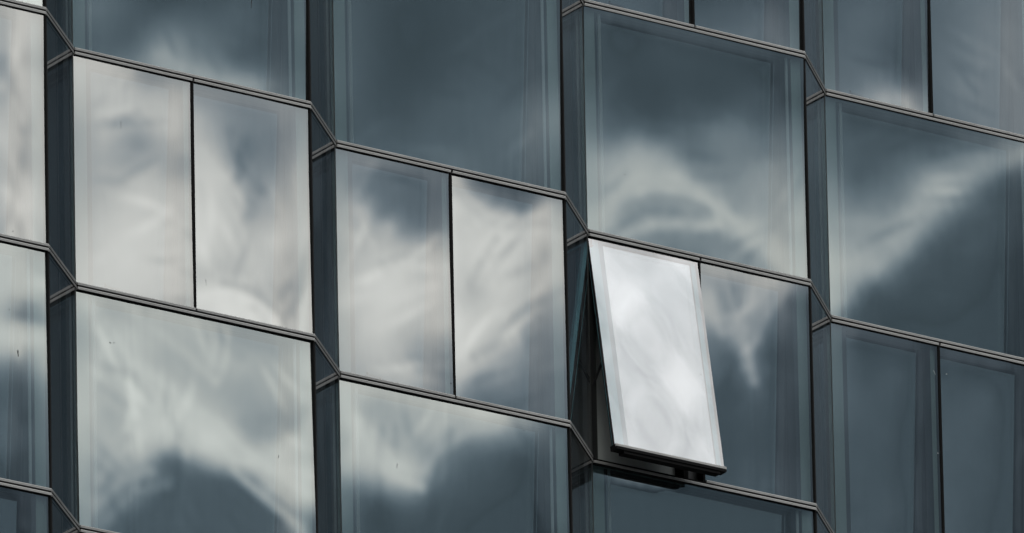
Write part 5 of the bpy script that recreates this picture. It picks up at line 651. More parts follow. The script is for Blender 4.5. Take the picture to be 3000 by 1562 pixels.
[-30,-3,-4,-5,-7,-16,5,20,-9,-6,2,4,-2,-3,0,3,2,-2,1,-6,-8,-2,9,-8,1,3,-2,0,2,2],
[-28,-3,-4,-5,-6,-10,-10,23,-3,-4,5,3,-4,0,2,4,0,-2,-3,2,-7,-12,-1,1,8,1,-3,2,2,2],
[-25,-3,-3,-3,-3,-4,-14,3,10,6,6,-1,-8,-1,4,9,2,2,-1,0,-3,-10,-14,-16,16,12,-4,-1,2,1],
[-20,-3,-2,-2,-1,0,-10,-17,16,12,3,-2,-5,-3,6,14,6,5,-1,1,-3,-2,-4,-22,-11,11,8,-4,-1,1],
[-15,-2,-2,-2,-1,-2,-6,-14,11,15,4,-2,-4,-7,4,18,14,9,-2,2,-3,-6,-2,-14,-13,-11,7,5,-3,-2],
[-10,-3,-2,-1,-3,-6,-4,-4,4,19,13,1,-6,-9,-2,17,14,12,1,3,2,-4,-6,-10,-8,-13,-11,3,5,-2],
[-4,-4,-4,-1,-6,-8,0,6,2,19,19,8,2,-7,-3,7,5,6,2,5,2,0,0,-11,-4,-2,-9,-8,-1,-1],
[2,-2,-3,-4,-5,-4,-3,5,6,17,22,11,2,0,-2,1,2,3,2,7,0,-3,1,-13,-7,3,-3,-7,-6,-1],
[8,-1,-1,-4,-3,3,3,5,1,13,13,9,4,4,4,-1,1,1,2,4,-1,-4,2,-12,-9,2,-2,-4,-4,-3],
[14,0,1,0,-4,0,9,10,0,6,11,3,5,5,5,1,0,0,3,1,-2,-3,2,-10,-10,0,-3,-3,-3,-2],
[21,0,1,2,0,-5,5,18,5,3,6,2,3,5,3,1,2,0,1,0,-1,-4,3,-9,-11,0,-3,-2,-2,-3],
[27,1,1,2,3,1,0,12,12,2,4,1,1,3,2,0,2,2,0,-2,1,-4,3,-6,-13,1,-3,-2,-3,-2],
[33,1,1,2,3,4,1,1,12,7,5,1,0,3,-1,-2,3,3,1,-1,0,-4,3,-6,-13,2,-2,-2,-2,-3],
[39,0,0,2,2,5,5,-3,4,9,8,3,0,2,0,-3,1,2,3,-1,0,-2,3,-3,-15,0,0,-3,-2,-2],
[44,-1,0,1,1,1,6,4,-1,9,10,5,-1,2,5,-1,2,1,0,-2,0,-2,1,-6,-16,-1,0,-1,-2,-2],
[48,-1,-1,-1,0,1,2,4,-4,6,16,8,4,-1,3,3,3,3,2,-7,-3,-3,-1,-7,-12,-2,2,-2,-1,-1],
[51,-1,-1,-2,-2,-1,2,1,-7,-5,8,14,9,0,1,1,-1,1,2,-2,2,0,1,-5,-7,1,1,-1,-1,-1],
[54,-1,-1,-2,-2,-2,0,2,-2,-4,-1,5,8,4,3,2,-1,-1,3,-2,1,2,0,-2,-2,1,0,-1,-1,-1],
[57,-1,-2,-1,-2,-1,0,0,0,0,0,3,2,0,1,4,3,1,0,0,0,1,0,-1,-1,0,0,-1,0,-1]],
'2,1,R': [
[-65,11,11,10,7,1,2,5,5,0,-2,1,0,5,-1,0,-2,-4,1,-10,-2,0,1,-2,0,-1,0,-1,0,0],
[-75,11,12,14,5,4,4,3,4,1,-3,0,3,5,2,2,-2,-3,-1,-12,-3,0,2,-1,-1,0,-1,0,0,0],
[-87,9,16,14,7,7,4,3,2,1,-1,1,2,0,1,7,4,1,4,-17,-6,-2,2,0,-1,0,0,-1,0,0],
[-98,9,14,16,11,9,2,-1,4,2,2,1,1,0,0,4,3,3,10,-10,-3,-4,-1,-2,0,0,0,-1,0,0],
[-109,6,9,16,23,15,8,-9,-1,-2,5,2,5,0,0,6,3,2,5,-11,1,1,3,-1,-3,0,-1,0,-1,0],
[-112,2,3,10,13,17,23,10,-1,-6,-7,-5,6,7,7,7,2,0,8,-12,-1,0,5,2,-2,-1,0,-1,0,0],
[-116,5,3,3,7,10,15,11,14,10,3,-11,-2,-3,5,10,7,4,7,-7,-2,-1,1,2,1,0,0,0,0,-1],
[-121,6,5,1,5,8,6,9,5,11,9,4,8,3,-4,1,7,10,8,-6,-2,1,0,2,1,1,0,-1,0,-1],
[-123,-1,7,8,14,6,-4,-4,14,7,7,-1,8,9,5,5,6,5,10,-6,0,2,-2,5,2,0,0,-1,0,-1],
[-123,1,-3,8,28,10,-9,-8,4,8,8,5,3,5,5,8,9,6,10,-3,-2,1,-3,4,3,3,1,0,-1,0],
[-122,0,-5,-4,23,12,9,8,-1,-11,4,7,11,6,3,4,10,8,10,-3,-1,6,-3,0,0,0,3,2,2,0],
[-119,1,-4,-13,6,21,11,9,10,7,-6,-10,5,12,8,2,7,9,10,3,-4,8,0,3,2,-4,-3,-1,2,4],
[-118,2,3,-10,-10,9,19,9,4,12,8,-6,-9,4,9,7,10,8,15,7,-7,5,0,5,2,0,-2,-3,-1,-1],
[-118,1,4,-1,-13,-5,15,13,6,9,8,1,-5,1,-3,9,10,13,19,11,-10,4,2,5,2,0,0,-1,-2,-3],
[-116,-1,3,4,-3,-13,-3,15,14,5,8,3,-6,-7,8,14,-5,16,28,16,-10,2,1,3,2,0,0,-1,-1,-1],
[-115,0,3,3,4,-3,-14,-5,16,16,4,5,6,-14,-8,9,8,18,25,18,-3,3,-1,3,1,-1,-1,-1,-1,-1],
[-114,3,3,3,3,3,-6,-15,-2,19,8,3,9,11,-14,-17,8,29,22,6,2,9,3,2,1,-1,-2,-1,-1,-1],
[-108,4,2,3,1,1,2,-9,-13,3,14,4,4,13,12,-7,-23,10,32,17,-1,3,7,5,0,-1,-1,-1,-1,-1],
[-102,3,5,2,1,0,0,-1,-8,-6,1,5,3,4,18,18,-10,-18,8,26,10,0,7,6,2,-1,-1,-1,-1,0],
[-97,4,4,3,2,1,-3,-4,-1,-2,-5,-8,5,6,4,23,16,-6,-17,2,15,14,12,3,1,-1,-1,-1,-1,0],
[-92,5,4,2,4,0,-3,-6,-3,1,-2,-7,2,4,0,6,14,20,5,-13,-8,16,15,6,-1,0,-1,-1,-1,0],
[-89,5,4,3,5,2,-4,-5,-4,-3,-1,-5,0,4,4,-2,0,15,17,18,-17,-7,9,8,6,2,0,0,-1,0],
[-88,3,3,5,12,0,-3,-5,-5,-4,-3,-4,-2,3,3,1,3,-1,10,24,0,1,1,3,3,1,0,1,-1,0],
[-88,3,3,6,17,-3,-6,-4,-4,-5,-4,-4,-1,2,3,1,4,3,2,9,-1,14,16,3,-4,-3,-1,0,0,0],
[-87,3,3,4,13,3,-9,-6,-1,-5,-5,-1,1,-1,2,1,5,4,0,10,-11,-4,24,17,6,-4,-3,-5,-1,0],
[-86,3,4,1,8,8,-4,-10,0,-2,-7,-1,4,-2,-1,-1,6,4,3,9,-4,-11,4,11,11,13,2,-5,-6,-3],
[-86,4,4,2,0,6,7,-10,-7,3,-2,-4,5,0,0,-3,2,4,2,9,2,-9,-1,-2,9,9,9,6,0,-5],
[-85,3,4,2,-2,1,11,4,-18,-1,4,-2,-5,7,11,-2,1,-1,-2,6,3,-4,-1,-4,1,6,6,5,6,4],
[-85,3,3,3,-2,-2,4,20,-9,-21,5,8,-7,-3,8,3,12,8,-5,-2,-1,-4,4,-5,-4,3,5,3,2,5],
[-85,3,4,3,1,-5,-5,17,7,-16,-3,6,0,-6,-5,3,9,14,8,1,-1,-8,3,-5,-6,0,4,3,0,1],
[-82,2,3,3,1,-3,-6,-1,17,2,-7,-2,11,-2,-15,-3,5,8,6,10,10,-5,-2,-4,-7,-3,3,3,0,0],
[-80,3,3,2,-1,-1,-3,-6,9,13,-7,-13,15,15,-8,-18,1,7,3,5,9,-2,5,3,-4,-7,-2,2,1,-1],
[-77,3,4,2,-1,-2,-2,-5,0,8,8,-11,-10,21,16,-10,-20,6,5,5,4,-2,7,9,0,-7,-7,0,2,0],
[-73,3,4,2,0,-2,-3,0,-8,1,13,5,-12,-10,17,19,-11,-16,5,2,5,-3,9,10,5,-5,-8,-4,1,1],
[-70,4,3,0,-2,0,1,1,-1,-7,-3,21,-2,-17,-7,18,13,-8,-9,0,5,-2,5,9,4,0,-5,-5,1,1],
[-67,5,3,-1,-3,3,-3,2,2,-4,-10,5,2,-4,-1,-5,13,12,-1,-10,2,-3,4,5,6,1,0,-2,-1,0],
[-66,5,5,2,1,0,-11,1,8,0,-3,-2,-2,-3,5,-2,-5,10,3,-8,2,-2,-1,5,5,3,1,0,-1,0],
[-68,6,5,2,2,-1,-3,6,1,-2,4,4,-6,-6,6,6,-3,-1,2,-7,-3,-6,-6,5,7,4,1,1,1,0],
[-66,4,5,3,5,4,1,3,-4,-4,-3,3,3,-7,-4,5,10,5,-6,3,0,-10,-8,1,2,4,3,2,1,1],
[-62,4,5,5,6,3,2,0,-2,-1,0,0,5,1,-3,-7,5,11,-3,-8,5,-6,-4,2,2,1,1,1,2,-1],
[-54,5,6,6,2,1,-1,0,8,10,9,6,-8,2,3,-2,-1,11,2,-21,-17,-11,-7,4,6,3,2,3,1,0],
[-41,9,4,0,-3,2,9,9,9,7,16,5,5,-7,1,10,1,10,7,-23,-23,-31,-18,-7,3,7,5,4,2,0],
[-34,10,6,-1,6,14,14,9,6,-2,9,12,4,3,-4,4,2,4,2,-6,-14,-23,-30,-20,-9,3,7,8,3,1],
[-32,6,4,9,17,17,15,2,4,4,2,2,7,2,2,3,4,-1,-12,-6,2,-11,-18,-18,-20,-12,4,10,5,3],
[-31,5,7,18,24,15,11,5,1,6,3,-2,5,4,-1,6,1,-1,-8,-7,-4,-3,-13,-14,-17,-13,-3,3,2,1],
[-26,8,10,19,20,14,12,7,5,5,3,1,3,1,0,1,-1,-1,-3,-2,-8,-8,-6,-10,-12,-10,-6,-4,-2,-1]],
'2,2,S': [
[-78,4,3,4,4,4,4,3,2,1,0,0,-1,-2,-2,-2,-3,-2,-1,-2,-1,-1,-1,-1,0,0,1,1,2,2,3,3,4,5,6,3,0,0,-1,0,0,-1,0,0,-1,0,-1,0,0,-1,0,0,-1,-11,-14,-9,-8,-5,-3],
[-76,3,4,4,4,4,4,3,2,1,0,0,-1,-2,-2,-2,-2,-2,-2,-2,-1,-1,-1,-1,0,1,1,1,2,2,3,3,4,5,5,4,-1,0,0,-1,0,-1,0,0,-1,0,-1,0,0,-1,0,0,-1,-4,-12,-11,-9,-7,-5],
[-75,4,4,4,4,4,3,4,2,1,0,0,-1,-2,-2,-2,-2,-2,-2,-2,-1,-1,-1,-1,1,0,1,2,2,2,3,3,4,5,6,2,-1,0,0,-1,0,-1,0,0,-1,0,-1,0,0,-1,0,0,-1,0,-12,-11,-9,-8,-6],
[-73,4,3,5,4,4,3,3,3,1,0,0,-1,-2,-2,-2,-2,-2,-2,-2,-1,-1,-1,0,0,1,1,2,2,3,3,4,4,6,4,0,-1,0,0,-1,0,-1,0,0,-1,0,0,-1,0,0,-1,0,-1,0,-10,-11,-10,-7,-6],
[-71,3,4,5,4,4,3,3,3,1,1,-1,-1,-2,-2,-2,-2,-2,-2,-2,-1,-1,-1,0,0,1,2,1,3,2,4,4,6,6,1,0,-1,0,0,-1,0,-1,0,0,-1,0,0,-1,0,0,-1,0,-1,0,-10,-11,-9,-8,-5],
[-69,3,4,4,5,4,3,3,3,1,1,-1,-1,-2,-2,-2,-2,-2,-2,-2,-1,-1,-1,0,0,1,2,1,3,3,3,5,5,7,0,0,-1,0,0,-1,0,-1,0,0,-1,0,0,-1,0,0,-1,0,-1,0,-10,-11,-9,-7,-6],
[-67,3,4,4,4,5,3,3,3,1,1,-1,-1,-2,-2,-2,-2,-2,-2,-2,-1,-1,-1,0,0,1,2,2,2,3,4,4,6,6,0,0,-1,0,0,-1,0,-1,0,0,-1,0,0,-1,0,0,-1,0,-1,0,-8,-12,-10,-7,-6],
[-66,4,4,4,4,4,4,3,3,1,1,-1,-1,-2,-2,-2,-3,-2,-1,-2,-2,-1,0,0,0,1,2,2,2,3,4,5,6,6,-1,0,-1,0,0,-1,0,-1,0,0,-1,0,0,-1,0,0,-1,0,-1,0,-2,-15,-12,-8,-6],
[-64,4,4,4,4,4,4,3,3,1,1,-1,-1,-2,-2,-3,-2,-2,-2,-1,-2,-1,0,0,0,1,2,2,2,4,3,5,6,6,-1,0,-1,0,0,-1,0,0,-1,0,0,-1,0,-1,0,0,-1,0,-1,0,0,-15,-12,-9,-6],
[-62,3,4,4,5,4,4,3,3,1,1,0,-2,-2,-2,-3,-2,-2,-2,-1,-2,-1,0,0,1,0,2,2,3,3,4,5,6,5,-1,0,-1,0,0,-1,0,0,-1,0,0,-1,0,-1,0,0,-1,0,0,-1,0,-14,-12,-10,-6],
[-60,3,4,4,4,5,4,3,3,2,0,0,-2,-2,-3,-2,-2,-2,-2,-1,-2,-1,0,0,1,1,1,2,3,3,4,5,7,4,-1,0,-1,0,0,-1,0,0,-1,0,0,-1,0,-1,0,0,-1,0,0,-1,0,-15,-12,-9,-6],
[-59,4,3,5,4,4,4,4,3,2,0,0,-2,-2,-3,-2,-3,-2,-1,-2,-1,-1,0,0,1,1,1,2,3,3,4,6,6,4,-1,0,-1,0,0,-1,0,0,-1,0,0,-1,0,-1,0,0,-1,0,0,-1,-2,-14,-11,-9,-7],
[-57,3,4,4,4,5,4,4,2,3,1,-1,-1,-3,-3,-3,-2,-2,-1,-2,-1,-1,0,0,1,1,1,2,3,4,4,5,7,3,-1,0,-1,0,0,-1,0,0,-1,0,0,-1,0,-1,0,0,-1,0,0,-1,-3,-14,-11,-9,-6],
[-55,3,3,4,5,4,4,5,3,2,1,0,-2,-3,-3,-3,-2,-2,-2,-1,-1,-2,1,0,1,1,1,2,3,4,4,5,8,2,-1,0,-1,0,0,-1,0,0,-1,0,0,-1,0,-1,0,0,-1,0,0,-1,-5,-13,-11,-9,-5],
[-54,4,3,4,4,4,5,5,3,2,2,0,-2,-4,-4,-3,-2,-2,-1,-1,-1,-2,1,0,1,1,1,3,2,4,4,6,7,2,-1,0,0,-1,0,0,-1,0,-1,0,0,-1,0,-1,0,0,-1,0,0,-1,-7,-13,-10,-8,-6],
[-52,3,3,4,4,4,5,5,5,2,2,0,-3,-4,-5,-3,-2,-1,-1,-1,-1,-1,0,0,1,1,1,3,3,3,5,5,7,2,-1,0,0,-1,0,0,-1,0,-1,0,0,-1,0,0,-1,0,0,-1,0,-1,-9,-13,-10,-7,-6],
[-52,4,3,4,3,4,6,6,6,3,1,0,-4,-5,-4,-3,-2,-2,-1,0,0,-1,-2,1,0,1,2,3,3,3,5,5,8,1,-1,0,0,-1,0,0,-1,0,-1,0,0,-1,0,0,-1,0,0,-1,0,-1,-12,-12,-9,-7,-5],
[-53,4,3,4,4,4,7,8,6,4,1,-1,-3,-6,-6,-4,-2,0,-1,-1,1,-1,-1,0,0,1,2,3,2,4,4,6,8,1,-1,0,0,-1,0,0,-1,0,-1,0,0,-1,0,0,-1,0,0,-1,0,-1,-15,-11,-9,-7,-4],
[-54,4,4,4,4,5,8,9,7,3,1,-1,-4,-8,-7,-3,-1,0,0,-1,1,1,-2,-2,0,2,2,3,2,4,4,6,7,2,-1,0,0,-1,0,0,-1,0,-1,0,0,-1,0,0,-1,0,0,-1,0,-5,-14,-11,-8,-6,-4],
[-56,4,5,5,6,5,8,10,6,3,1,-2,-6,-10,-7,-2,1,1,-1,-1,2,4,-3,-3,-2,3,3,3,2,3,5,5,8,2,-1,0,0,-1,0,0,-1,0,-1,0,0,-1,0,0,-1,0,0,-1,0,-10,-13,-10,-7,-5,-4],
[-56,3,5,6,5,7,7,7,6,4,2,-3,-8,-8,-5,-2,2,-1,-1,-1,3,4,0,-5,-4,5,3,3,2,4,4,5,7,4,-1,0,0,-1,0,0,-1,0,-1,0,0,-1,0,0,-1,0,0,-1,-1,-15,-11,-9,-6,-4,-4],
[-56,4,4,6,6,5,6,5,3,5,3,-5,-7,-5,-3,-1,2,-2,-1,1,1,3,3,-3,-5,1,5,1,3,3,5,5,6,8,0,-1,0,-1,0,0,-1,0,-1,0,0,0,-1,0,-1,0,0,-1,-9,-13,-10,-6,-5,-4,-3],
[-56,4,4,5,5,4,6,3,1,3,4,-5,-4,-3,-5,-3,3,0,0,2,1,3,4,0,-3,-2,2,3,2,3,4,4,5,9,5,-1,0,-1,0,0,-1,0,0,-1,0,0,-1,0,-1,0,0,-4,-16,-10,-7,-5,-4,-3,-3],
[-59,5,3,3,3,5,5,3,1,2,2,-5,-4,-5,-3,-2,3,-1,3,4,5,3,6,0,0,-3,-1,2,2,1,4,2,4,6,11,4,0,-1,0,0,-1,0,0,-1,0,0,-1,0,-1,0,0,-20,-10,-6,-4,-4,-3,-3,-2],
[-66,6,3,3,3,3,2,1,-1,2,3,-5,-6,-6,0,-1,3,2,0,5,9,5,7,4,1,-1,-3,2,3,0,2,0,4,5,4,9,9,-1,0,0,-1,0,0,-1,0,0,-1,0,-1,0,-16,-20,-2,-1,-2,-3,-3,-3,-2],
[-77,4,4,3,3,2,0,-1,-4,2,3,-7,-5,-1,-1,1,1,1,5,7,10,8,8,6,3,1,-1,-2,4,3,0,-2,3,4,2,3,10,12,0,0,-1,0,0,-1,0,0,-1,0,-1,0,-23,-18,-1,2,-2,-3,-3,-2,-2],
[-91,3,3,3,3,0,2,0,-3,2,4,-13,-7,-3,1,2,2,2,4,16,1,14,15,7,5,2,1,-2,4,2,0,-2,2,2,3,1,4,9,13,3,-1,0,0,-1,0,0,-1,0,-1,0,-26,-15,-1,0,-2,-4,-2,-3,-1],
[-105,1,1,2,1,1,0,2,-3,3,2,-14,-10,-1,-2,2,-5,-2,3,5,2,23,37,19,4,3,2,-1,3,4,1,0,1,1,2,0,3,4,7,10,9,0,0,-1,0,0,-1,0,-1,0,-33,-9,-2,-2,-3,-3,-2,-1,-2],
[-115,-2,0,2,2,1,0,-4,-1,7,-2,-12,-10,-7,-3,-2,2,-2,1,11,0,23,40,21,10,3,3,0,5,4,1,1,2,2,1,0,1,3,4,5,7,13,2,-1,0,0,-1,0,-1,-13,-30,-2,0,-1,-3,-4,-3,-2,-1],
[-119,-3,-2,0,0,-1,0,-2,-4,5,-6,-7,-3,-5,-1,2,3,-1,1,15,9,19,24,18,13,1,6,4,4,4,1,1,2,3,1,0,1,1,3,2,3,6,13,7,0,0,-1,0,-1,-25,-20,0,-2,1,-3,-4,-4,-2,-2],
[-119,-4,-5,-3,-1,-1,-1,1,-5,5,-2,-9,1,-2,-3,5,2,-2,2,9,9,13,20,22,17,-2,5,11,4,3,4,2,3,2,1,0,1,2,1,1,1,4,8,5,8,7,-1,0,0,-35,-12,2,-4,-1,-1,-5,-3,-2,-2],
[-116,-5,-7,-8,-3,2,-1,0,-4,3,3,-5,-1,-4,-5,3,4,0,3,8,6,5,15,26,29,-4,0,16,6,0,4,4,5,3,1,-1,2,2,2,0,-1,5,6,2,4,9,8,0,-5,-34,-8,-2,-5,-1,-3,-1,-1,-2,-2],
[-113,-3,-7,-9,-5,1,-2,-2,-2,7,6,-7,-3,-3,1,2,2,2,3,7,9,0,5,19,34,2,-4,11,13,1,4,5,4,2,1,1,2,2,0,2,0,4,5,3,4,5,10,4,-9,-29,-8,-3,-4,-3,-1,-2,-2,-1,-1],
[-109,-3,-6,-13,-8,3,0,-3,-3,8,8,-6,-4,1,10,-1,-2,0,6,5,9,2,-1,6,29,15,-3,11,12,0,5,6,3,1,1,2,3,1,0,1,2,4,4,4,6,4,6,7,-8,-25,-11,-4,-4,-1,-2,-1,-2,-1,-1],
[-109,-1,-5,-14,-11,5,1,-3,-2,9,11,-6,-5,5,10,-5,0,2,4,5,6,7,1,-5,16,19,3,15,5,3,7,7,0,2,0,1,4,2,1,2,1,4,3,6,6,3,6,8,-6,-22,-15,-6,-2,-1,-2,-1,-2,-2,-2],
[-111,-2,-4,-11,-12,1,4,-1,2,7,13,-1,-1,9,11,-11,-4,0,5,3,6,5,6,-5,-4,12,13,18,10,0,8,6,0,1,3,0,4,3,2,2,2,3,3,5,5,4,6,9,-5,-24,-16,-5,2,-1,-2,-2,-2,-2,-2],
[-115,-1,-3,-10,-11,0,7,2,1,2,19,6,-8,5,12,-10,-5,-3,7,7,3,1,3,1,-7,-1,7,25,14,6,9,3,2,1,3,0,2,4,4,1,5,3,2,4,4,5,7,8,-6,-22,-15,-2,2,-1,-3,-2,-2,-1,-2],
[-117,-2,-3,-7,-11,2,9,4,0,2,21,13,-18,1,14,-9,-3,2,3,1,3,-2,-3,0,1,-1,6,12,18,1,18,3,5,1,2,2,1,3,5,0,6,5,1,5,2,5,6,6,-5,-19,-9,-3,0,0,-2,-2,-1,-2,-2],
[-118,-2,-3,-5,-11,3,11,10,1,2,16,8,-15,2,15,-12,-3,9,-4,-10,3,4,-4,-5,3,3,6,13,7,-11,16,19,6,1,-1,3,4,3,3,3,5,5,2,5,5,3,3,4,-3,-13,-7,-1,-1,-1,0,-2,-2,-1,-1],
[-118,-1,-2,-6,-8,4,14,12,2,1,3,5,-7,2,11,-9,1,14,-8,-19,-8,9,4,-6,-2,3,9,17,9,-21,-1,13,17,8,3,1,5,1,0,6,8,4,4,4,4,4,1,4,3,-8,-9,-3,0,1,0,-1,-2,-1,-1],
[-117,-1,-1,-3,-1,8,11,9,-1,0,1,4,-1,-4,2,-5,7,10,-10,-9,-14,-5,10,1,-5,1,4,16,16,-15,-12,4,8,12,5,4,6,4,6,6,5,1,3,7,3,4,4,7,6,-5,-12,0,-1,0,0,-1,0,0,-1],
[-116,-1,-1,0,1,8,10,5,2,1,-1,-1,0,-1,1,-3,9,5,-15,-4,-4,-15,-2,12,-2,-4,2,10,13,-5,-4,-1,-2,0,3,4,6,5,8,10,5,6,4,7,3,3,8,10,5,-2,-12,0,2,-1,0,0,1,0,-1],
[-116,0,-1,1,4,5,6,5,2,3,1,0,-1,-1,-2,-1,8,1,-14,-4,6,-10,-15,6,7,-4,-3,3,5,1,4,1,-2,-3,-3,-2,3,2,5,7,7,12,12,9,0,10,14,4,2,1,-9,1,1,3,1,0,0,0,0],
[-115,-1,0,1,3,3,4,3,6,3,3,1,-3,-3,-3,0,4,0,-7,-1,2,0,-12,-6,7,0,-2,3,5,-4,1,2,-3,-3,-2,-2,4,0,2,1,-2,12,16,10,7,17,11,-5,3,5,-6,3,1,4,4,2,1,0,-1],
[-115,0,0,0,1,0,1,3,4,2,3,1,-3,-3,-1,2,4,-3,-6,-2,2,0,-1,-11,3,1,-1,0,3,-2,-1,0,-1,-5,-2,-3,2,2,1,5,1,3,10,11,15,21,-1,-8,8,9,1,4,4,6,6,3,1,-1,-2],
[-116,0,1,0,0,0,0,1,4,1,2,2,-3,0,-1,0,1,-1,-4,-1,1,0,0,-4,-4,1,0,-1,0,0,-1,-3,-1,-3,-4,-3,1,1,2,2,2,4,8,13,17,12,-4,-2,10,10,2,6,6,8,6,3,0,-1,-1],
[-116,0,0,0,0,0,1,1,2,2,1,1,0,-1,-1,0,0,-1,-2,0,0,0,-1,-2,-2,-1,0,-2,-1,-1,-1,-2,-2,-3,-4,-2,-1,0,1,2,3,4,8,12,14,3,2,4,8,8,6,7,8,7,4,2,0,1,0]],
'3,-1,L': [
[163,0,0,0,-1,0,-1,0,-1,0,-2,0,0,0,0,-3,1,3,-1,2,4,-1,-14,0,0,-1,2,1,0,1],
[165,0,0,0,-1,0,0,-1,0,-1,-1,0,0,0,0,-3,1,2,1,2,5,-2,-16,-1,0,0,2,2,0,0],
[167,0,0,0,-1,0,0,-1,0,-1,0,0,0,1,0,-2,1,1,0,2,6,-2,-19,0,0,1,2,1,1,0],
[169,0,0,-1,0,0,0,-1,0,-1,0,0,0,1,0,-1,1,1,0,2,5,-3,-18,-1,1,2,3,0,1,0],
[171,0,0,-1,0,0,0,-1,0,0,-1,0,0,0,1,-1,1,1,0,1,2,-2,-12,-1,-1,2,3,0,0,0],
[173,0,0,-1,0,0,0,-1,0,0,-1,0,0,0,0,0,1,0,1,0,0,-2,-6,-2,-1,0,3,0,1,0],
[175,0,0,-1,0,0,0,-1,0,0,-1,0,0,0,0,0,0,1,0,0,-1,-2,-3,-2,-1,0,1,1,1,0],
[177,0,0,-1,0,0,0,-1,0,0,-1,0,0,0,0,0,0,0,0,0,-1,-2,-2,-2,0,0,0,1,0,1],
[179,0,-1,0,0,0,0,-1,0,0,-1,0,0,0,0,0,0,0,0,-1,-1,-1,-2,-1,-1,0,0,1,0,1],
[181,0,-1,0,0,0,0,-1,0,0,-1,0,0,0,0,0,0,0,-1,-1,0,-2,-1,-1,-1,0,0,1,0,1],
[183,0,-1,0,0,0,0,-1,0,0,-1,0,0,0,0,0,-1,0,0,-1,-1,-1,-1,-1,-1,0,0,1,0,0],
[185,0,-1,0,0,0,0,-1,0,0,-1,0,0,0,0,0,-1,0,-1,0,-1,-1,-1,-1,-1,0,0,1,0,0],
[187,-1,0,0,0,0,0,-1,0,0,-1,0,0,0,0,-1,0,-1,0,-1,-1,-1,-1,0,-1,0,0,1,0,0],
[189,-1,0,0,0,0,-1,0,0,0,-1,0,0,0,0,-1,0,-1,0,-1,-1,-1,-1,0,-1,0,0,1,0,0],
[191,-1,0,0,0,0,-1,0,0,0,-1,0,0,0,-1,0,-1,0,-1,-1,0,-1,-1,0,-1,0,0,0,1,0],
[192,0,0,0,0,0,-1,0,0,0,-1,0,0,0,-1,0,-1,0,-1,-1,-1,-1,0,-1,0,0,0,0,1,0],
[194,0,0,0,0,0,-1,0,0,0,-1,0,0,0,-1,0,-1,-1,0,-1,-1,-1,0,-1,0,0,0,0,1,0],
[196,0,0,0,0,0,-1,0,0,0,-1,0,0,0,-1,0,-1,-1,-1,0,-1,-1,-1,0,0,0,0,0,1,0],
[198,0,0,0,0,0,-1,0,0,-1,0,0,0,0,-1,0,-1,-1,-1,-1,-1,0,-1,0,0,0,0,0,0,1],
[200,0,0,0,0,0,-1,0,0,-1,0,0,0,-1,0,-1,0,-1,-1,-1,-1,0,-1,0,0,-1,1,0,0,1],
[202,0,0,0,0,0,-1,0,0,-1,0,0,-1,0,-1,0,-1,-1,0,-1,-1,-1,0,-1,0,0,0,1,0,1],
[202,1,0,1,0,0,-1,0,0,-1,0,-1,-1,0,-1,-1,0,-1,0,-1,0,-1,0,-1,0,0,0,1,0,0],
[202,1,0,1,1,0,0,0,0,-1,0,-1,-1,-1,0,-1,-1,-1,0,-1,0,0,-1,0,0,0,0,0,0,0],
[202,1,0,1,1,1,0,0,0,0,-1,0,-1,-1,-1,0,-1,-1,-1,0,0,0,-1,0,0,0,0,0,0,0],
[203,0,1,0,1,0,1,0,1,0,0,-1,0,-1,-1,-1,-1,0,-1,0,0,-1,0,0,0,0,0,0,0,0],
[205,0,0,0,0,0,0,1,0,0,0,0,0,0,0,-1,-1,-1,0,-1,0,0,0,0,0,0,-1,0,0,1],
[206,0,0,0,0,0,0,0,0,0,0,0,0,0,0,-1,0,-1,0,0,0,0,0,0,0,0,0,0,0,0],
[208,0,0,0,0,0,0,-1,0,0,0,-1,0,0,0,0,-1,0,1,0,0,1,0,0,0,0,0,0,1,0],
[210,0,0,0,0,0,-1,0,0,-1,0,0,-1,0,0,-1,0,1,0,1,1,0,1,1,0,0,1,0,0,0],
[212,0,0,0,0,-1,0,0,-1,0,0,0,-1,0,-1,0,0,0,1,1,1,1,1,1,0,1,0,1,0,0],
[214,0,0,0,0,-1,0,0,-1,0,0,-1,0,-1,0,0,0,0,1,1,1,1,1,1,1,0,1,0,0,1],
[216,0,0,0,0,-1,0,0,-1,0,0,-1,0,-1,0,0,0,0,1,1,1,1,1,1,1,0,1,0,1,0],
[218,0,0,0,0,-1,0,0,-1,0,0,-1,0,-1,0,0,0,0,1,1,1,1,1,1,1,0,1,0,1,0],
[220,0,0,0,-1,0,0,0,-1,0,0,-1,0,-1,0,0,0,0,1,1,1,1,1,1,1,0,1,0,1,0],
[222,0,0,0,-1,0,0,-1,0,0,0,-1,0,-1,0,0,0,0,1,1,0,2,1,1,0,1,1,0,0,1],
[224,0,0,0,-1,0,0,-1,0,0,-1,0,0,-1,0,0,0,0,0,1,1,2,1,1,0,1,1,0,0,1],
[226,0,0,-1,0,0,0,-1,0,0,-1,0,-1,0,0,0,0,0,0,1,1,1,1,2,0,1,1,0,0,1],
[228,0,0,-1,0,0,0,-1,0,0,-1,0,-1,0,0,0,0,0,0,1,1,1,1,1,1,1,1,0,0,1],
[230,0,0,-1,0,0,0,-1,0,0,-1,0,-1,0,0,-1,0,1,0,1,1,1,1,1,1,1,0,1,0,0],
[232,0,-1,0,0,0,-1,0,0,0,-1,0,-1,0,0,-1,0,1,0,1,1,1,1,1,1,1,0,1,0,0],
[234,-1,0,0,0,0,-1,0,0,-1,0,0,-1,0,0,-1,0,1,0,1,1,1,1,1,1,1,0,1,0,0],
[236,-1,0,0,0,0,-1,0,0,-1,0,0,-1,0,0,-1,0,0,1,1,1,1,1,1,1,1,0,1,0,0],
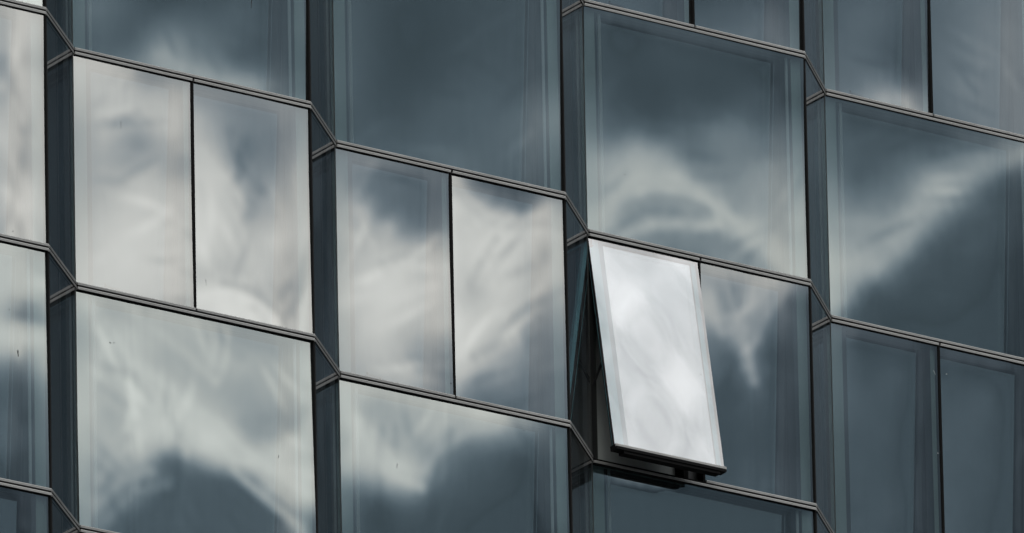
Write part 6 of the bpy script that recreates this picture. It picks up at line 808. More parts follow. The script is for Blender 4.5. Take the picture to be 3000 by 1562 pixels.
[237,0,0,0,0,0,-1,0,0,-1,0,0,-1,0,-1,0,0,0,1,1,1,1,1,1,1,0,1,1,0,0],
[239,0,0,0,0,-1,0,0,0,-1,0,-1,0,0,-1,0,0,0,1,1,1,1,1,1,1,0,1,0,1,0],
[241,0,0,0,0,-1,0,0,0,-1,0,-1,0,0,-1,0,0,0,1,0,2,1,1,1,1,0,1,0,1,0],
[243,0,0,0,0,-1,0,0,0,-1,0,-1,0,0,-1,0,0,0,1,0,1,1,2,1,1,0,1,0,1,0]],
'3,-1,R': [
[156,-1,-2,-3,-2,-2,-4,-3,-1,-1,0,-1,-4,0,-2,-3,2,1,4,-15,-1,0,-3,1,0,2,1,2,1,1],
[162,-2,-3,-2,-1,-2,-3,-4,-1,-2,0,-1,-3,-2,-3,-4,2,2,5,-17,-3,0,-2,2,2,2,2,2,1,1],
[166,-1,-2,-2,1,-2,-3,-2,-2,-3,-2,-2,-3,-1,-3,-4,-1,-1,8,-19,-3,0,-2,5,4,2,1,2,1,1],
[172,-1,-3,-1,-1,-2,-2,-2,0,-2,-4,-3,-1,-4,-2,-1,-3,-3,5,-18,-3,0,-1,7,3,3,1,2,1,1],
[179,-2,-2,-3,0,-3,-2,-1,-2,-2,-2,-3,-3,-3,-2,-1,-1,-4,3,-16,-3,-1,-1,5,4,3,2,2,1,2],
[183,0,-1,-2,-1,-3,-2,-3,-2,-2,-1,-2,-4,-5,-2,0,-3,-4,5,-14,-4,-2,-1,4,2,4,3,2,2,1],
[185,0,0,-1,0,-2,-2,-2,-3,-2,-1,-3,-3,-4,-4,-2,-2,-4,5,-11,-6,-1,0,2,3,3,2,3,2,1],
[187,0,0,-1,0,-2,-1,-1,-2,-1,-1,-1,-1,-5,-4,-4,-2,-1,2,-13,-5,-2,0,3,2,3,2,2,2,-1],
[189,0,-1,0,-1,-1,-1,-1,-1,-1,-1,-1,-1,-3,-3,-2,0,0,0,-13,-8,-2,0,3,3,2,2,0,0,-1],
[191,0,-1,0,-1,-1,-1,-1,-1,-1,-1,-1,-2,-2,-2,-2,-1,1,-1,-11,-4,-2,-2,3,2,2,0,-1,0,-1],
[193,0,-1,-1,0,-1,-1,-1,-1,-1,-1,-2,-1,-2,-2,-2,-1,-1,-2,-7,-3,-2,-1,2,2,0,-1,0,0,-1],
[195,-1,0,-1,-1,0,-1,-1,-1,-1,-2,-1,-2,-2,-2,-1,-2,-2,-2,-5,-3,-1,-1,1,2,-1,0,0,-1,0],
[197,-1,0,-1,-1,0,-1,-1,-1,-1,-2,-1,-2,-2,-2,-2,-2,-2,-2,-4,-2,-2,0,1,1,-1,0,0,-1,0],
[199,-1,0,-1,-1,0,-1,-1,-1,-1,-2,-1,-2,-2,-2,-2,-2,-2,-3,-3,-2,-1,-1,1,1,-1,0,0,-1,0],
[201,-1,0,-1,-1,-1,0,-1,-1,-2,-1,-2,-1,-2,-2,-2,-3,-2,-2,-3,-2,-1,0,0,1,-1,0,-1,0,0],
[203,-1,-1,0,-1,-1,0,-1,-1,-2,-1,-2,-2,-2,-2,-2,-2,-2,-3,-2,-2,-1,0,0,1,-1,0,-1,0,-1],
[204,0,-1,0,-1,-1,-1,0,-1,-2,-1,-2,-2,-2,-2,-2,-2,-3,-2,-2,-2,-1,0,0,1,-1,0,-1,0,-1],
[206,0,-1,-1,0,-1,-1,0,-2,-1,-1,-2,-2,-2,-2,-2,-3,-2,-2,-2,-2,-1,0,0,1,-1,0,-1,0,-1],
[208,0,-1,-1,0,-1,-1,0,-2,-1,-1,-2,-2,-2,-2,-2,-3,-2,-2,-2,-2,-1,0,0,1,-1,0,-1,0,-1],
[210,0,-1,-1,0,-1,-1,0,-2,-1,-1,-2,-2,-2,-2,-3,-2,-2,-3,-2,-1,-1,0,0,1,-1,0,-1,0,-1],
[212,0,-1,-1,0,-1,-1,0,-2,-1,-1,-2,-2,-2,-2,-3,-2,-3,-2,-2,-1,-1,0,0,1,-1,0,-1,-1,0],
[214,0,-1,-1,0,-1,-1,0,-2,-1,-2,-1,-2,-2,-3,-2,-2,-3,-2,-2,-1,-1,-1,1,0,0,-1,0,-1,0],
[216,-1,0,-1,-1,0,-1,-1,-1,-1,-2,-1,-2,-2,-3,-2,-3,-2,-2,-2,-2,0,-1,1,0,0,-1,0,-1,0],
[217,-1,0,0,-1,-1,0,-1,-1,-1,-2,-1,-2,-3,-2,-2,-3,-2,-2,-2,-2,-1,0,0,1,0,-1,0,-1,0],
[218,-1,-1,0,0,-1,0,-1,0,-2,-1,-2,-2,-2,-2,-2,-3,-2,-2,-2,-2,-1,0,0,1,0,-1,0,-1,0],
[219,-1,0,-1,-1,0,-1,0,-1,-2,-1,-1,-2,-1,-2,-3,-2,-2,-3,-1,-2,-1,0,0,1,0,-1,0,-1,0],
[221,-1,0,-1,-1,-1,-1,0,-1,-2,-1,-2,-2,-1,-2,-2,-2,-2,-2,-2,-1,-1,0,0,1,0,0,-1,0,0],
[222,0,-1,0,-1,-1,-1,-1,-1,-1,-2,-1,-2,-2,-2,-3,-2,-1,-2,-2,-1,0,0,0,1,0,0,0,-1,0],
[223,0,-1,0,0,-1,-1,-1,-1,-2,-1,-2,-2,-2,-2,-2,-2,-2,-2,-1,-1,0,0,0,1,0,0,0,-1,0],
[222,0,0,0,0,0,-1,-1,-1,-1,-1,-2,-2,-2,-2,-2,-2,-2,-2,-1,-1,-1,1,0,1,0,0,0,-1,0],
[220,0,0,0,0,0,0,-1,0,-1,-1,-1,-2,-2,-2,-2,-2,-2,-1,-1,-1,-1,0,1,1,0,0,0,-1,0],
[220,-1,0,0,0,0,0,-1,0,-1,0,-1,-2,-1,-2,-2,-2,-1,-2,-1,-1,0,0,1,1,1,0,-1,0,0],
[220,0,0,-1,0,0,-1,0,0,-1,-1,-1,-1,-1,-2,-1,-2,-1,-1,-1,-1,0,1,1,1,1,0,-1,0,0],
[222,-1,0,0,-1,0,0,-1,0,-1,-1,-1,-1,-1,-2,-1,-1,-1,-1,-1,0,0,1,1,1,1,0,0,-1,0],
[224,-1,0,-1,0,0,-1,0,-1,0,-1,-1,-2,-1,-1,-1,-1,-1,-1,0,0,0,0,2,1,1,0,-1,0,-1],
[225,0,0,-1,0,0,-1,0,-1,-1,-1,-1,-1,-1,-1,-1,-1,-1,-1,0,0,0,1,1,1,1,0,-1,0,0],
[227,0,0,-1,0,0,-1,0,-1,-1,-1,-1,-1,-1,-1,-1,-1,-1,-1,0,0,0,1,1,1,1,0,-1,0,0],
[229,0,0,-1,0,0,-1,0,-1,-1,-1,-1,-1,-1,-1,-1,-1,-1,-1,0,0,0,1,1,1,1,0,-1,0,0],
[231,0,-1,0,0,-1,0,0,-1,-1,-1,-1,-1,-1,-1,-1,-1,-1,-1,0,0,0,1,1,1,1,0,-1,0,0],
[233,0,-1,0,0,-1,0,0,-1,-1,-1,-1,-1,-1,-1,-1,-1,-1,-1,0,0,0,1,1,1,1,0,-1,0,0],
[235,0,-1,0,0,-1,0,0,-1,-1,-1,-1,-1,-1,-1,-2,0,-1,-1,0,0,0,0,2,1,1,0,-1,0,-1],
[237,0,-1,0,0,-1,0,-1,0,-1,-1,-1,-1,-1,-1,-2,-1,0,-1,0,0,0,0,1,2,1,0,-1,0,-1],
[239,0,-1,0,0,-1,0,-1,0,-1,-1,-1,-1,-1,-1,-2,-1,-1,0,-1,0,1,0,1,1,2,0,-1,0,-1],
[241,-1,0,0,0,-1,0,-1,0,-1,-1,-1,-1,-1,-1,-2,-1,-1,0,-1,0,1,0,1,1,2,-1,0,0,-1],
[243,-1,0,0,-1,0,0,-1,0,-1,-1,-1,-1,-1,-1,-2,-1,-1,0,-1,0,1,0,1,1,2,-1,0,0,-1],
[245,-1,0,0,-1,0,0,-1,0,-1,-1,-1,-1,-1,-1,-2,-1,-1,0,-1,0,0,1,1,1,2,-1,0,0,-1]],
'3,0,S': [
[-29,0,1,2,5,9,4,1,-8,-8,5,7,11,7,6,-1,4,1,-1,0,4,4,0,1,-2,-3,0,-1,1,0,-2,-4,-6,-2,-3,-1,-2,-6,0,1,5,-1,-1,-8,-7,2,-1,-11,-8,-7,-6,-4,-5,-2,0,-1,-1,-2,-1],
[-27,0,0,1,2,4,10,11,-4,-12,-5,1,7,10,8,3,6,1,0,0,2,3,0,2,-2,-2,-2,1,1,0,0,-4,-5,-3,-2,0,-1,-6,-5,0,6,4,3,-9,-13,-1,2,-15,-10,-8,-4,-2,-4,-2,1,1,-1,-1,-1],
[-23,-2,-1,0,0,0,4,11,15,3,-9,-15,-2,1,4,6,10,11,4,5,-2,-1,0,2,-1,-1,-1,-1,1,-2,0,-2,-2,-1,-3,0,1,-4,-3,-8,0,5,11,-6,-15,-9,-2,-15,-12,-6,0,-1,-1,1,1,0,0,-1,-2],
[-19,-2,-2,-2,-1,1,4,6,10,18,6,-7,-15,-11,-7,-3,7,5,12,11,2,2,1,6,-4,-4,1,1,-2,3,-2,-3,1,0,-1,0,-1,0,-1,-6,-12,-8,6,9,-7,-14,-8,-13,-11,-3,1,2,2,1,1,-1,0,-1,-2],
[-13,-2,-3,-3,-3,-1,4,7,9,7,11,9,-2,-12,-13,-8,-11,-2,2,9,1,3,7,8,3,1,0,4,-3,8,5,-4,-4,0,-1,-4,-1,-2,1,4,-10,-20,-18,5,11,-1,-10,-15,-7,0,0,2,1,2,1,1,0,-1,-1],
[-6,-2,-2,-4,-5,-4,0,6,7,11,6,8,6,1,-9,-11,-9,-9,0,2,-6,3,-5,-1,3,5,6,4,-11,3,5,8,4,4,5,-8,-5,-3,-9,2,5,-5,-16,-16,-3,10,7,-10,-12,-1,2,0,3,2,1,1,0,-2,-1],
[0,-1,-2,-4,-5,-6,-4,2,7,10,12,5,1,3,2,1,-6,-3,-4,-5,-4,-3,-3,-8,-6,5,0,3,-6,-6,-6,1,-1,12,10,-2,0,-3,-6,-5,-8,2,7,-1,-11,-5,6,1,-9,-5,4,4,2,2,0,-1,1,-2,-3],
[4,0,0,-2,-4,-9,-8,-1,5,7,10,10,0,0,8,4,1,2,-1,-2,-6,-1,3,-4,-8,-6,-3,-2,-6,-4,-6,-5,-7,-4,-1,0,9,3,-2,-4,-6,-6,1,6,8,1,-3,-2,-5,-4,2,4,3,2,-1,-1,0,-1,-5],
[8,0,-1,-1,0,-7,-11,-8,1,3,7,8,11,4,2,1,-3,4,4,1,-2,-1,3,4,-5,-5,-3,-6,2,0,-7,-8,-9,-4,-14,-3,11,-2,-5,-2,-3,0,-2,-2,5,9,7,0,-9,-2,2,1,3,2,-2,-3,-1,-1,-4],
[10,0,-1,-1,-2,5,-6,-12,-8,-1,0,3,5,4,5,8,8,1,1,-1,-2,-1,1,0,-2,-3,-3,-1,-1,2,3,-6,-1,-14,-15,-4,2,-5,-2,0,3,1,2,-1,-2,3,7,3,-1,5,-6,-2,1,0,-2,-3,0,3,-3],
[12,-1,-1,-2,-2,-2,2,2,-9,-15,-2,0,2,-3,-2,10,15,10,3,-1,2,-3,-1,1,-3,-1,3,-3,-3,0,3,-1,-7,-16,-13,-2,-1,-1,6,8,0,1,-1,-3,-1,0,4,-1,-3,6,-1,-2,0,-3,-2,-3,-1,6,1],
[15,-2,-1,-2,-3,-5,-5,7,6,-14,-13,1,1,-2,-4,-1,7,5,6,4,3,0,1,2,4,1,0,-1,-8,-7,-1,-6,-9,-7,1,0,5,6,13,8,-2,-5,-3,-2,-4,1,2,-1,-7,4,1,2,-4,-4,-3,-3,-2,3,6],
[17,-1,-2,-3,-2,-4,-5,-4,8,2,-13,-10,0,2,1,0,-1,2,0,-3,1,-4,-2,2,5,2,2,-3,-5,-6,1,-1,-1,4,5,1,4,7,8,7,-3,-3,-3,-3,-1,-1,2,0,-8,1,0,1,-3,-4,-4,-2,-2,1,8],
[21,-2,-2,-2,-2,-3,-3,-5,-3,1,2,-6,-10,-1,-1,1,1,1,1,-2,0,1,-1,-3,3,0,0,1,-1,-5,0,3,2,8,5,-2,5,5,3,4,0,-2,-4,-3,-3,0,3,-1,-8,-2,-2,2,1,-3,-3,-3,-3,-1,6],
[26,-2,-2,-2,-3,-3,-2,-3,-3,-6,2,0,-7,-5,-3,-1,2,2,0,-1,-1,0,-1,-2,-1,3,2,0,3,0,0,5,2,4,6,1,4,5,-1,0,0,-1,-4,-3,-3,-1,4,-1,-8,-1,-2,-1,4,-2,-4,-3,-3,-2,3],
[33,-2,-3,-2,-2,-3,-4,-3,-2,-5,-5,-2,0,-3,-3,-1,1,0,1,-2,-3,-1,-2,-4,0,7,5,3,10,2,1,3,-3,2,3,0,6,2,0,-1,-2,-1,-2,-3,-4,-1,3,1,-9,-1,-2,-7,3,3,-2,-2,-2,-2,0],
[40,-1,-1,-2,-1,-4,-3,-6,-2,-3,-7,-4,0,-3,-3,-2,2,0,2,0,-2,-2,-1,-2,-1,7,8,6,12,6,0,3,-1,-1,-1,-4,1,-1,0,-1,-3,-3,-1,-2,-4,-2,1,2,-8,-2,3,-6,-8,6,4,0,-3,-3,-1],
[49,-1,0,-1,-1,0,-4,-6,-5,-4,-7,-8,-1,-3,-3,1,0,0,1,1,0,0,0,1,2,4,5,8,5,5,5,-1,1,3,1,-3,2,-5,-3,-2,-6,-4,-2,-1,-2,-4,0,1,-7,-3,3,0,-11,3,8,2,-3,-4,-2],
[58,0,0,0,0,0,-2,-6,-4,-7,-7,-7,-5,-3,-2,-3,2,0,-2,0,5,0,1,3,5,5,5,7,3,3,1,-2,-4,1,2,-2,3,-1,-3,0,-4,-8,-3,-3,-1,-3,-2,2,-7,-4,1,4,-4,-6,7,6,-1,-5,-2],
[66,1,1,1,2,-3,-2,-1,-5,-5,-7,-8,-5,-10,-3,0,4,1,-1,-2,4,4,-1,4,11,4,3,6,-1,-1,0,-1,-3,-1,1,-3,-3,-1,0,1,-2,-4,-5,-4,-4,-3,-1,4,-8,-5,0,5,2,-5,-3,11,5,-7,-5],
[74,2,1,2,2,3,-1,-1,-3,-9,-8,-8,-4,-8,-3,1,6,-2,-4,-2,4,3,3,3,8,6,2,6,4,-3,0,-1,-5,-4,-1,-3,-6,-3,0,-2,-2,-2,-1,-6,-4,-4,-1,5,-7,-7,0,5,1,0,-6,4,12,-4,-7],
[82,2,2,2,2,2,4,0,-2,-7,-9,-7,-2,-7,-3,-1,5,-1,-2,-1,1,-1,1,2,5,3,4,4,6,0,-1,-2,-4,-4,-3,-2,-7,-4,-1,-1,-3,0,-1,-5,-5,-4,-1,2,-7,-7,0,7,0,0,-1,-5,11,4,-8],
[88,2,3,2,3,3,3,3,-5,-3,-2,-7,-4,-4,-7,-1,8,-2,0,1,-1,-4,-1,-3,5,1,0,3,1,-1,-2,-4,-4,-2,-2,-2,-3,-2,0,-1,-3,0,1,-4,-4,-1,-3,0,-9,-8,1,7,1,0,0,-2,0,8,-4],
[94,2,2,2,2,4,4,2,0,-3,0,-1,-7,-2,-2,-2,8,1,-5,-1,0,-5,-3,-1,0,0,-3,0,0,-1,-3,-4,-4,-4,-2,-2,-3,-1,1,0,-3,0,3,-3,-2,-1,1,-2,-8,-8,-1,5,-6,2,3,0,-1,1,0],
[100,2,2,2,2,3,4,3,-1,1,0,-1,-1,-4,-4,1,-1,3,0,-2,2,-3,-6,-3,-1,-4,-1,0,-2,-1,-3,-5,-6,-3,-2,-2,-4,-1,2,0,-3,1,4,-2,-3,-1,2,6,-7,-10,-2,1,-2,-5,1,3,2,0,-5],
[105,2,2,2,3,4,3,4,0,1,1,0,-1,-3,-1,-1,-1,0,-1,-1,-1,-4,-5,-4,-1,-3,-2,1,-1,-3,-2,-7,-6,-4,-3,-3,-2,0,1,-1,-2,1,4,-1,-3,-1,3,7,-5,-11,-3,3,0,-2,-4,-2,3,1,-3],
[111,1,2,2,2,4,6,4,1,0,-1,1,-1,0,-1,1,0,-1,-1,-1,-2,-4,-6,-5,1,-3,-3,-3,0,-2,-5,-6,-5,-4,-6,-3,-2,2,1,-3,-2,2,2,1,-2,-2,3,9,-6,-12,-1,1,0,0,-2,-4,-1,2,0],
[116,2,2,2,2,4,5,7,-2,-1,0,0,0,1,0,3,1,-2,-2,0,-2,-3,-3,-5,0,-4,-5,-3,-1,-2,-6,-7,-2,-4,-7,-2,-3,-1,0,-3,-2,1,4,0,0,0,2,8,-6,-15,1,3,-2,-1,0,-1,-4,-1,2],
[122,2,1,1,3,2,4,7,0,-1,-1,3,0,1,2,3,2,-1,-4,-2,-2,-4,-3,-2,-1,-2,-2,-3,-1,-1,-7,-5,0,-8,-6,-5,-2,-1,-2,-2,-4,-1,2,3,0,1,3,7,-6,-15,-2,3,-2,0,0,-1,-1,-3,-1],
[127,2,2,1,2,2,2,5,2,1,0,3,2,1,1,2,2,0,-2,-2,-4,-5,-4,-4,-2,-2,-1,-3,-1,-1,-3,-4,2,-3,-6,-6,-3,-4,-2,-3,-6,-1,5,2,1,0,3,6,-4,-16,-2,0,-1,-1,0,-1,-1,-1,-3],
[132,2,2,2,1,1,1,4,1,2,4,4,2,1,1,0,0,0,0,-1,-3,-5,-5,-4,-3,-2,-1,-2,0,-1,-3,-3,1,-1,-2,-8,-4,-5,-4,-3,0,0,4,3,-3,1,1,3,-3,-13,-3,0,-3,-1,-1,0,-1,-1,-2],
[137,2,2,2,1,1,-1,2,1,3,6,6,1,1,2,0,-2,-1,0,-1,-2,-5,-5,-3,-2,-3,-2,-2,0,0,-1,-2,0,-1,-3,-7,-2,-3,-2,-2,-1,-1,0,0,-1,1,3,3,-4,-12,-3,-2,-1,-1,-2,-1,-1,-2,-1],
[142,2,2,1,2,2,0,-2,-1,4,6,7,3,1,0,0,-1,-2,0,1,-1,-6,-7,-4,-2,-1,-3,-1,2,0,-1,0,-1,0,0,-7,-2,-1,-3,-4,-2,-2,0,-1,-1,1,2,4,-3,-12,-5,2,-3,0,-1,-3,-2,-1,-2],
[145,2,2,2,1,2,1,-1,-3,2,6,7,3,2,0,0,-1,-2,0,0,0,-4,-5,-3,-4,-3,-2,0,3,0,-1,0,0,0,-1,-5,-2,-1,-2,-6,-2,0,-2,-1,-2,-1,3,4,0,-12,-6,0,0,-1,0,-3,-2,-2,-2],
[148,2,2,2,1,1,2,0,-1,1,2,5,4,2,0,1,-1,-2,-1,-1,0,-3,-3,-1,-3,-2,-1,-1,1,2,0,0,0,-1,-2,-5,-1,-1,-2,-5,-1,0,-2,-3,-3,-1,3,4,0,-11,-8,2,0,1,-1,-1,-2,-3,-2],
[151,2,2,1,2,1,2,1,1,2,1,2,2,1,0,0,-1,-1,-1,-1,0,-3,-2,-1,-2,-1,-1,0,1,1,1,0,2,0,-2,-4,-2,-2,-3,-4,-2,-1,-1,-2,-4,-2,2,4,0,-9,-6,2,2,2,1,-3,-3,-3,-4],
[153,2,2,2,2,2,3,1,2,3,2,0,1,-1,-2,-1,0,-2,-1,-1,-1,-2,-1,-1,-2,-1,-1,1,1,1,1,1,3,0,-1,-4,-2,-2,-2,-4,-3,-1,-1,-2,-4,-2,0,3,1,-7,-6,1,4,4,0,-2,-3,-4,-4],
[155,2,2,3,2,2,4,3,3,2,2,1,-2,-2,-3,-1,-2,-2,-2,0,-1,-3,-1,0,-2,-1,0,1,1,1,1,2,2,1,-1,-3,-1,-1,-1,-3,-3,-2,-1,-2,-5,-3,1,1,1,-5,-7,0,4,4,1,-2,-3,-3,-4],
[156,3,2,2,3,3,5,5,4,2,2,0,-3,-4,-3,-2,-2,-4,-2,-1,-2,-2,0,-1,-1,-1,0,0,2,1,1,3,2,1,-1,-2,0,0,0,-3,-2,-1,-1,-3,-5,-2,3,5,-1,-11,-9,0,3,4,0,-2,-2,-3,-3],
[158,2,2,3,3,4,7,8,8,4,2,-2,-6,-6,-5,-4,-4,-4,-3,-2,-2,-1,-1,0,-1,0,0,0,1,0,1,3,3,2,0,-2,0,1,-1,-2,0,1,1,-2,-5,-2,3,10,-1,-16,-12,0,-2,1,0,-1,-1,-3,-2],
[158,3,2,4,4,5,7,10,11,-1,0,-1,0,-7,-8,-5,-5,-5,-4,-3,-2,-1,0,0,-1,0,1,1,0,0,1,2,3,3,0,-2,1,1,-1,-2,1,2,2,0,-2,-1,4,10,-1,-19,-15,0,-6,0,-1,-2,-2,-2,-1],
[159,2,3,3,5,6,8,11,9,-1,0,-1,0,-2,-9,-7,-5,-5,-5,-4,-2,0,-1,0,0,0,0,0,1,0,0,2,3,2,1,-2,2,1,0,-2,2,2,3,1,-1,1,5,7,-1,-22,-21,2,-3,-1,-2,-3,-3,-2,-1],
[159,2,2,4,5,6,10,11,9,-1,0,-1,0,-2,-10,-6,-3,-5,-5,-4,-1,-1,0,-1,-1,1,-2,0,2,0,0,1,2,2,1,-3,2,2,0,-1,2,2,2,1,-1,4,5,5,-1,-19,-29,5,-2,0,-1,-4,-3,-2,-2],
[158,1,2,1,2,5,8,9,7,4,-3,-7,1,0,-5,0,-1,-5,-4,-3,-2,0,0,-2,0,0,-3,-1,2,0,1,0,2,1,1,-3,2,1,0,0,1,0,1,-1,-1,2,3,2,2,-11,-18,1,-1,0,-1,-3,-3,-3,-1],
[157,1,0,1,-1,-1,1,2,2,2,-1,-5,4,0,-4,1,1,-5,-1,-2,0,0,0,-2,0,0,-3,-1,2,-1,-1,0,1,3,2,-4,0,1,-2,0,2,0,0,0,-2,1,1,-2,4,2,-6,5,-1,-1,-1,-2,-2,-2,-3],
[157,0,0,0,-1,-2,-1,1,1,2,-1,-3,3,0,-2,1,-1,-2,-1,-2,1,-1,0,-2,0,0,-2,-1,1,-1,0,-1,2,1,1,-3,0,0,0,-1,2,1,-1,-1,0,0,0,-1,3,3,0,3,0,-1,-1,-1,-2,-2,-1],
[158,0,0,-1,-1,-1,0,0,1,1,0,0,1,0,-1,0,0,-2,-1,-1,-1,0,0,-2,0,-1,-1,0,0,-1,0,-1,1,1,0,-1,0,0,-1,0,1,0,0,0,0,-1,0,1,1,2,1,2,0,0,-1,-1,-1,-2,-2]],
'3,1,R': [
[-2,-1,-2,-1,-2,-2,-2,-2,-1,-2,-3,-3,1,4,-4,-6,3,4,4,-19,-1,1,0,0,2,2,2,2,2,2],
[1,-1,-2,-1,-1,-2,-2,-2,-2,-2,-5,-4,3,4,-4,-7,4,6,5,-25,-1,4,-1,1,2,2,2,2,2,2],
[4,-1,-1,-1,-1,-2,-2,-2,-5,-2,-4,-3,2,3,-2,-7,3,3,6,-27,2,5,-1,2,3,2,1,2,2,2],
[6,0,-1,-1,0,-2,0,-3,-5,-2,-5,-3,2,2,-1,-5,2,0,7,-27,1,6,-1,2,2,2,2,2,2,1],
[9,0,-1,0,-1,-2,-2,-2,-4,-2,-5,-4,2,1,-1,0,1,0,6,-25,0,4,-2,2,2,3,2,2,1,2],
[11,0,0,0,-1,-1,-1,-3,-4,-3,-5,-3,1,1,-2,-1,1,2,6,-23,-2,4,-3,3,3,2,2,2,1,1],
[13,1,0,0,0,-1,-1,-2,-6,-3,-5,-3,0,2,-1,-3,3,2,6,-22,-3,3,-1,2,3,2,1,2,1,1],
[16,0,0,0,0,0,0,-2,-7,-3,-2,-4,-1,1,0,-2,2,3,7,-24,-4,3,-1,2,3,2,1,2,1,1],
[17,1,0,1,-1,0,0,-2,-6,-3,-2,-3,-1,1,-1,-1,2,4,5,-24,-5,4,-1,2,3,2,2,1,1,0],
[18,1,1,0,-1,0,-1,-1,-6,-3,-2,-2,0,0,0,-1,4,4,4,-23,-6,3,-1,3,3,2,1,1,1,0],
[20,0,2,-1,-1,-1,0,-2,-5,-4,-2,0,0,1,0,-1,4,4,4,-21,-8,3,-1,3,4,1,1,1,1,-1],
[20,2,1,-1,-1,-1,-1,-1,-5,-3,-2,-1,1,2,-2,-1,4,5,4,-18,-11,3,-1,4,3,2,1,1,0,0],
[21,1,1,0,-1,0,-1,-2,-4,-3,-2,-2,1,0,-1,-1,4,6,5,-17,-13,4,-1,4,3,2,1,1,0,0],
[22,1,1,0,-1,-1,-1,-3,-4,0,-2,-3,0,-1,-2,1,5,6,5,-15,-16,4,1,3,4,1,2,1,1,-1],
[22,2,1,0,0,-2,-2,-3,-4,0,-1,-3,0,-1,-2,1,3,6,7,-12,-19,5,1,4,2,2,1,2,1,0],
[22,2,2,1,-1,-1,-1,-3,-7,0,0,-2,-2,0,-1,0,0,6,10,-7,-22,3,1,3,4,2,1,1,1,1],
[21,3,2,2,1,-1,-1,-3,-6,-5,0,-2,-1,0,-1,1,-2,2,12,-2,-23,2,2,4,3,2,2,1,1,1],
[19,3,4,3,2,0,0,-3,-6,-4,-4,-2,-1,0,-1,0,0,0,9,1,-22,2,3,5,3,1,1,1,1,1],
[17,2,3,4,4,3,0,-2,-7,-2,-4,-5,-3,0,-1,-1,2,2,8,1,-21,2,2,5,3,1,1,1,1,2],
[13,3,3,4,5,5,2,-2,-7,-3,-2,-8,-5,-1,0,-1,3,6,6,2,-23,3,4,3,3,1,1,1,1,1],
[10,2,3,3,5,7,4,-1,-8,-4,-1,-7,-7,-1,-1,-4,6,10,5,4,-24,1,6,3,3,1,1,1,1,1],
[6,2,3,2,5,8,7,0,-8,-5,-3,-8,-6,-4,1,2,4,12,4,7,-24,-1,6,2,3,1,0,1,1,2],
[3,3,2,2,3,7,9,3,-7,-8,-5,-7,-22,-18,3,18,21,13,6,6,-24,-2,6,2,1,1,1,1,1,1],
[1,3,2,1,2,7,7,5,-4,-10,-6,-10,-20,-22,0,21,28,19,5,5,-20,-8,8,1,1,0,1,1,1,1],
[0,2,3,1,4,5,4,5,3,-12,-12,-20,-15,-10,6,21,21,14,8,6,-15,-9,5,1,0,0,1,1,2,1],
[-2,3,3,0,6,4,1,4,7,-6,-28,-30,-13,1,16,27,11,11,10,6,-11,-8,4,0,-1,0,2,2,1,1],
[-3,3,2,0,7,5,3,3,3,-4,-25,-30,-13,-2,19,30,9,10,9,6,-10,-8,6,-1,-1,0,1,1,1,1],
[-5,4,1,1,6,4,2,1,2,-8,-22,-21,-12,0,21,28,9,12,8,7,-11,-9,6,0,-2,-1,0,1,1,1],
[-8,4,1,3,5,1,-2,0,0,-8,-25,-26,-4,14,28,24,8,13,12,4,-12,-11,5,0,-1,-1,-1,1,0,1],
[-14,4,3,5,3,-3,-2,-3,-3,-9,-10,-25,-19,14,34,30,9,15,13,2,-10,-10,2,1,0,-2,0,0,1,1],
[-23,5,4,6,-3,-8,3,2,-5,-12,-7,-10,-10,1,16,32,21,12,14,2,-8,-8,3,1,0,-1,-1,0,1,1],
[-33,3,5,3,-8,-14,0,11,1,-5,-6,-3,4,2,-8,17,25,26,13,3,-5,-7,2,1,-1,0,0,1,1,1],
[-44,4,3,0,-8,-5,4,1,1,2,-1,-4,3,8,-1,-1,22,28,15,6,-4,-9,3,1,1,0,1,1,1,1],
[-54,3,-1,-2,-2,4,10,2,-5,-3,2,1,-2,7,8,-1,14,27,12,8,-2,-9,3,2,1,1,1,2,1,2],
[-61,1,1,-1,-1,3,10,8,3,-9,-4,7,1,5,9,-2,9,22,13,9,-1,-8,4,3,1,2,1,2,2,2],
[-66,1,2,2,4,8,4,1,1,-6,-3,11,7,0,8,-2,1,15,14,17,2,-11,6,4,3,1,2,2,2,2],
[-66,0,3,3,6,12,12,8,-4,-17,-10,1,9,8,4,4,-1,5,13,22,11,-12,0,7,4,3,2,2,3,2],
[-62,0,2,2,8,14,11,7,-3,-3,-2,-21,-14,9,14,8,2,-1,-2,29,19,-8,0,5,5,5,4,3,3,2],
[-56,1,-1,1,9,17,9,-1,-2,4,8,-14,-28,-10,7,16,8,2,-5,20,25,-5,1,7,6,6,5,4,2,3],
[-48,0,-4,3,11,17,5,-5,-1,10,0,-8,-16,-20,-4,8,11,9,-4,12,18,4,4,14,7,5,5,3,3,2],
[-42,1,-1,2,9,10,2,-6,7,13,-6,-11,-9,-19,-6,6,3,8,4,6,13,-2,13,20,10,5,5,4,2,2],
[-39,3,3,3,4,5,-2,-4,14,12,-7,-10,-6,-21,-11,10,1,-1,8,10,9,-8,8,29,13,8,5,3,2,2],
[-36,3,2,0,1,4,-2,1,14,5,-6,-3,-5,-15,-15,6,2,-2,3,11,9,-11,1,25,19,10,7,5,3,3],
[-36,0,-1,-4,-2,3,-2,4,12,0,-3,-1,0,-11,-11,-2,0,-3,-1,8,13,0,-5,14,18,15,10,7,6,4],
[-38,0,-2,-3,-4,3,-1,3,8,-1,-2,1,-1,-5,-8,-5,0,-4,-2,5,8,5,-1,5,14,15,11,9,7,6],
[-39,-1,-1,-2,-2,0,0,2,3,1,0,0,-1,-3,-4,-4,-3,-3,-2,2,3,5,3,5,8,12,11,9,8,7]],
'3,2,S': [
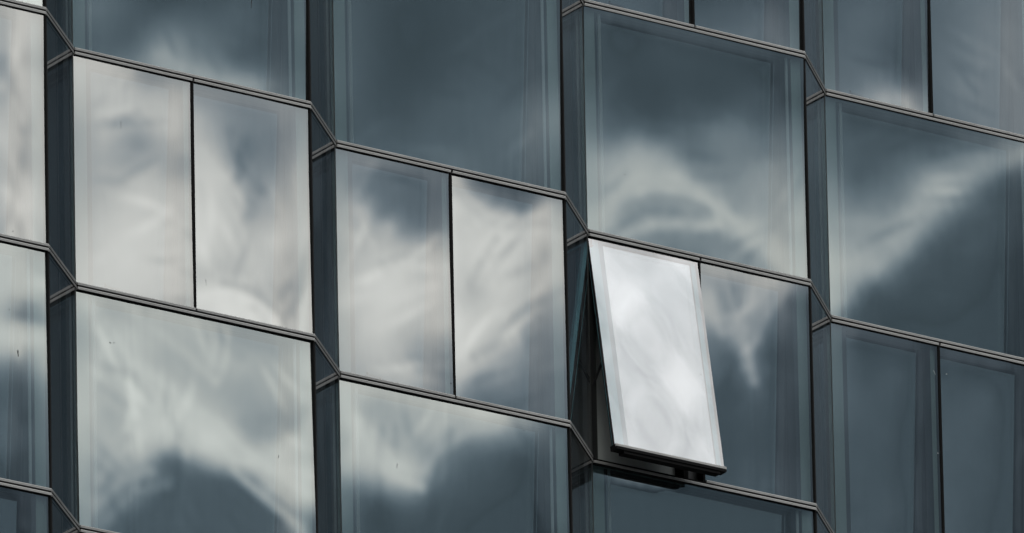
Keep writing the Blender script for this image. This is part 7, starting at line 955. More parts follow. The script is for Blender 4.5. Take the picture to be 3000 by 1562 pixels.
[-100,1,0,1,0,0,1,0,0,1,0,0,0,0,0,-1,0,0,-1,0,0,0,-1,0,-1,0,0,0,-1,0,0,1,0,0,1,1,0,1,0,1,0,0,1,0,-1,0,0,-1,-2,-1,-2,-3,-3,-4,-3,-4,-4,-3,-3],
[-98,1,0,1,0,0,1,0,0,1,0,0,0,0,0,-1,0,0,-1,0,0,0,-1,0,-1,0,0,0,-1,0,0,1,0,0,1,1,0,1,0,1,0,0,1,0,-1,0,0,-1,-2,-1,-2,-3,-3,-3,-4,-4,-4,-3,-3],
[-96,1,0,1,0,0,1,0,0,1,0,0,0,0,0,-1,0,0,0,-1,0,0,-1,0,-1,0,0,0,0,-1,0,1,0,0,1,1,0,1,0,1,0,0,1,0,-1,0,0,-1,-1,-2,-2,-3,-3,-3,-4,-4,-3,-4,-3],
[-94,1,0,1,0,0,1,0,0,1,0,0,0,0,0,-1,0,0,0,-1,0,0,-1,0,-1,0,0,0,0,-1,0,1,0,0,1,1,0,1,0,1,0,0,1,0,-1,0,0,-1,-1,-2,-2,-3,-3,-3,-4,-4,-3,-4,-3],
[-92,1,0,1,0,0,1,0,1,0,0,0,0,0,0,0,-1,0,0,-1,0,0,-1,0,0,-1,0,0,0,-1,0,1,0,0,1,1,0,1,0,1,0,0,1,0,-1,0,0,-1,-1,-2,-2,-2,-4,-3,-4,-3,-4,-4,-3],
[-89,0,1,0,0,1,0,1,0,0,0,0,0,0,0,0,-1,0,0,-1,0,0,-1,0,0,-1,0,0,0,-1,0,1,0,0,1,1,0,1,0,1,0,0,1,0,0,-1,0,-1,-1,-2,-2,-2,-3,-4,-4,-3,-4,-4,-3],
[-87,1,0,0,1,1,0,0,1,0,0,0,0,0,-1,0,0,0,-1,0,-1,0,0,-1,0,-1,0,0,0,0,-1,1,0,0,1,1,0,1,0,1,0,0,1,0,0,-1,0,-1,-1,-2,-2,-2,-3,-4,-3,-4,-4,-4,-3],
[-84,1,0,1,1,1,1,0,1,0,0,0,-1,0,-1,0,-1,0,-1,0,-1,-1,0,0,-1,0,-1,0,0,0,0,0,0,0,1,1,0,1,0,1,0,0,1,0,0,-1,0,-1,-1,-2,-2,-2,-3,-4,-3,-4,-4,-3,-4],
[-79,1,1,1,2,2,1,1,0,0,0,-1,-1,0,-2,-1,-1,-1,-1,0,-1,-1,-1,-1,0,-1,0,-1,0,0,0,0,0,1,0,1,0,1,0,1,0,1,0,0,0,-1,0,-1,-1,-2,-2,-2,-3,-3,-4,-4,-4,-3,-3],
[-68,3,2,3,3,3,2,1,1,0,0,-1,-2,-1,-2,-2,-3,-3,-2,-2,-2,-2,-2,-1,-2,-1,-1,-1,0,-1,0,0,0,0,1,0,1,0,1,0,0,1,0,0,0,-1,0,-1,-1,-2,-2,-2,-3,-3,-4,-4,-4,-3,-3],
[-47,3,4,-1,0,-1,0,0,-1,0,-1,0,0,-1,0,0,-1,0,0,-3,-3,-4,-2,-3,-3,-3,-2,-2,-2,-1,-1,-1,0,0,0,0,0,0,1,0,0,0,1,-1,0,0,-1,-1,-1,-1,-2,-3,-3,-3,-4,-4,-3,-4,-3],
[-38,0,0,-1,0,-1,0,0,-1,0,-1,0,0,-1,0,0,-1,0,0,-1,0,-1,0,0,-1,-1,-4,-4,-4,-2,-3,-1,-2,-1,-1,0,0,0,-1,0,0,0,0,0,-1,0,-1,-1,-1,-2,-2,-3,-2,-4,-4,-4,-3,-4,-3],
[-36,0,0,-1,0,-1,0,0,-1,0,0,-1,0,-1,0,0,-1,0,0,-1,0,-1,0,0,-1,0,0,-1,0,0,-1,0,-1,-4,-2,-3,-1,-2,-1,-1,-1,-1,-1,-1,-1,-1,-1,-2,-1,-2,-2,-3,-3,-4,-3,-4,-4,-4,-3],
[-34,0,0,-1,0,-1,0,0,-1,0,0,-1,0,0,-1,0,-1,0,0,-1,0,-1,0,0,-1,0,0,-1,0,0,-1,0,-1,0,0,-1,0,0,-1,0,0,-1,0,-2,-3,-3,-3,-3,-2,-3,-3,-4,-3,-4,-4,-5,-4,-3,-4],
[-32,0,0,-1,0,-1,0,0,-1,0,0,-1,0,0,-1,0,-1,0,0,-1,0,-1,0,0,-1,0,0,-1,0,0,-1,0,-1,0,0,-1,0,0,-1,0,0,-1,0,-1,0,0,-1,0,-1,-5,-6,-5,-6,-5,-5,-5,-5,-4,-3],
[-30,0,0,-1,0,-1,0,0,-1,0,0,-1,0,0,-1,0,-1,0,0,-1,0,0,-1,0,-1,0,0,-1,0,0,-1,0,-1,0,0,-1,0,0,-1,0,0,-1,0,-1,0,0,-1,0,-1,0,0,-3,-9,-8,-7,-7,-5,-5,-4],
[-28,0,0,-1,0,-1,0,0,-1,0,0,-1,0,0,-1,0,-1,0,0,-1,0,0,-1,0,0,-1,0,-1,0,0,-1,0,-1,0,0,-1,0,0,-1,0,0,-1,0,-1,0,0,-1,0,0,-1,0,-1,0,0,-11,-11,-10,-7,-5],
[-26,0,0,-1,0,-1,0,0,-1,0,0,-1,0,0,-1,0,-1,0,0,-1,0,0,-1,0,0,-1,0,-1,0,0,-1,0,-1,0,0,-1,0,0,-1,0,0,-1,0,-1,0,0,-1,0,0,-1,0,0,-1,0,-1,0,-15,-11,-8],
[-24,0,0,-1,0,-1,0,0,-1,0,0,-1,0,0,-1,0,-1,0,0,-1,0,0,-1,0,0,-1,0,-1,0,0,-1,0,-1,0,0,-1,0,0,-1,0,0,-1,0,-1,0,0,-1,0,0,-1,0,0,-1,0,-1,0,0,-10,-10],
[-22,0,0,-1,0,-1,0,0,-1,0,0,-1,0,0,-1,0,-1,0,0,-1,0,0,-1,0,0,-1,0,-1,0,0,-1,0,0,-1,0,-1,0,0,-1,0,0,-1,0,-1,0,0,-1,0,0,-1,0,0,-1,0,-1,0,0,-1,-1],
[-20,0,0,-1,0,-1,0,0,-1,0,0,-1,0,0,-1,0,-1,0,0,-1,0,0,-1,0,0,-1,0,-1,0,0,-1,0,0,-1,0,0,-1,0,-1,0,0,-1,0,-1,0,0,-1,0,0,-1,0,0,-1,0,-1,0,0,-1,0],
[-18,0,0,-1,0,-1,0,0,-1,0,0,-1,0,0,-1,0,-1,0,0,-1,0,0,-1,0,0,-1,0,-1,0,0,-1,0,0,-1,0,0,-1,0,-1,0,0,-1,0,-1,0,0,-1,0,0,-1,0,0,-1,0,-1,0,0,-1,0],
[-16,0,0,-1,0,0,-1,0,0,-1,0,-1,0,0,-1,0,-1,0,0,-1,0,0,-1,0,0,-1,0,-1,0,0,-1,0,0,-1,0,0,-1,0,-1,0,0,-1,0,-1,0,0,-1,0,0,-1,0,0,-1,0,-1,0,0,-1,0],
[-14,0,0,-1,0,0,-1,0,0,-1,0,-1,0,0,-1,0,-1,0,0,-1,0,0,-1,0,0,-1,0,-1,0,0,-1,0,0,-1,0,0,-1,0,-1,0,0,-1,0,0,-1,0,-1,0,0,-1,0,0,-1,0,-1,0,0,-1,0],
[-12,0,0,-1,0,0,-1,0,0,-1,0,-1,0,0,-1,0,-1,0,0,-1,0,0,-1,0,0,-1,0,-1,0,0,-1,0,0,-1,0,0,-1,0,-1,0,0,-1,0,0,-1,0,0,-1,0,-1,0,0,-1,0,-1,0,0,-1,-3],
[-10,0,0,-1,0,0,-1,0,0,-1,0,-1,0,0,-1,0,0,-1,0,0,-1,0,-1,0,0,-1,0,-1,0,0,-1,0,0,-1,0,0,-1,0,-1,0,0,-1,0,0,-1,0,0,-1,0,-1,0,0,-1,0,-1,0,0,-1,-7],
[-8,0,0,-1,0,0,-1,0,0,-1,0,-1,0,0,-1,0,0,-1,0,0,-1,0,-1,0,0,-1,0,-1,0,0,-1,0,0,-1,0,0,-1,0,-1,0,0,-1,0,0,-1,0,0,-1,0,-1,0,0,-1,0,-1,0,0,-1,-10],
[-6,0,0,-1,0,0,-1,0,0,-1,0,-1,0,0,-1,0,0,-1,0,0,-1,0,-1,0,0,-1,0,-1,0,0,-1,0,0,-1,0,0,-1,0,-1,0,0,-1,0,0,-1,0,0,-1,0,-1,0,0,-1,0,-1,0,0,-1,-11],
[-4,0,0,-1,0,0,-1,0,0,-1,0,-1,0,0,-1,0,0,-1,0,0,-1,0,-1,0,0,-1,0,-1,0,0,-1,0,0,-1,0,0,-1,0,-1,0,0,-1,0,0,-1,0,0,-1,0,-1,0,0,-1,0,-1,0,0,-1,-13],
[-2,0,0,-1,0,0,-1,0,0,-1,0,-1,0,0,-1,0,0,-1,0,0,-1,0,-1,0,0,-1,0,0,-1,0,0,-1,0,-1,0,0,-1,0,-1,0,0,-1,0,0,-1,0,0,-1,0,-1,0,0,-1,0,0,-1,0,-4,-12],
[0,0,0,-1,0,0,-1,0,0,-1,0,-1,0,0,-1,0,0,-1,0,0,-1,0,-1,0,0,-1,0,0,-1,0,0,-1,0,-1,0,0,-1,0,-1,0,0,-1,0,0,-1,0,0,-1,0,-1,0,0,-1,0,0,-1,0,-6,-12],
[2,0,0,-1,0,0,-1,0,0,-1,0,-1,0,0,-1,0,0,-1,0,0,-1,0,-1,0,0,-1,0,0,-1,0,0,-1,0,-1,0,0,-1,0,-1,0,0,-1,0,0,-1,0,0,-1,0,-1,0,0,-1,0,0,-1,0,-9,-12],
[4,0,0,-1,0,0,-1,0,0,-1,0,-1,0,0,-1,0,0,-1,0,0,-1,0,-1,0,0,-1,0,0,-1,0,0,-1,0,-1,0,0,-1,0,-1,0,0,-1,0,0,-1,0,0,-1,0,-1,0,0,-1,0,0,-1,0,-12,-12],
[6,0,0,-1,0,0,-1,0,0,-1,0,-1,0,0,-1,0,0,-1,0,0,-1,0,-1,0,0,-1,0,0,-1,0,0,-1,0,-1,0,0,-1,0,-1,0,0,-1,0,0,-1,0,0,-1,0,-1,0,0,-1,0,0,-1,-1,-15,-11],
[8,0,0,-1,0,0,-1,0,0,-1,0,-1,0,0,-1,0,0,-1,0,0,-1,0,-1,0,0,-1,0,0,-1,0,0,-1,0,-1,0,0,-1,0,0,-1,0,-1,0,0,-1,0,0,-1,0,-1,0,0,-1,0,0,-1,-6,-14,-10],
[10,0,0,-1,0,0,-1,0,0,-1,0,-1,0,0,-1,0,0,-1,0,0,-1,0,-1,0,0,-1,0,0,-1,0,0,-1,0,-1,0,0,-1,0,0,-1,0,0,-1,0,-1,0,0,-1,0,-1,0,0,-1,0,0,-1,-11,-13,-10],
[12,0,0,-1,0,0,-1,0,0,-1,0,-1,0,0,-1,0,0,-1,0,0,-1,0,-1,0,0,-1,0,0,-1,0,0,-1,0,-1,0,0,-1,0,0,-1,0,0,-1,0,-1,0,0,-1,0,-1,0,0,-1,0,0,-3,-14,-12,-9],
[14,0,0,-1,0,0,-1,0,0,-1,0,-1,0,0,-1,0,0,-1,0,0,-1,0,-1,0,0,-1,0,0,-1,0,0,-1,0,-1,0,0,-1,0,0,-1,0,0,-1,0,-1,0,0,-1,0,-1,0,0,-1,0,0,-10,-13,-11,-8],
[16,0,0,0,-1,0,-1,0,0,-1,0,-1,0,0,-1,0,0,-1,0,0,-1,0,-1,0,0,-1,0,0,-1,0,0,-1,0,-1,0,0,-1,0,0,-1,0,0,-1,0,-1,0,0,-1,0,-1,0,0,-1,0,-5,-13,-11,-10,-6],
[19,-1,0,0,-1,0,-1,0,0,-1,0,-1,0,0,-1,0,0,-1,0,0,-1,0,-1,0,0,-1,0,0,-1,0,0,-1,0,-1,0,0,-1,0,0,-1,0,0,-1,0,-1,0,0,-1,0,-1,0,0,-1,-1,-15,-11,-8,-8,-6],
[21,-1,0,0,-1,0,-1,0,0,-1,0,-1,0,0,-1,0,0,-1,0,0,-1,0,-1,0,0,-1,0,0,-1,0,0,-1,0,-1,0,0,-1,0,0,-1,0,0,-1,0,-1,0,0,-1,0,-1,0,0,-2,-17,-9,-7,-6,-6,-5],
[14,0,-1,0,0,1,4,2,0,-1,0,-1,0,0,-1,0,0,-1,0,0,-1,0,-1,0,0,-1,0,0,-1,0,0,-1,0,-1,0,0,-1,0,0,-1,0,0,-1,0,-1,0,0,-1,0,0,-1,0,-25,-8,-4,-4,-4,-4,-5],
[3,-1,-1,-1,-1,-1,2,6,11,4,0,-1,0,0,0,-1,0,-1,0,0,-1,0,-1,0,0,-1,0,0,-1,0,0,-1,0,-1,0,0,-1,0,0,-1,0,0,-1,0,-1,0,0,-1,0,0,-1,-14,-18,-6,-2,-3,-4,-4,-3],
[-7,-1,-3,-3,-5,-4,-3,-7,12,-12,6,8,-12,5,10,-8,11,10,23,0,-1,0,-1,0,0,-1,0,0,-1,0,0,-1,0,-1,0,0,-1,0,0,-1,0,0,-1,0,-1,0,0,-1,0,0,-1,-18,-11,-4,-4,-4,-5,-4,-4],
[-15,-2,-3,-5,-6,-6,-11,-9,4,-9,9,8,-17,10,17,-8,-8,-9,13,16,1,15,16,18,1,-1,0,0,-1,0,0,-1,0,-1,0,0,-1,0,0,-1,0,0,-1,0,-1,0,0,-1,0,0,-1,-16,-9,-4,-5,-5,-6,-5,-4],
[-21,-2,-4,-5,-6,-7,-7,-12,8,-13,11,7,-16,12,13,-11,0,-15,8,15,-4,19,11,19,13,3,5,0,-1,0,0,-1,0,-1,0,0,-1,0,0,-1,0,0,-1,0,-1,0,0,-1,0,0,-1,-5,-11,-8,-7,-6,-6,-6,-5],
[-24,-2,-4,-5,-5,-6,-6,-6,0,-3,3,3,-3,5,5,-3,-2,-5,3,8,6,13,12,15,11,8,5,0,-1,0,0,-1,0,-1,0,0,-1,0,0,-1,0,0,-1,0,-1,0,0,-1,0,0,-1,0,-10,-11,-8,-6,-7,-6,-4]],
'4,-1,L': [
[102,-1,-1,-2,-2,-2,-2,-2,-8,-6,-5,-5,-6,-5,-9,-9,1,-2,4,8,-1,-10,-9,1,5,8,4,7,7,0],
[108,-1,-1,-1,-2,-1,-1,-3,-4,-7,-5,-5,-6,-5,-8,-11,-3,-3,-1,9,-1,-14,-9,7,7,13,8,6,0,-4],
[113,-1,0,-1,-1,-1,-1,0,-5,-5,-4,-6,-6,-3,-11,-5,-4,-3,-2,4,-4,-14,-7,12,9,14,5,0,-2,1],
[118,-1,-1,0,-1,0,-1,-1,-2,-5,-4,-5,-5,-3,-4,-6,-3,-2,-7,5,-1,-11,-5,7,1,12,4,1,1,1],
[122,-1,0,-1,0,-1,-1,-1,-2,-4,-4,-5,-1,-1,-4,-2,-3,0,-6,1,6,-5,-11,9,-2,3,6,-1,0,1],
[126,-1,-1,0,-1,0,-1,-2,-1,-3,-2,-1,-1,-2,-2,-5,-2,3,-3,2,8,-5,-10,6,0,2,-1,-1,-1,0],
[130,-1,-1,-1,-1,-1,-1,-2,-1,-1,-1,-1,0,0,-2,-2,-1,3,2,-2,9,-3,-15,8,2,-1,-2,-3,-1,-1],
[133,-1,-1,-1,-1,-2,-1,-2,1,0,1,-2,2,0,-1,-3,1,4,-2,1,7,-4,-12,9,0,-1,-3,-2,-2,-2],
[137,-1,-2,-1,-1,0,0,0,3,2,1,-1,2,2,0,-2,0,1,-3,0,5,-2,-15,9,-4,-2,-1,-3,-1,-2],
[140,-1,-1,-2,-1,0,0,-2,0,0,-1,0,2,1,1,1,4,5,-2,3,4,-2,-17,6,-5,-1,-1,-1,-3,-2],
[144,-2,-1,-1,-2,-1,-1,-1,-2,1,-1,1,2,1,1,0,3,3,1,3,7,1,-21,3,-3,-1,1,-1,-3,-1],
[147,-1,-2,-1,-2,-1,-1,0,-1,-1,0,1,1,1,1,2,2,4,2,2,6,0,-24,3,-1,-1,2,0,-3,0],
[151,-2,-1,-2,-2,-2,0,-1,0,-1,0,0,2,0,1,2,3,4,2,1,4,2,-24,3,-1,-1,4,-1,-2,1],
[154,-1,-2,-1,-2,-2,-1,-2,0,-1,0,0,1,1,1,0,4,5,1,-1,5,5,-24,2,-1,-1,4,0,0,-1],
[158,-2,-1,-2,-1,-2,-2,-3,0,-2,-1,1,2,1,1,-1,2,5,2,-1,5,8,-24,0,0,0,2,0,1,-1],
[161,-1,-2,-1,-2,-2,-3,-2,-1,-1,-2,1,2,1,0,-1,2,3,3,0,5,9,-24,-1,0,2,0,0,1,-1],
[164,-1,-2,-1,-2,-3,-3,-2,0,-2,-2,1,1,0,0,0,2,2,3,0,6,8,-22,-1,0,2,-1,0,1,0],
[167,-2,-1,-2,-2,-3,-2,-1,0,-3,-2,0,1,0,-1,0,1,2,4,-1,6,9,-21,-2,0,3,-2,0,1,0],
[170,-2,-2,-2,-2,-2,-2,0,-2,-3,-2,0,2,-1,-1,0,1,1,3,-1,6,9,-20,-2,1,2,0,0,0,0],
[172,-1,-1,-2,-2,-2,-1,-1,-2,-3,-2,-1,1,0,-1,-1,2,1,2,-2,6,8,-18,-2,0,2,2,-1,0,-1],
[174,-1,-1,-2,-1,-1,-1,-1,-2,-2,-2,-1,0,-2,-1,0,1,0,1,-2,7,8,-17,-3,0,3,1,0,0,-1],
[177,-2,-1,-1,-2,-1,-1,-1,-2,-1,-1,-1,-1,-1,0,-1,1,0,1,-2,5,7,-15,-6,0,4,1,1,0,0],
[179,-2,-1,-1,-2,-1,-1,-2,-1,-1,-1,-1,-1,-1,0,0,1,0,1,-2,4,5,-13,-6,0,4,1,1,-1,0],
[181,-1,-2,-1,-1,-2,-1,-2,-1,-1,-1,-2,0,-1,0,0,1,0,1,-2,2,3,-9,-5,0,2,1,1,0,0],
[183,-1,-2,-1,-1,-2,-1,-2,-1,-2,-1,-1,0,-1,0,0,0,1,0,-1,1,0,-5,-3,-1,2,0,0,1,0],
[185,-1,-2,-1,-1,-2,-1,-2,-1,-2,-1,-1,0,-1,0,0,0,0,0,0,0,-1,-3,-2,-1,1,0,0,1,0],
[187,-1,-1,-2,-1,-2,-1,-2,-1,-2,-1,-1,0,-1,0,-1,0,0,0,0,0,-1,-2,-1,-1,0,0,0,0,1],
[189,-1,-1,-2,-1,-2,-1,-2,-1,-2,-1,-1,0,-1,-1,0,0,0,0,0,-1,-1,-1,-1,-1,0,0,0,0,1],
[191,-1,-1,-2,-1,-2,-1,-2,-1,-2,-1,-1,-1,0,-1,0,0,0,0,-1,0,-1,-1,-1,-1,0,0,0,0,0],
[193,-1,-1,-2,-1,-2,-1,-2,-1,-2,-1,-1,-1,0,-1,0,-1,0,0,0,-1,0,-1,-1,0,-1,0,0,0,0],
[195,-1,-1,-2,-1,-2,-1,-2,-1,-2,-1,-1,-1,-1,0,-1,0,0,0,-1,0,-1,0,-1,0,-1,0,0,0,0],
[198,-2,-1,-1,-2,-2,-1,-2,-1,-2,-1,-1,-1,-1,0,-1,0,-1,0,0,0,-1,-1,0,-1,0,0,0,0,0],
[200,-2,-1,-1,-2,-2,-1,-2,-1,-2,-1,-1,-1,-1,-1,0,-1,0,0,0,-1,0,-1,0,-1,0,0,0,0,0],
[202,-2,-1,-1,-2,-2,-1,-2,-1,-2,-1,-1,-1,-1,-1,0,-1,0,0,-1,0,-1,0,0,-1,0,-1,0,0,1],
[204,-2,-1,-1,-2,-2,-1,-2,-1,-2,-1,-1,-1,-1,-1,-1,0,0,-1,0,0,-1,0,-1,0,0,-1,0,0,0],
[205,-1,-1,-1,-2,-2,-1,-2,-1,-2,-1,-1,-2,0,-1,-1,0,-1,0,0,-1,0,0,-1,0,-1,0,0,0,0],
[206,-1,-1,-1,-1,-2,-1,-2,-1,-2,-1,-1,-2,0,-1,-1,0,-1,0,-1,0,0,-1,0,-1,0,0,0,0,0],
[208,-1,-1,-2,-1,-1,-2,-1,-2,-1,-1,-1,-2,-1,0,-1,-1,0,-1,0,0,-1,0,0,-1,0,0,0,0,0],
[210,-2,-1,-1,-2,-1,-1,-2,-1,-1,-2,-1,-1,-1,-1,0,-1,0,-1,0,0,-1,0,-1,0,0,0,0,0,0],
[212,-2,-1,-1,-2,-1,-2,-1,-2,-1,-1,-1,-1,-1,-1,-1,0,-1,0,0,-1,0,-1,0,0,0,0,-1,1,0],
[213,-1,-1,-1,-2,-1,-2,-1,-2,-1,-1,-1,-1,-1,-1,-1,-1,0,-1,0,0,-1,0,0,0,-1,0,0,0,1],
[214,-1,-1,-1,-1,-1,-2,-1,-2,-1,-1,-2,0,-1,-1,-1,-1,-1,0,-1,0,0,-1,0,0,0,0,1,0,0],
[213,-1,0,-1,-1,-1,-1,-1,-1,-2,-1,-1,-1,-1,0,-1,-1,-1,-1,0,-1,0,0,0,0,0,0,1,0,0],
[213,-1,-1,-1,0,-1,-1,-1,-1,-1,-1,0,-1,-1,-1,-1,-1,0,-1,-1,0,0,0,0,0,0,0,0,1,0],
[214,-2,-1,-1,-1,-1,-1,-1,-1,0,-1,0,0,-1,-1,0,-1,-1,0,-1,0,-1,0,0,1,0,0,0,0,1],
[215,-1,-2,-1,-1,-2,-1,-1,-1,-1,0,-1,0,0,-1,0,0,0,-1,0,-1,0,0,0,0,1,0,0,0,1]],
'4,-1,R': [
[103,-2,-3,-2,0,-3,-3,-2,0,-2,-2,-3,-4,0,-2,-3,1,0,-3,-9,5,1,-5,0,0,1,-1,0,0,0],
[105,-3,-3,-2,0,-3,-4,-1,0,-2,-1,-5,-3,-2,0,-2,1,1,-3,-13,6,3,-5,0,0,0,-1,0,-1,0],
[107,-3,-3,-2,-3,-3,-3,-2,0,-1,-2,-5,-5,1,0,-1,1,2,-3,-15,8,2,-4,-1,0,0,0,-1,0,0],
[108,-3,-2,-3,-4,-3,-2,-3,-2,1,-1,-2,-2,2,3,-1,-1,0,-3,-16,6,1,-4,-2,0,-1,0,0,0,0],
[108,-2,-2,-2,-4,-2,-2,-3,1,1,-1,0,-3,-1,0,-2,-3,-2,1,-16,5,3,-2,-2,-1,-1,0,0,0,-1],
[109,-2,-1,-2,-1,-1,-4,-4,-2,0,-2,-4,-3,-2,1,0,0,-1,3,-15,5,0,-1,-1,-1,-1,0,0,0,0],
[112,-2,-1,-3,-4,-2,-6,-5,0,0,-3,-2,1,0,-1,1,-1,-1,2,-14,3,0,0,0,-1,0,-1,0,0,0],
[114,-2,-2,-4,-4,-2,-5,-3,-2,-2,-2,4,4,-1,-5,-1,-1,-1,2,-14,3,0,1,-1,0,-1,0,-1,0,0],
[117,-3,-3,-4,-2,-2,-4,-4,-5,1,7,3,-7,-5,-1,1,-2,-1,3,-12,2,-1,-1,2,-2,-1,1,0,-1,0],
[118,-2,-3,-3,-1,-3,-3,-6,-3,8,2,-6,-9,-1,2,1,-2,-1,2,-12,1,-1,3,-1,-2,-2,2,1,-1,0],
[122,-3,-3,-3,-1,-2,-4,-3,1,2,-5,-6,-2,-1,3,0,-4,-1,3,-12,0,0,-1,-4,2,2,1,0,0,-1],
[125,-3,-3,-3,-1,0,-1,-1,1,0,-4,-4,-2,-4,2,0,-7,-3,3,-10,-3,0,-6,1,4,5,0,-1,-1,-1],
[127,-2,-3,-4,0,2,0,-2,-2,-2,-1,-5,-4,-6,0,2,-3,-2,3,-10,-6,-5,1,4,6,2,0,-1,-1,-1],
[130,-2,-3,-4,-1,1,0,-4,-3,-1,-2,-4,-4,-6,-2,1,-1,-1,5,-8,-10,-4,1,9,2,1,0,0,-1,0],
[134,-2,-2,-4,-2,-1,-2,-7,-3,-2,-4,-3,-2,-4,-1,-1,-1,-1,7,-6,-10,1,1,3,1,1,-1,0,-1,1],
[137,-2,-3,-4,-2,-3,-3,-5,-1,1,-1,-2,-1,-5,-1,0,-3,-3,3,-7,-10,3,1,1,0,1,-1,0,0,0],
[139,-2,-3,-5,0,1,-3,-3,0,-1,-2,-4,-5,-7,-3,2,-4,-4,3,-3,-10,5,2,1,-1,-1,0,0,0,-1],
[141,-2,-2,-3,0,0,-4,-2,-1,-4,-5,-5,-4,-2,-3,0,-5,1,5,-2,-10,1,0,0,0,0,0,0,-1,0],
[144,-2,-2,-1,-1,-2,-4,-4,-5,-7,-4,0,0,-2,-2,1,-3,-1,4,-2,-11,0,-2,1,1,0,0,0,-1,0],
[147,-3,-3,-1,-2,-3,-4,-5,-1,-2,-1,-2,-2,-3,-1,0,-3,-2,2,-2,-12,-1,0,1,1,0,0,-1,0,0],
[150,-3,-3,0,-2,-3,-3,-3,0,-1,-3,-5,-3,-1,-2,-2,-3,-2,2,-1,-14,0,0,2,1,-1,0,-1,0,-1],
[151,-1,-3,-1,0,-4,-2,-3,-1,-2,-4,-3,-3,-2,-2,-3,-3,-1,1,0,-14,0,0,2,0,0,-1,0,0,-1],
[154,-2,-2,-2,-1,-2,-3,-2,-2,-3,-3,-4,-1,-2,-3,-3,-3,0,2,-2,-13,-1,0,2,0,0,0,-1,-1,0],
[155,-2,-2,-1,-1,-2,-3,-3,0,-2,-5,-4,-1,-2,-2,-3,-2,0,1,-1,-13,-1,0,1,0,0,-1,0,-1,0],
[157,-2,-3,-1,0,-1,-3,-4,0,-2,-4,-3,-1,-2,-3,-3,-2,0,1,0,-12,-3,1,1,0,-1,0,-1,-1,0],
[159,-2,-2,-1,-1,-1,-3,-3,-3,-2,-2,-2,-1,-3,-2,-3,-2,0,1,0,-11,-3,2,-1,-1,0,-1,0,-1,-1],
[161,-2,-2,-1,-2,-1,-2,-3,-2,-3,-2,-1,-2,-2,-2,-3,-2,0,0,-1,-10,-3,3,-1,-1,-1,0,-1,0,-1],
[163,-2,-2,-1,-2,-1,-3,-2,-2,-2,-3,-1,-2,-1,-2,-2,-2,0,1,-2,-9,-5,3,-1,-2,-1,0,0,-1,0],
[164,-1,-2,-1,-2,-2,-2,-2,-2,-2,-2,-2,-2,-2,-1,-1,-2,-1,0,-1,-8,-5,2,-3,0,0,0,-1,0,-1],
[166,-1,-2,-1,-2,-2,-2,-2,-2,-2,-2,-2,-2,-2,-1,-2,-1,-2,-1,-2,-4,-4,-1,-1,-1,0,0,0,-1,0],
[168,-1,-2,-1,-2,-2,-2,-2,-2,-2,-2,-2,-2,-2,-2,-1,-2,-1,-2,-2,-3,-3,-2,-1,-1,0,0,-1,0,0],
[170,-1,-2,-1,-2,-2,-2,-2,-2,-2,-2,-2,-2,-2,-2,-1,-2,-2,-1,-3,-2,-3,-1,-1,-1,-1,0,-1,0,-1],
[172,-1,-2,-1,-2,-2,-2,-2,-2,-2,-2,-2,-2,-2,-2,-2,-1,-2,-2,-2,-2,-2,-2,-1,-1,-1,0,-1,0,-1],
[174,-1,-2,-1,-2,-2,-2,-2,-2,-2,-2,-2,-2,-2,-2,-2,-2,-1,-2,-2,-2,-2,-2,-1,-1,-1,0,-1,0,-1],
[176,-1,-2,-1,-2,-2,-2,-2,-2,-2,-2,-2,-2,-2,-2,-2,-2,-2,-2,-2,-1,-2,-2,-1,-1,-1,0,-1,-1,0],
[178,-1,-2,-1,-2,-2,-2,-2,-2,-2,-3,-2,-2,-2,-1,-2,-2,-2,-2,-2,-2,-1,-2,-1,-1,-1,0,-1,-1,0],
[180,-1,-2,-2,-1,-2,-2,-2,-2,-2,-3,-2,-2,-2,-2,-1,-2,-2,-2,-2,-2,-1,-2,-1,-1,-1,-1,0,-1,0],
[182,-1,-2,-2,-1,-2,-2,-2,-2,-3,-2,-2,-2,-2,-2,-2,-1,-2,-2,-2,-2,-1,-2,-1,-1,-1,-1,0,-1,0],
[184,-2,-1,-2,-1,-2,-2,-2,-3,-2,-2,-2,-2,-2,-2,-2,-2,-1,-2,-2,-2,-2,-1,-1,-1,-1,-1,0,-1,0],
[186,-2,-1,-2,-1,-2,-2,-2,-3,-2,-2,-2,-2,-2,-2,-2,-2,-2,-2,-1,-2,-2,-1,-1,-1,-1,-1,-1,0,-1],
[188,-2,-1,-2,-2,-1,-2,-3,-2,-2,-2,-2,-2,-2,-2,-2,-2,-2,-2,-1,-2,-2,-1,-1,-1,-1,-1,-1,0,-1],
[190,-2,-1,-2,-2,-2,-2,-2,-2,-2,-2,-2,-2,-2,-2,-2,-2,-2,-2,-2,-1,-2,-1,-1,-2,0,-1,-1,0,-1],
[193,-2,-2,-2,-2,-1,-3,-2,-2,-2,-2,-2,-2,-2,-2,-2,-2,-2,-2,-2,-2,-1,-2,-1,-1,0,-1,-1,0,-1],
[195,-1,-2,-2,-2,-2,-2,-2,-3,-2,-2,-2,-2,-3,-2,-2,-1,-2,-2,-2,-2,-1,-2,-1,-1,-1,0,-1,-1,0],
[198,-2,-2,-2,-2,-2,-2,-2,-2,-2,-3,-2,-2,-3,-2,-2,-2,-2,-1,-2,-2,-1,-2,-1,-1,-1,-1,0,-1,0],
[200,-2,-2,-2,-2,-2,-2,-2,-2,-2,-3,-2,-2,-3,-2,-2,-2,-2,-2,-1,-2,-2,-1,-1,-1,-1,-1,0,-1,0]],
'4,0,S': [
[-40,13,13,14,13,11,11,9,4,0,3,3,4,4,5,5,3,-1,3,6,1,0,0,-1,0,0,-1,0,-1,0,0,-1,0,0,-1,0,-1,0,0,-1,0,0,-1,0,0,-1,0,-1,-11,-12,-4,-3,-3,-1,-2,0,-1,-1,0],
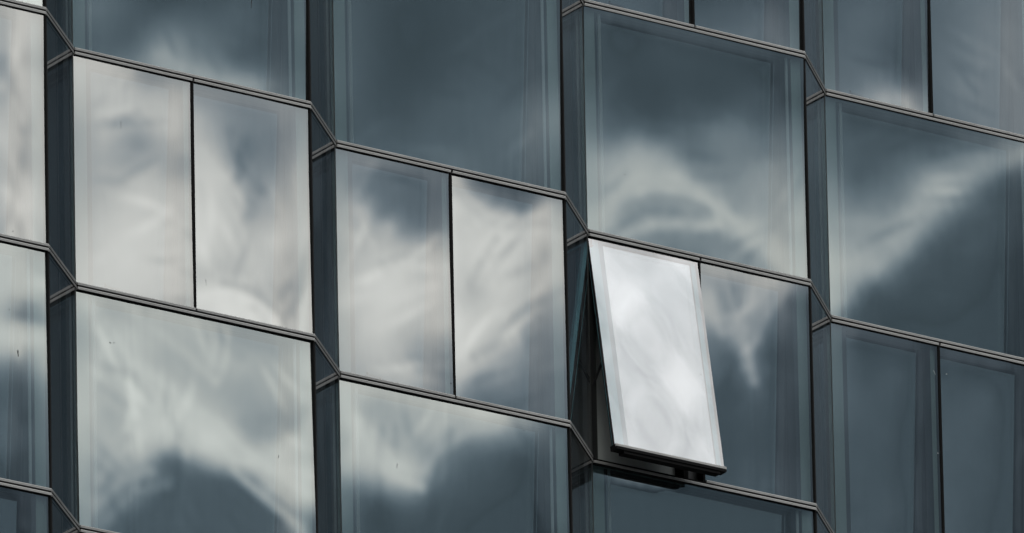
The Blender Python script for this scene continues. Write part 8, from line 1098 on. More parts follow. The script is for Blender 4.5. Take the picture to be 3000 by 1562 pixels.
[-48,11,14,16,16,14,12,9,3,2,2,4,2,4,6,6,1,0,3,5,4,0,0,-1,0,-1,0,0,-1,0,0,-1,0,0,-1,0,-1,0,0,-1,0,0,-1,0,0,-1,0,-1,-21,-10,0,-1,-2,-2,0,-1,0,-1,0],
[-56,9,12,16,18,17,13,11,5,6,2,1,0,4,5,6,3,0,2,4,3,2,1,2,0,-2,0,1,0,0,0,-1,0,0,-1,0,-1,0,0,-1,0,0,-1,0,0,-1,0,-1,-27,-8,-1,-1,0,0,0,0,-1,0,0],
[-57,4,8,13,16,18,19,10,7,11,4,2,-1,3,4,4,4,2,1,3,1,0,1,1,0,-1,-1,-1,0,1,3,3,4,0,-1,0,-1,0,0,-1,0,0,-1,0,0,-1,0,-1,-23,-13,-2,0,1,0,0,0,-1,0,0],
[-54,2,4,8,10,19,18,12,12,10,11,4,0,3,2,3,2,2,2,1,1,0,0,0,1,-1,-2,-2,0,0,3,3,4,4,5,0,-1,0,0,-1,0,0,-1,0,-1,0,0,-1,-22,-12,-3,-1,1,0,0,0,-1,0,0],
[-52,2,4,6,10,10,15,13,21,7,10,10,3,0,1,0,3,1,1,2,1,1,0,1,2,-1,-1,-1,-1,-1,1,1,2,2,4,7,4,0,0,-1,0,-1,0,0,-1,0,0,-1,-24,-9,-3,-1,0,1,-1,0,0,0,0],
[-52,2,3,8,8,7,6,17,24,7,10,10,9,-1,-1,1,1,0,1,1,3,0,0,1,1,0,0,-1,2,1,2,-1,0,0,2,5,7,7,0,-1,0,-1,0,0,-1,0,0,-1,-27,-9,-2,0,2,0,0,0,0,0,-1],
[-52,2,2,7,6,4,8,11,23,7,10,13,10,4,-1,0,2,-1,0,3,2,1,1,2,0,0,0,-1,0,0,3,1,2,0,0,2,4,8,9,-1,0,-1,0,0,-1,0,0,-1,-28,-9,-3,0,3,1,1,0,0,-1,0],
[-51,0,2,6,5,4,2,12,12,11,15,9,15,4,0,4,0,3,2,2,3,0,1,2,1,0,-1,-1,-1,0,0,2,1,2,1,2,2,3,8,10,1,-1,0,0,-1,0,0,-1,-28,-8,-3,0,5,0,0,-1,0,0,-1],
[-50,0,1,4,3,3,2,4,10,10,11,12,6,11,4,6,8,3,3,6,1,2,1,2,1,-1,-1,-1,-2,-1,-1,0,2,1,2,4,1,4,5,7,5,3,3,0,-1,0,0,-1,-30,-8,-2,1,6,1,-1,-1,-1,0,-1],
[-49,-1,1,3,2,3,1,3,3,8,7,6,10,3,18,8,6,8,4,7,4,3,3,2,1,1,-1,-2,-1,0,-1,0,0,1,1,2,2,3,4,5,4,2,4,8,-1,0,0,-1,-30,-9,-2,0,7,1,-1,-1,0,-1,0],
[-48,0,2,1,1,1,2,1,4,3,1,5,3,7,19,10,10,7,11,8,2,6,5,1,1,2,1,-1,-1,0,0,0,-1,0,0,1,2,4,2,5,3,1,1,14,1,0,-1,0,-28,-12,-2,1,5,1,0,0,-1,0,0],
[-45,2,1,1,0,0,-1,2,2,3,0,-2,6,-2,14,13,13,15,12,8,6,6,6,0,0,3,2,-1,1,0,-1,0,-1,0,1,1,1,1,3,4,4,1,0,11,9,0,-1,0,-27,-14,-1,0,4,1,1,0,-1,0,0],
[-40,2,2,2,0,0,-1,-2,1,1,0,1,1,1,2,10,18,12,13,6,12,13,4,1,1,2,2,-1,0,1,1,1,-1,-1,1,1,0,0,2,4,5,1,0,7,12,4,-1,0,-25,-17,0,1,3,1,0,-1,0,0,0],
[-34,2,2,2,1,0,-1,-3,0,0,0,1,0,4,-1,5,8,15,9,8,14,14,8,1,4,3,2,0,0,0,2,2,0,-1,0,1,-1,0,1,2,4,2,1,5,10,11,-1,0,-27,-15,0,0,4,1,-1,0,0,0,-1],
[-28,2,2,2,0,0,-1,-1,4,-1,-5,-1,1,4,0,-2,6,8,11,7,11,15,8,8,6,4,4,1,1,1,1,1,0,-1,0,0,-1,0,1,1,3,2,2,6,8,14,0,0,-29,-14,0,1,3,1,0,0,0,-1,0],
[-22,2,2,1,1,0,-1,0,8,0,-7,-2,-2,3,-1,0,-1,4,2,4,11,15,14,7,14,5,2,5,3,2,1,2,-1,-1,0,0,-2,0,1,1,1,1,3,5,7,12,7,0,-31,-12,1,0,3,1,0,-1,0,0,0],
[-16,2,2,2,1,1,-2,-2,3,2,-1,4,-4,-5,-2,-1,-1,-1,-2,1,11,12,10,14,14,9,7,4,5,3,1,2,0,-1,0,0,-2,0,0,1,1,0,3,3,5,10,15,0,-34,-10,2,-2,4,1,0,0,0,0,-1],
[-11,3,2,1,2,1,0,-3,-1,-1,2,8,6,-5,-10,-8,-5,-2,-2,1,8,6,12,15,18,9,8,7,5,3,1,2,1,1,-1,1,-2,-1,0,0,1,1,3,1,4,8,14,3,-32,-8,2,-3,4,1,1,0,0,-1,0],
[-5,2,1,1,1,1,0,-1,-2,-2,0,1,8,4,3,-10,-12,-9,-3,2,3,4,4,17,19,11,14,6,6,2,3,2,1,1,-1,1,-2,0,0,1,0,0,2,2,4,9,12,4,-29,-11,5,-3,5,2,-1,0,-1,0,0],
[0,2,1,-1,0,0,0,-1,-1,-2,1,1,0,-1,7,6,3,-12,-14,-8,2,1,4,8,17,13,16,9,5,4,7,3,3,0,0,-1,-3,-1,1,2,0,0,2,1,2,6,14,9,-24,-12,2,-2,5,1,0,0,-1,0,0],
[5,2,1,0,0,-1,0,-2,-3,-2,1,1,0,-3,-2,2,10,6,-6,-13,-8,-4,0,6,13,13,17,3,11,6,10,5,2,3,2,0,-2,-1,-1,-1,-1,1,3,3,1,2,11,12,-20,-14,5,-2,4,1,0,0,0,0,0],
[11,2,2,1,0,1,0,0,-6,-2,-3,0,1,-2,-1,-3,-1,1,4,2,1,-11,-8,-5,10,13,11,8,11,13,10,3,3,4,4,0,1,1,-1,-1,-3,0,2,4,1,0,9,12,-17,-14,4,0,4,1,0,0,0,0,0],
[16,3,2,2,2,2,2,0,-3,-6,-2,1,-2,-3,-1,0,-2,-7,-5,-2,8,2,-1,-9,-5,5,9,8,15,15,8,3,5,8,3,1,2,1,1,0,-2,0,1,1,2,0,6,12,-13,-14,3,0,5,1,0,0,0,0,0],
[22,3,3,2,3,1,2,3,-3,-2,-3,1,-3,-5,-1,1,-3,-6,-9,-7,-5,-3,2,4,-1,3,3,6,9,16,7,6,10,8,3,3,4,2,1,0,-1,0,1,1,2,0,2,11,-10,-14,4,0,4,2,0,0,0,0,0],
[28,3,3,3,3,3,2,3,-1,-4,-2,-1,-2,-3,-2,1,-4,-9,-6,-4,-9,-8,-8,2,3,8,4,-1,8,14,7,9,8,10,3,4,8,3,2,1,-2,1,1,0,2,0,0,11,-8,-14,4,-1,3,3,0,0,1,0,0],
[34,3,3,3,3,4,4,2,2,-4,-6,-1,-1,-4,-1,0,-5,-6,-5,-3,-10,-10,-7,-5,0,4,1,-1,5,13,8,9,12,9,5,8,5,6,3,2,0,0,3,0,0,0,-1,12,-7,-14,2,0,1,3,2,1,-1,1,0],
[40,3,3,4,4,4,4,2,2,-3,-3,-3,-2,-6,-3,1,-1,-6,-4,-1,-11,-9,-10,-5,-6,-1,1,-1,4,6,6,14,8,10,6,8,7,5,6,4,-1,3,4,0,-1,0,1,9,-4,-14,0,1,3,2,2,0,0,0,0],
[46,3,3,4,4,5,6,1,1,-2,-4,-1,-2,-6,-2,-1,0,-6,-4,-1,-7,-11,-8,-10,-9,-2,-3,1,-1,2,2,10,10,8,9,13,6,8,6,2,1,4,7,1,1,2,0,7,-4,-14,-1,1,4,3,0,1,1,-1,0],
[53,3,3,4,4,6,5,4,0,-2,-2,-4,-2,-4,-5,-2,0,-6,-4,-3,-5,-7,-11,-10,-8,-3,-3,0,1,2,-1,4,0,8,10,10,8,8,12,5,0,5,4,3,3,5,3,4,-3,-15,-1,1,4,3,1,0,0,0,0],
[60,3,3,4,4,5,5,4,2,-1,-4,-3,-2,-4,-4,-4,0,-4,-6,-5,-3,-8,-10,-10,-9,-4,-9,-4,3,8,1,8,1,5,9,4,-3,10,11,7,7,7,5,1,-1,5,5,7,0,-16,-4,4,4,3,1,-1,0,0,0],
[66,3,3,4,4,4,4,4,2,0,-2,-4,-4,-1,-3,-3,-1,-5,-5,-7,-3,-7,-11,-7,-9,-11,-11,-9,1,-1,-8,4,4,16,15,9,7,10,8,4,1,10,7,4,4,3,1,4,2,-14,-4,1,4,5,1,0,0,0,-1],
[72,3,3,3,4,3,4,4,2,1,-1,-2,-5,-2,-2,-4,-3,-4,-5,-5,-2,-8,-10,-8,-4,-10,-14,-4,-3,-5,-8,-4,-3,-1,1,7,14,28,15,7,6,8,7,5,5,5,3,5,2,-14,-5,1,2,5,3,-1,0,-1,0],
[78,3,3,2,3,3,3,2,1,2,2,-2,-3,-1,-4,-2,-4,-4,-4,-4,-2,-8,-11,-6,-1,-12,-12,-9,-6,-2,-4,2,2,2,-2,-1,5,9,8,10,14,16,6,7,5,4,5,8,1,-14,-5,1,4,4,2,-1,-1,0,-1],
[83,3,3,2,2,3,3,1,0,2,1,1,-2,-1,-4,-3,-3,-3,-3,-3,-4,-8,-6,-6,-3,-10,-13,-9,-8,-9,-7,-3,4,8,2,4,7,4,0,7,15,10,12,7,5,5,3,12,3,-14,-4,0,3,5,0,0,-1,-1,0],
[88,3,2,2,2,3,2,1,0,2,2,0,-1,-2,-3,-2,-3,-4,-2,-4,-3,-5,-6,-4,-3,-12,-6,-7,-4,-5,-11,-7,-4,-5,-2,2,7,5,6,5,9,10,7,12,8,7,6,11,4,-11,-4,0,3,4,1,0,-1,0,-1],
[92,3,2,2,1,3,2,0,1,3,1,1,-2,-1,-1,-1,-3,-5,-4,-1,-4,-3,-4,-5,-4,-5,-6,-7,-3,-8,-3,-6,1,-3,-6,-4,-5,-6,3,2,10,8,9,7,8,11,8,13,6,-8,-6,2,1,5,2,-1,0,0,0],
[96,3,2,2,2,1,1,-1,1,5,1,1,-1,-2,1,0,0,-4,-4,-6,-5,-1,-3,-2,-4,-2,-1,-9,-2,-6,-9,-5,1,-5,-3,-3,-4,-3,-4,-3,0,6,7,3,7,8,11,16,6,0,-6,-2,4,2,3,0,0,0,1],
[100,2,3,2,2,2,0,-1,-2,4,2,2,-1,-1,0,0,0,0,0,-2,-8,-5,-2,-4,0,-1,-4,-2,4,-6,-6,-14,-3,-4,-7,-2,-2,-4,-5,-5,-2,0,4,-1,2,8,10,14,14,4,-5,0,2,3,0,1,1,0,1],
[104,2,3,2,2,3,2,1,-2,0,-2,0,1,0,1,1,-2,-3,1,2,0,-2,-7,-4,-3,-1,-3,-2,4,1,-5,-8,-2,-11,-9,-10,-1,-2,-9,-3,-2,-3,-1,-3,3,5,3,11,9,6,1,2,8,0,1,1,1,1,1],
[107,2,3,3,2,3,3,1,0,0,-1,-3,-3,-1,1,4,-1,-3,-2,0,1,0,0,-3,-1,-3,-3,-1,0,-3,-3,-6,5,-3,-13,-12,-4,-6,-6,-5,-4,-3,-5,-2,0,1,0,7,7,0,2,3,8,5,0,2,2,2,2],
[110,2,3,3,3,3,3,1,0,0,0,0,-3,-4,-1,3,-1,-1,1,-3,-2,-2,1,2,2,-3,-1,-4,-1,-3,-6,-6,0,-4,-1,-5,1,-6,-10,-8,-4,-10,-5,-4,-2,1,-4,8,-1,-3,3,-4,9,5,4,2,3,2,2],
[112,3,2,3,4,4,4,3,2,-2,1,-1,-3,-2,-2,2,-2,-1,2,-1,-4,-1,-1,-1,4,0,-1,-1,-1,-2,-3,-4,-3,-6,-7,-2,2,-3,-2,-6,-6,-6,-9,-6,-4,-7,-3,3,-2,-6,-3,-5,-2,8,8,1,2,2,2],
[115,2,2,2,3,4,6,4,0,0,-1,-2,-2,-2,-2,2,-3,-1,1,1,1,-1,-3,-3,2,1,2,0,-2,-2,-1,-1,-2,-5,-4,-5,-5,-4,-4,-3,4,-4,-2,-6,-7,-7,-8,3,-6,-7,-6,-10,-7,1,5,4,2,2,1],
[117,2,1,1,1,-1,1,0,2,-2,0,-2,0,-1,-2,1,-4,-1,1,0,-1,2,-1,-3,1,1,0,1,-2,-2,0,1,-3,-4,-3,-3,-4,-2,-2,-3,-3,-1,1,-3,0,-8,-7,-3,-6,-5,-3,-5,-9,-7,1,3,3,1,1],
[119,2,1,0,0,0,-2,1,1,-1,-1,0,0,-2,0,0,-5,0,1,-1,-1,2,0,-3,1,0,1,0,0,-2,-1,1,-1,-4,-2,-2,-4,-1,-2,-1,-2,-4,2,-4,-3,-1,-6,-4,-4,-5,-4,-4,-8,-6,-5,-2,2,2,0],
[122,1,1,1,0,-1,0,1,1,-1,0,0,-1,0,-1,-1,-2,-1,0,-1,0,0,0,0,0,0,0,0,0,-1,-1,0,-1,-2,-2,-2,-2,-2,-1,-2,-2,-1,-1,-3,-2,-3,-4,-1,-5,-5,-4,-5,-5,-5,-3,-6,-5,1,1]],
'4,1,L': [
[-44,0,1,0,0,1,0,0,0,0,0,0,0,1,1,2,2,3,3,3,1,0,-2,-2,-2,0,-3,-1,-2,0],
[-42,0,0,1,0,0,1,0,0,0,0,0,0,1,1,2,2,4,3,3,1,-1,-3,-2,-2,-1,-2,-1,-1,0],
[-40,0,0,1,0,0,1,1,-1,-1,1,0,0,1,1,2,2,4,4,4,1,-2,-5,-3,-2,0,-1,-1,-1,0],
[-38,0,1,0,0,0,1,1,-2,0,0,1,1,0,0,2,3,5,4,5,2,-4,-8,-4,-2,0,0,0,0,0],
[-36,1,0,1,0,-1,0,1,-1,-1,1,1,1,0,-1,1,5,5,5,8,5,-9,-15,-3,-1,1,2,0,1,0],
[-33,0,1,0,0,0,0,0,-1,0,0,1,0,0,-1,-1,6,6,6,12,6,-14,-24,2,-2,3,4,2,1,0],
[-31,1,0,1,0,1,0,-1,-2,-1,1,1,-1,0,-2,-2,6,6,6,14,7,-19,-28,7,-1,4,6,3,1,0],
[-29,1,1,0,1,1,0,-1,-2,-1,1,0,-1,-1,-2,-3,5,5,5,16,10,-18,-31,11,-4,4,8,3,2,-1],
[-27,1,1,0,1,0,0,0,-2,-1,0,0,0,-1,-2,-3,2,4,4,18,13,-14,-34,12,-6,4,11,3,0,0],
[-25,1,0,1,0,0,0,-1,0,-1,0,0,0,-1,-2,-3,1,4,4,16,15,-14,-36,13,-4,4,12,3,0,0],
[-24,1,1,0,0,0,0,-1,1,0,-1,1,0,-2,-2,-2,1,4,6,12,16,-14,-37,14,-5,3,14,4,0,-1],
[-22,1,1,0,0,0,0,-1,1,0,0,0,0,-2,-1,-2,2,5,6,10,15,-10,-41,14,-5,2,13,5,1,-1],
[-20,0,1,1,0,0,0,-1,1,0,0,0,0,-1,-2,-1,3,5,6,10,14,-2,-46,9,-5,2,13,4,1,0],
[-19,1,1,0,1,0,0,0,0,0,0,0,0,0,-1,-2,3,6,4,12,12,0,-48,8,-4,1,13,4,2,-1],
[-17,1,0,1,0,1,0,-1,1,1,-1,0,0,0,0,0,3,5,6,14,6,0,-46,6,-2,0,12,4,1,0],
[-16,1,1,0,1,0,0,-1,1,1,0,1,-1,1,0,1,3,4,6,16,3,0,-44,3,0,-1,11,5,1,-1],
[-14,1,1,0,1,0,0,-1,1,1,0,1,0,1,0,2,3,4,6,18,-1,0,-42,0,0,0,11,4,1,-1],
[-13,1,2,0,1,0,0,0,0,1,0,1,0,1,1,2,3,4,7,16,-1,0,-41,-2,1,0,10,3,2,-1],
[-11,1,1,1,1,0,0,0,1,0,0,1,0,1,1,3,2,5,8,14,-1,0,-38,-6,3,1,8,3,1,0],
[-10,1,2,1,0,1,0,1,0,0,0,1,0,0,1,4,3,5,10,11,-1,0,-33,-12,3,3,7,3,0,0],
[-9,2,1,1,1,1,0,0,1,0,-1,1,0,0,2,4,4,5,11,9,-1,0,-23,-18,-1,5,6,2,1,-1],
[-8,2,1,2,1,1,1,0,0,0,-2,1,1,0,0,4,4,6,12,9,-1,0,-17,-25,0,5,6,2,0,0],
[-8,2,2,2,2,1,0,1,-1,0,-1,1,1,-1,-1,3,4,7,13,9,0,0,-15,-26,-2,8,5,1,0,-1],
[-7,2,1,2,2,1,1,1,-1,0,0,1,0,-1,-1,2,4,7,14,10,0,0,-12,-29,0,8,3,0,0,0],
[-7,2,1,2,1,1,2,2,-1,0,1,0,0,-1,-1,2,3,7,13,13,0,0,-8,-32,0,9,1,0,0,1],
[-7,2,2,1,2,1,2,2,0,0,0,1,-1,0,-1,2,4,6,11,14,1,0,-4,-36,0,10,2,0,-1,0],
[-7,2,2,1,2,1,2,3,-1,1,0,1,0,0,0,2,5,5,8,11,6,0,-4,-38,1,11,4,0,-1,0],
[-7,2,2,2,2,1,3,1,1,0,0,2,1,0,-1,2,4,4,6,10,11,0,-7,-38,3,10,6,1,0,-1],
[-7,3,2,2,2,2,1,2,1,0,1,2,0,1,0,1,4,3,3,10,15,0,-10,-37,5,8,8,2,0,-2],
[-6,2,2,2,2,2,2,2,2,0,1,2,0,0,0,2,3,1,2,9,18,2,-11,-38,6,7,11,1,-1,-1],
[-5,2,2,2,2,2,3,3,1,0,1,3,-1,-1,0,3,1,1,1,8,15,9,-6,-40,2,7,11,2,-1,-2],
[-3,1,2,3,2,3,2,3,2,-1,0,4,-2,-1,0,3,1,-1,2,6,13,14,-5,-40,1,7,8,3,-1,-1],
[-1,0,3,3,3,3,2,3,2,-1,0,2,-1,-2,1,3,0,-2,1,6,11,11,0,-37,2,6,5,2,0,0],
[1,0,2,3,4,4,3,3,1,1,0,1,-3,-2,0,2,1,-1,0,5,9,10,2,-34,1,7,1,3,0,0],
[3,0,2,3,4,3,5,3,1,2,1,-1,-2,-3,0,1,0,-1,0,4,8,10,5,-35,1,7,1,2,0,0],
[5,0,2,3,4,4,5,4,1,2,1,-1,-3,-3,0,0,-1,-2,0,3,8,10,9,-35,0,6,0,3,0,1],
[7,-1,4,3,4,4,5,3,1,3,1,-1,-3,-3,-1,1,-1,-4,-1,3,8,11,12,-36,-1,6,0,2,1,0],
[8,0,4,4,3,5,4,3,1,4,2,-1,-3,-3,-2,2,-3,-3,-1,2,7,11,15,-35,-5,7,0,3,0,0],
[9,1,3,4,4,5,5,3,4,5,1,0,-3,-4,-2,-1,-3,-2,-2,3,5,10,17,-33,-7,4,3,2,1,-1],
[10,0,5,4,4,6,5,4,7,5,2,-1,-2,-4,-3,-1,-3,-2,-1,3,4,7,15,-30,-13,5,6,2,0,0],
[10,0,5,5,5,6,6,6,8,7,2,-1,-2,-4,-3,-3,-3,-3,0,4,3,7,13,-30,-15,3,7,3,0,0],
[9,1,4,6,7,8,10,8,9,7,1,-3,-1,-4,-2,-2,-3,-2,1,2,1,4,12,-30,-17,3,4,3,2,-1],
[8,0,3,4,5,7,9,11,5,5,1,-4,0,-2,2,0,-4,-2,-3,1,2,4,9,-19,-12,1,3,2,2,0],
[6,0,2,3,2,0,3,6,6,4,0,-4,0,-1,1,1,-2,-1,-2,1,0,1,9,-6,0,5,1,2,2,0],
[5,-1,2,2,2,0,0,6,5,3,0,-2,1,-1,1,1,-2,0,-2,1,1,1,5,0,3,5,1,3,1,0],
[5,-1,2,2,1,2,2,4,4,3,1,0,0,0,1,0,-1,0,0,0,0,2,3,1,4,3,2,2,1,-1]],
'4,1,R': [
[-59,1,1,1,1,2,1,2,2,3,4,4,5,6,6,3,0,0,-1,0,0,-1,-1,-6,-5,-5,-4,-4,-2,-3],
[-57,1,1,1,1,2,1,2,2,3,4,4,5,6,6,3,0,0,-1,0,0,-1,-2,-6,-5,-5,-4,-3,-3,-2],
[-55,1,1,1,1,2,1,2,2,3,4,4,6,6,6,2,0,0,-1,0,0,-1,-4,-6,-5,-4,-4,-3,-3,-2],
[-53,1,1,1,1,1,2,2,2,3,4,5,5,6,7,1,0,0,-1,0,0,-1,-6,-6,-5,-4,-4,-3,-2,-2],
[-52,2,1,1,1,1,2,2,2,3,4,5,5,7,7,0,0,0,-1,0,0,-3,-7,-5,-5,-4,-3,-3,-2,-2],
[-50,1,2,1,1,1,1,2,3,3,4,5,6,6,8,-1,0,0,-1,0,0,-6,-6,-6,-4,-4,-3,-2,-2,-1],
[-48,1,1,2,1,1,1,2,2,4,4,5,6,7,7,-1,0,0,-1,0,-2,-8,-6,-5,-4,-3,-2,-2,-2,-1],
[-47,1,2,2,1,0,2,1,3,3,4,5,6,8,7,-1,0,0,-1,0,-7,-8,-5,-4,-3,-3,-2,-1,-1,-1],
[-45,1,1,3,0,1,1,2,2,4,4,5,5,8,8,-1,0,0,-1,0,-14,-7,-4,-3,-2,-2,-1,-1,-1,-1],
[-43,1,1,2,2,1,2,0,3,4,3,4,4,8,10,-1,0,0,-1,-4,-22,-3,-1,-1,-1,-1,-1,-1,-1,0],
[-39,1,1,0,1,1,1,1,3,4,4,4,4,7,11,-1,0,0,-1,-10,-29,1,5,0,0,-1,0,-1,-1,0],
[-36,1,0,0,0,2,1,0,3,4,3,4,4,6,14,-1,0,-1,0,-10,-32,4,5,0,-1,0,-1,-1,0,-1],
[-36,1,2,0,0,2,1,-1,3,4,3,3,4,4,12,5,0,-1,0,-11,-30,4,4,0,-1,0,-1,-1,0,-1],
[-35,1,2,1,0,2,1,-1,2,2,2,4,3,5,10,10,0,-1,0,-11,-30,4,4,0,-1,-1,-1,0,-1,0],
[-32,0,2,2,0,0,0,0,2,2,2,4,3,4,9,13,0,-1,0,-9,-30,2,4,-1,-1,0,-1,0,-1,0],
[-30,2,1,1,0,0,0,0,1,1,1,3,4,4,9,13,3,-1,0,-5,-33,1,2,0,-1,0,-1,0,0,-1],
[-27,1,1,1,0,1,-1,0,1,1,0,0,5,4,8,11,9,-1,0,0,-37,-1,2,-1,0,0,0,-1,0,0],
[-25,1,2,1,0,0,-1,-1,1,1,1,-2,4,4,6,9,16,-1,0,-2,-38,0,3,0,0,-1,0,0,0,-1],
[-22,1,1,1,0,0,-1,0,0,2,0,-2,3,4,4,6,14,7,0,-4,-38,2,4,-1,-1,0,0,0,-1,0],
[-19,0,0,1,0,0,1,-1,1,1,0,-3,2,4,3,6,12,12,0,-2,-40,2,3,-1,0,0,-1,0,0,-1],
[-17,0,0,0,0,1,1,-1,1,0,0,-2,1,2,4,5,12,15,0,0,-39,-2,3,-1,1,-1,0,0,-1,0],
[-16,1,0,0,0,0,0,-1,1,1,0,-1,0,2,3,7,10,17,0,0,-39,-2,3,0,-1,0,0,-1,0,0],
[-14,1,0,0,-1,0,0,-1,1,1,1,-1,1,2,4,6,9,17,0,0,-39,-2,4,-1,-1,0,-1,0,0,-1],
[-12,0,1,0,-1,0,-1,0,2,0,0,0,1,3,4,6,7,17,1,0,-41,0,3,-1,-1,0,0,-1,0,-1],
[-10,0,0,0,0,-1,-1,1,1,1,0,0,2,3,4,6,6,16,2,0,-41,-1,3,-1,-1,0,-1,0,0,0],
[-9,0,1,0,0,0,-1,0,1,1,0,1,0,4,5,5,4,15,5,0,-40,-4,2,0,0,0,-1,0,0,0],
[-7,0,1,0,0,-1,0,0,1,1,1,0,1,3,5,3,5,14,7,0,-35,-11,1,1,0,1,0,0,0,0],
[-4,0,1,0,-1,-1,0,0,1,1,1,0,1,4,4,3,5,14,7,0,-27,-19,-1,2,1,0,1,0,0,0],
[-1,-1,1,-1,-1,-1,1,0,1,0,2,-2,3,5,5,1,6,14,6,0,-22,-26,0,3,2,0,0,1,0,0],
[2,0,-1,-1,-1,0,-1,0,0,1,0,0,4,5,4,3,6,12,7,0,-20,-29,4,3,1,0,0,0,-1,0],
[5,0,-1,-1,-1,-1,-1,0,0,1,0,0,4,4,3,1,8,11,10,0,-19,-29,7,3,-1,-1,0,0,0,-1],
[8,0,-2,-1,-1,-1,-1,-1,1,1,0,0,4,3,2,1,8,11,12,0,-19,-29,8,3,-1,0,-1,0,-1,0],
[10,0,-2,-2,0,0,-1,-1,0,1,0,1,2,3,1,3,7,10,14,0,-17,-32,8,3,0,0,0,-1,0,-1],
[14,-1,-2,-1,-1,-1,-1,-1,0,0,-1,1,3,2,2,4,8,11,12,0,-15,-34,7,5,0,-1,0,-1,0,-1],
[15,0,0,-1,-1,-2,-1,0,-1,-1,0,0,2,2,2,5,8,11,12,0,-13,-36,7,5,0,0,-1,0,-1,-1],
[18,0,1,-1,-2,-1,-1,-2,0,-1,-1,0,2,2,3,4,7,13,11,-1,-11,-36,7,5,0,-1,-1,0,-1,-1],
[22,-1,1,-1,-1,-2,-1,-2,0,-1,-1,-1,1,1,4,4,8,13,11,-1,-7,-39,7,4,0,-1,-1,-1,0,-1],
[25,-2,-1,1,-1,0,-2,-1,-1,0,-1,-1,2,1,1,4,8,15,9,-1,0,-43,3,5,-1,-1,-1,0,-1,0],
[31,-1,-2,-4,1,2,0,-3,0,-1,-1,0,1,2,2,2,9,16,4,-1,0,-43,3,3,0,-1,-1,0,-1,0],
[46,2,-1,-13,-3,4,0,-1,1,-2,-1,-2,0,3,2,4,11,10,0,-1,0,-41,-1,5,-1,-1,-1,0,-1,0],
[56,5,-4,-14,-5,5,2,0,1,0,0,-2,0,2,2,4,10,0,0,-1,0,-36,-7,3,0,-1,0,0,0,-1],
[45,2,-1,-9,9,6,4,3,-2,1,2,0,2,0,2,1,-1,0,0,-1,0,-29,-11,-1,-2,0,1,0,-1,0],
[40,-1,-3,-1,5,4,2,2,-3,2,4,3,0,-2,-2,2,7,7,0,-1,0,-30,-12,-1,-1,1,0,0,0,-1],
[32,-7,-8,-3,6,1,-1,2,-4,1,4,2,0,-3,-3,-1,1,4,5,7,-1,-10,1,0,-2,0,0,0,0,0],
[28,-5,-8,-3,4,0,-2,3,-4,1,3,1,1,-3,-4,0,0,2,4,4,1,1,2,0,-1,0,0,0,-1,0],
[27,-3,-4,-2,1,0,-1,1,-1,1,1,1,0,-1,-2,-1,1,1,2,3,1,1,2,0,0,-1,0,-1,0,0]],
}
BOW = {k: np.cumsum(np.array(v, float), 1)/1e4 for k, v in BOW_ROWS.items()}
def cubic(a, n):                                    # smooth resampling of the rows of a to n rows
    m = len(a); q = np.linspace(0, m-1, n); i = np.clip(np.floor(q).astype(int), 0, m-2); t = (q-i)[:, None]
    g = lambda k: a[np.clip(i+k, 0, m-1)]
    p0, p1, p2, p3 = g(-1), g(0), g(1), g(2)
    return p1 + .5*t*(p2-p0 + t*(2*p0-5*p1+4*p2-p3 + t*(3*(p1-p2)+p3-p0)))
def bow_heights(key, X, Z):
    nx, nz_ = len(X), len(Z)
    GX, GZ = np.meshgrid(X, Z)
    if key in BOW:
        f = cubic(cubic(BOW[key], nz_).T, nx).T
    else:
        r = np.random.RandomState(abs(hash_(key)) % 10000)
        if key.endswith('O'):                       # the tilted pane pillows gently both ways
            return sum(.0006*np.sin(GX*r.uniform(3, 7)+r.uniform(0, 6))*np.sin(GZ*r.uniform(3, 7)+r.uniform(0, 6)) for _ in range(5))
        else:
            f = -.006 + sum(r.uniform(-.0016, .0016)*np.sin(GX*r.uniform(1, 4)+GZ*r.uniform(1, 4)+r.uniform(0, 6)) for _ in range(5))
    # faint roller waves
    f = f + .00012*np.sin(GX*38+3*GZ)*np.sin(GZ*2.1)
    dz = np.diff(Z)
    h = np.concatenate([np.zeros((1, nx)), np.cumsum((f[1:]+f[:-1])*.5*dz[:, None], 0)], 0)
    h -= h.mean(0, keepdims=True)
    return h
def hash_(s): return sum((i+1)*ord(c) for i, c in enumerate(s))
YG = .014                                           # mean setback of the glass face behind the rails
def glass_pane(name, key, x0, x1, z0, z1, mt, flat=False, thick=.026, n=72, YG=YG):
    if not flat and key not in BOW and not key.endswith('O'): n = 30
    nx = max(int(n*(x1-x0)/1.7), 20); X = np.linspace(x0, x1, nx); Z = np.linspace(z0, z1, n)
    h = np.zeros((n, nx)) if flat else bow_heights(key, X, Z)
    v = [(float(x), float(YG-h[j, i]), float(z)) for j, z in enumerate(Z) for i, x in enumerate(X)]
    f = [(j*nx+i, j*nx+i+1, (j+1)*nx+i+1, (j+1)*nx+i) for j in range(n-1) for i in range(nx-1)]
    nf = len(f)
    ring = [i for i in range(nx)] + [j*nx+nx-1 for j in range(1, n)] + [(n-1)*nx+i for i in range(nx-2, -1, -1)] + [j*nx for j in range(n-2, 0, -1)]
    k = len(ring); b0 = len(v); b = b0+k
    v += [v[q] for q in ring] + [(v[q][0], YG+thick, v[q][2]) for q in ring]
    f += [(b0+(i+1) % k, b0+i, b+i, b+(i+1) % k) for i in range(k)]
    f.append(tuple(b+i for i in reversed(range(k))))
    me = bpy.data.meshes.new(name); me.from_pydata(v, [], f)
    for x in (mt, M['edge'], M['back']): me.materials.append(x)
    mi = [0]*nf + [1]*k + [2]; me.polygons.foreach_set('material_index', mi)
    me.polygons.foreach_set('use_smooth', [True]*nf + [False]*(k+1)); me.update()
    return me
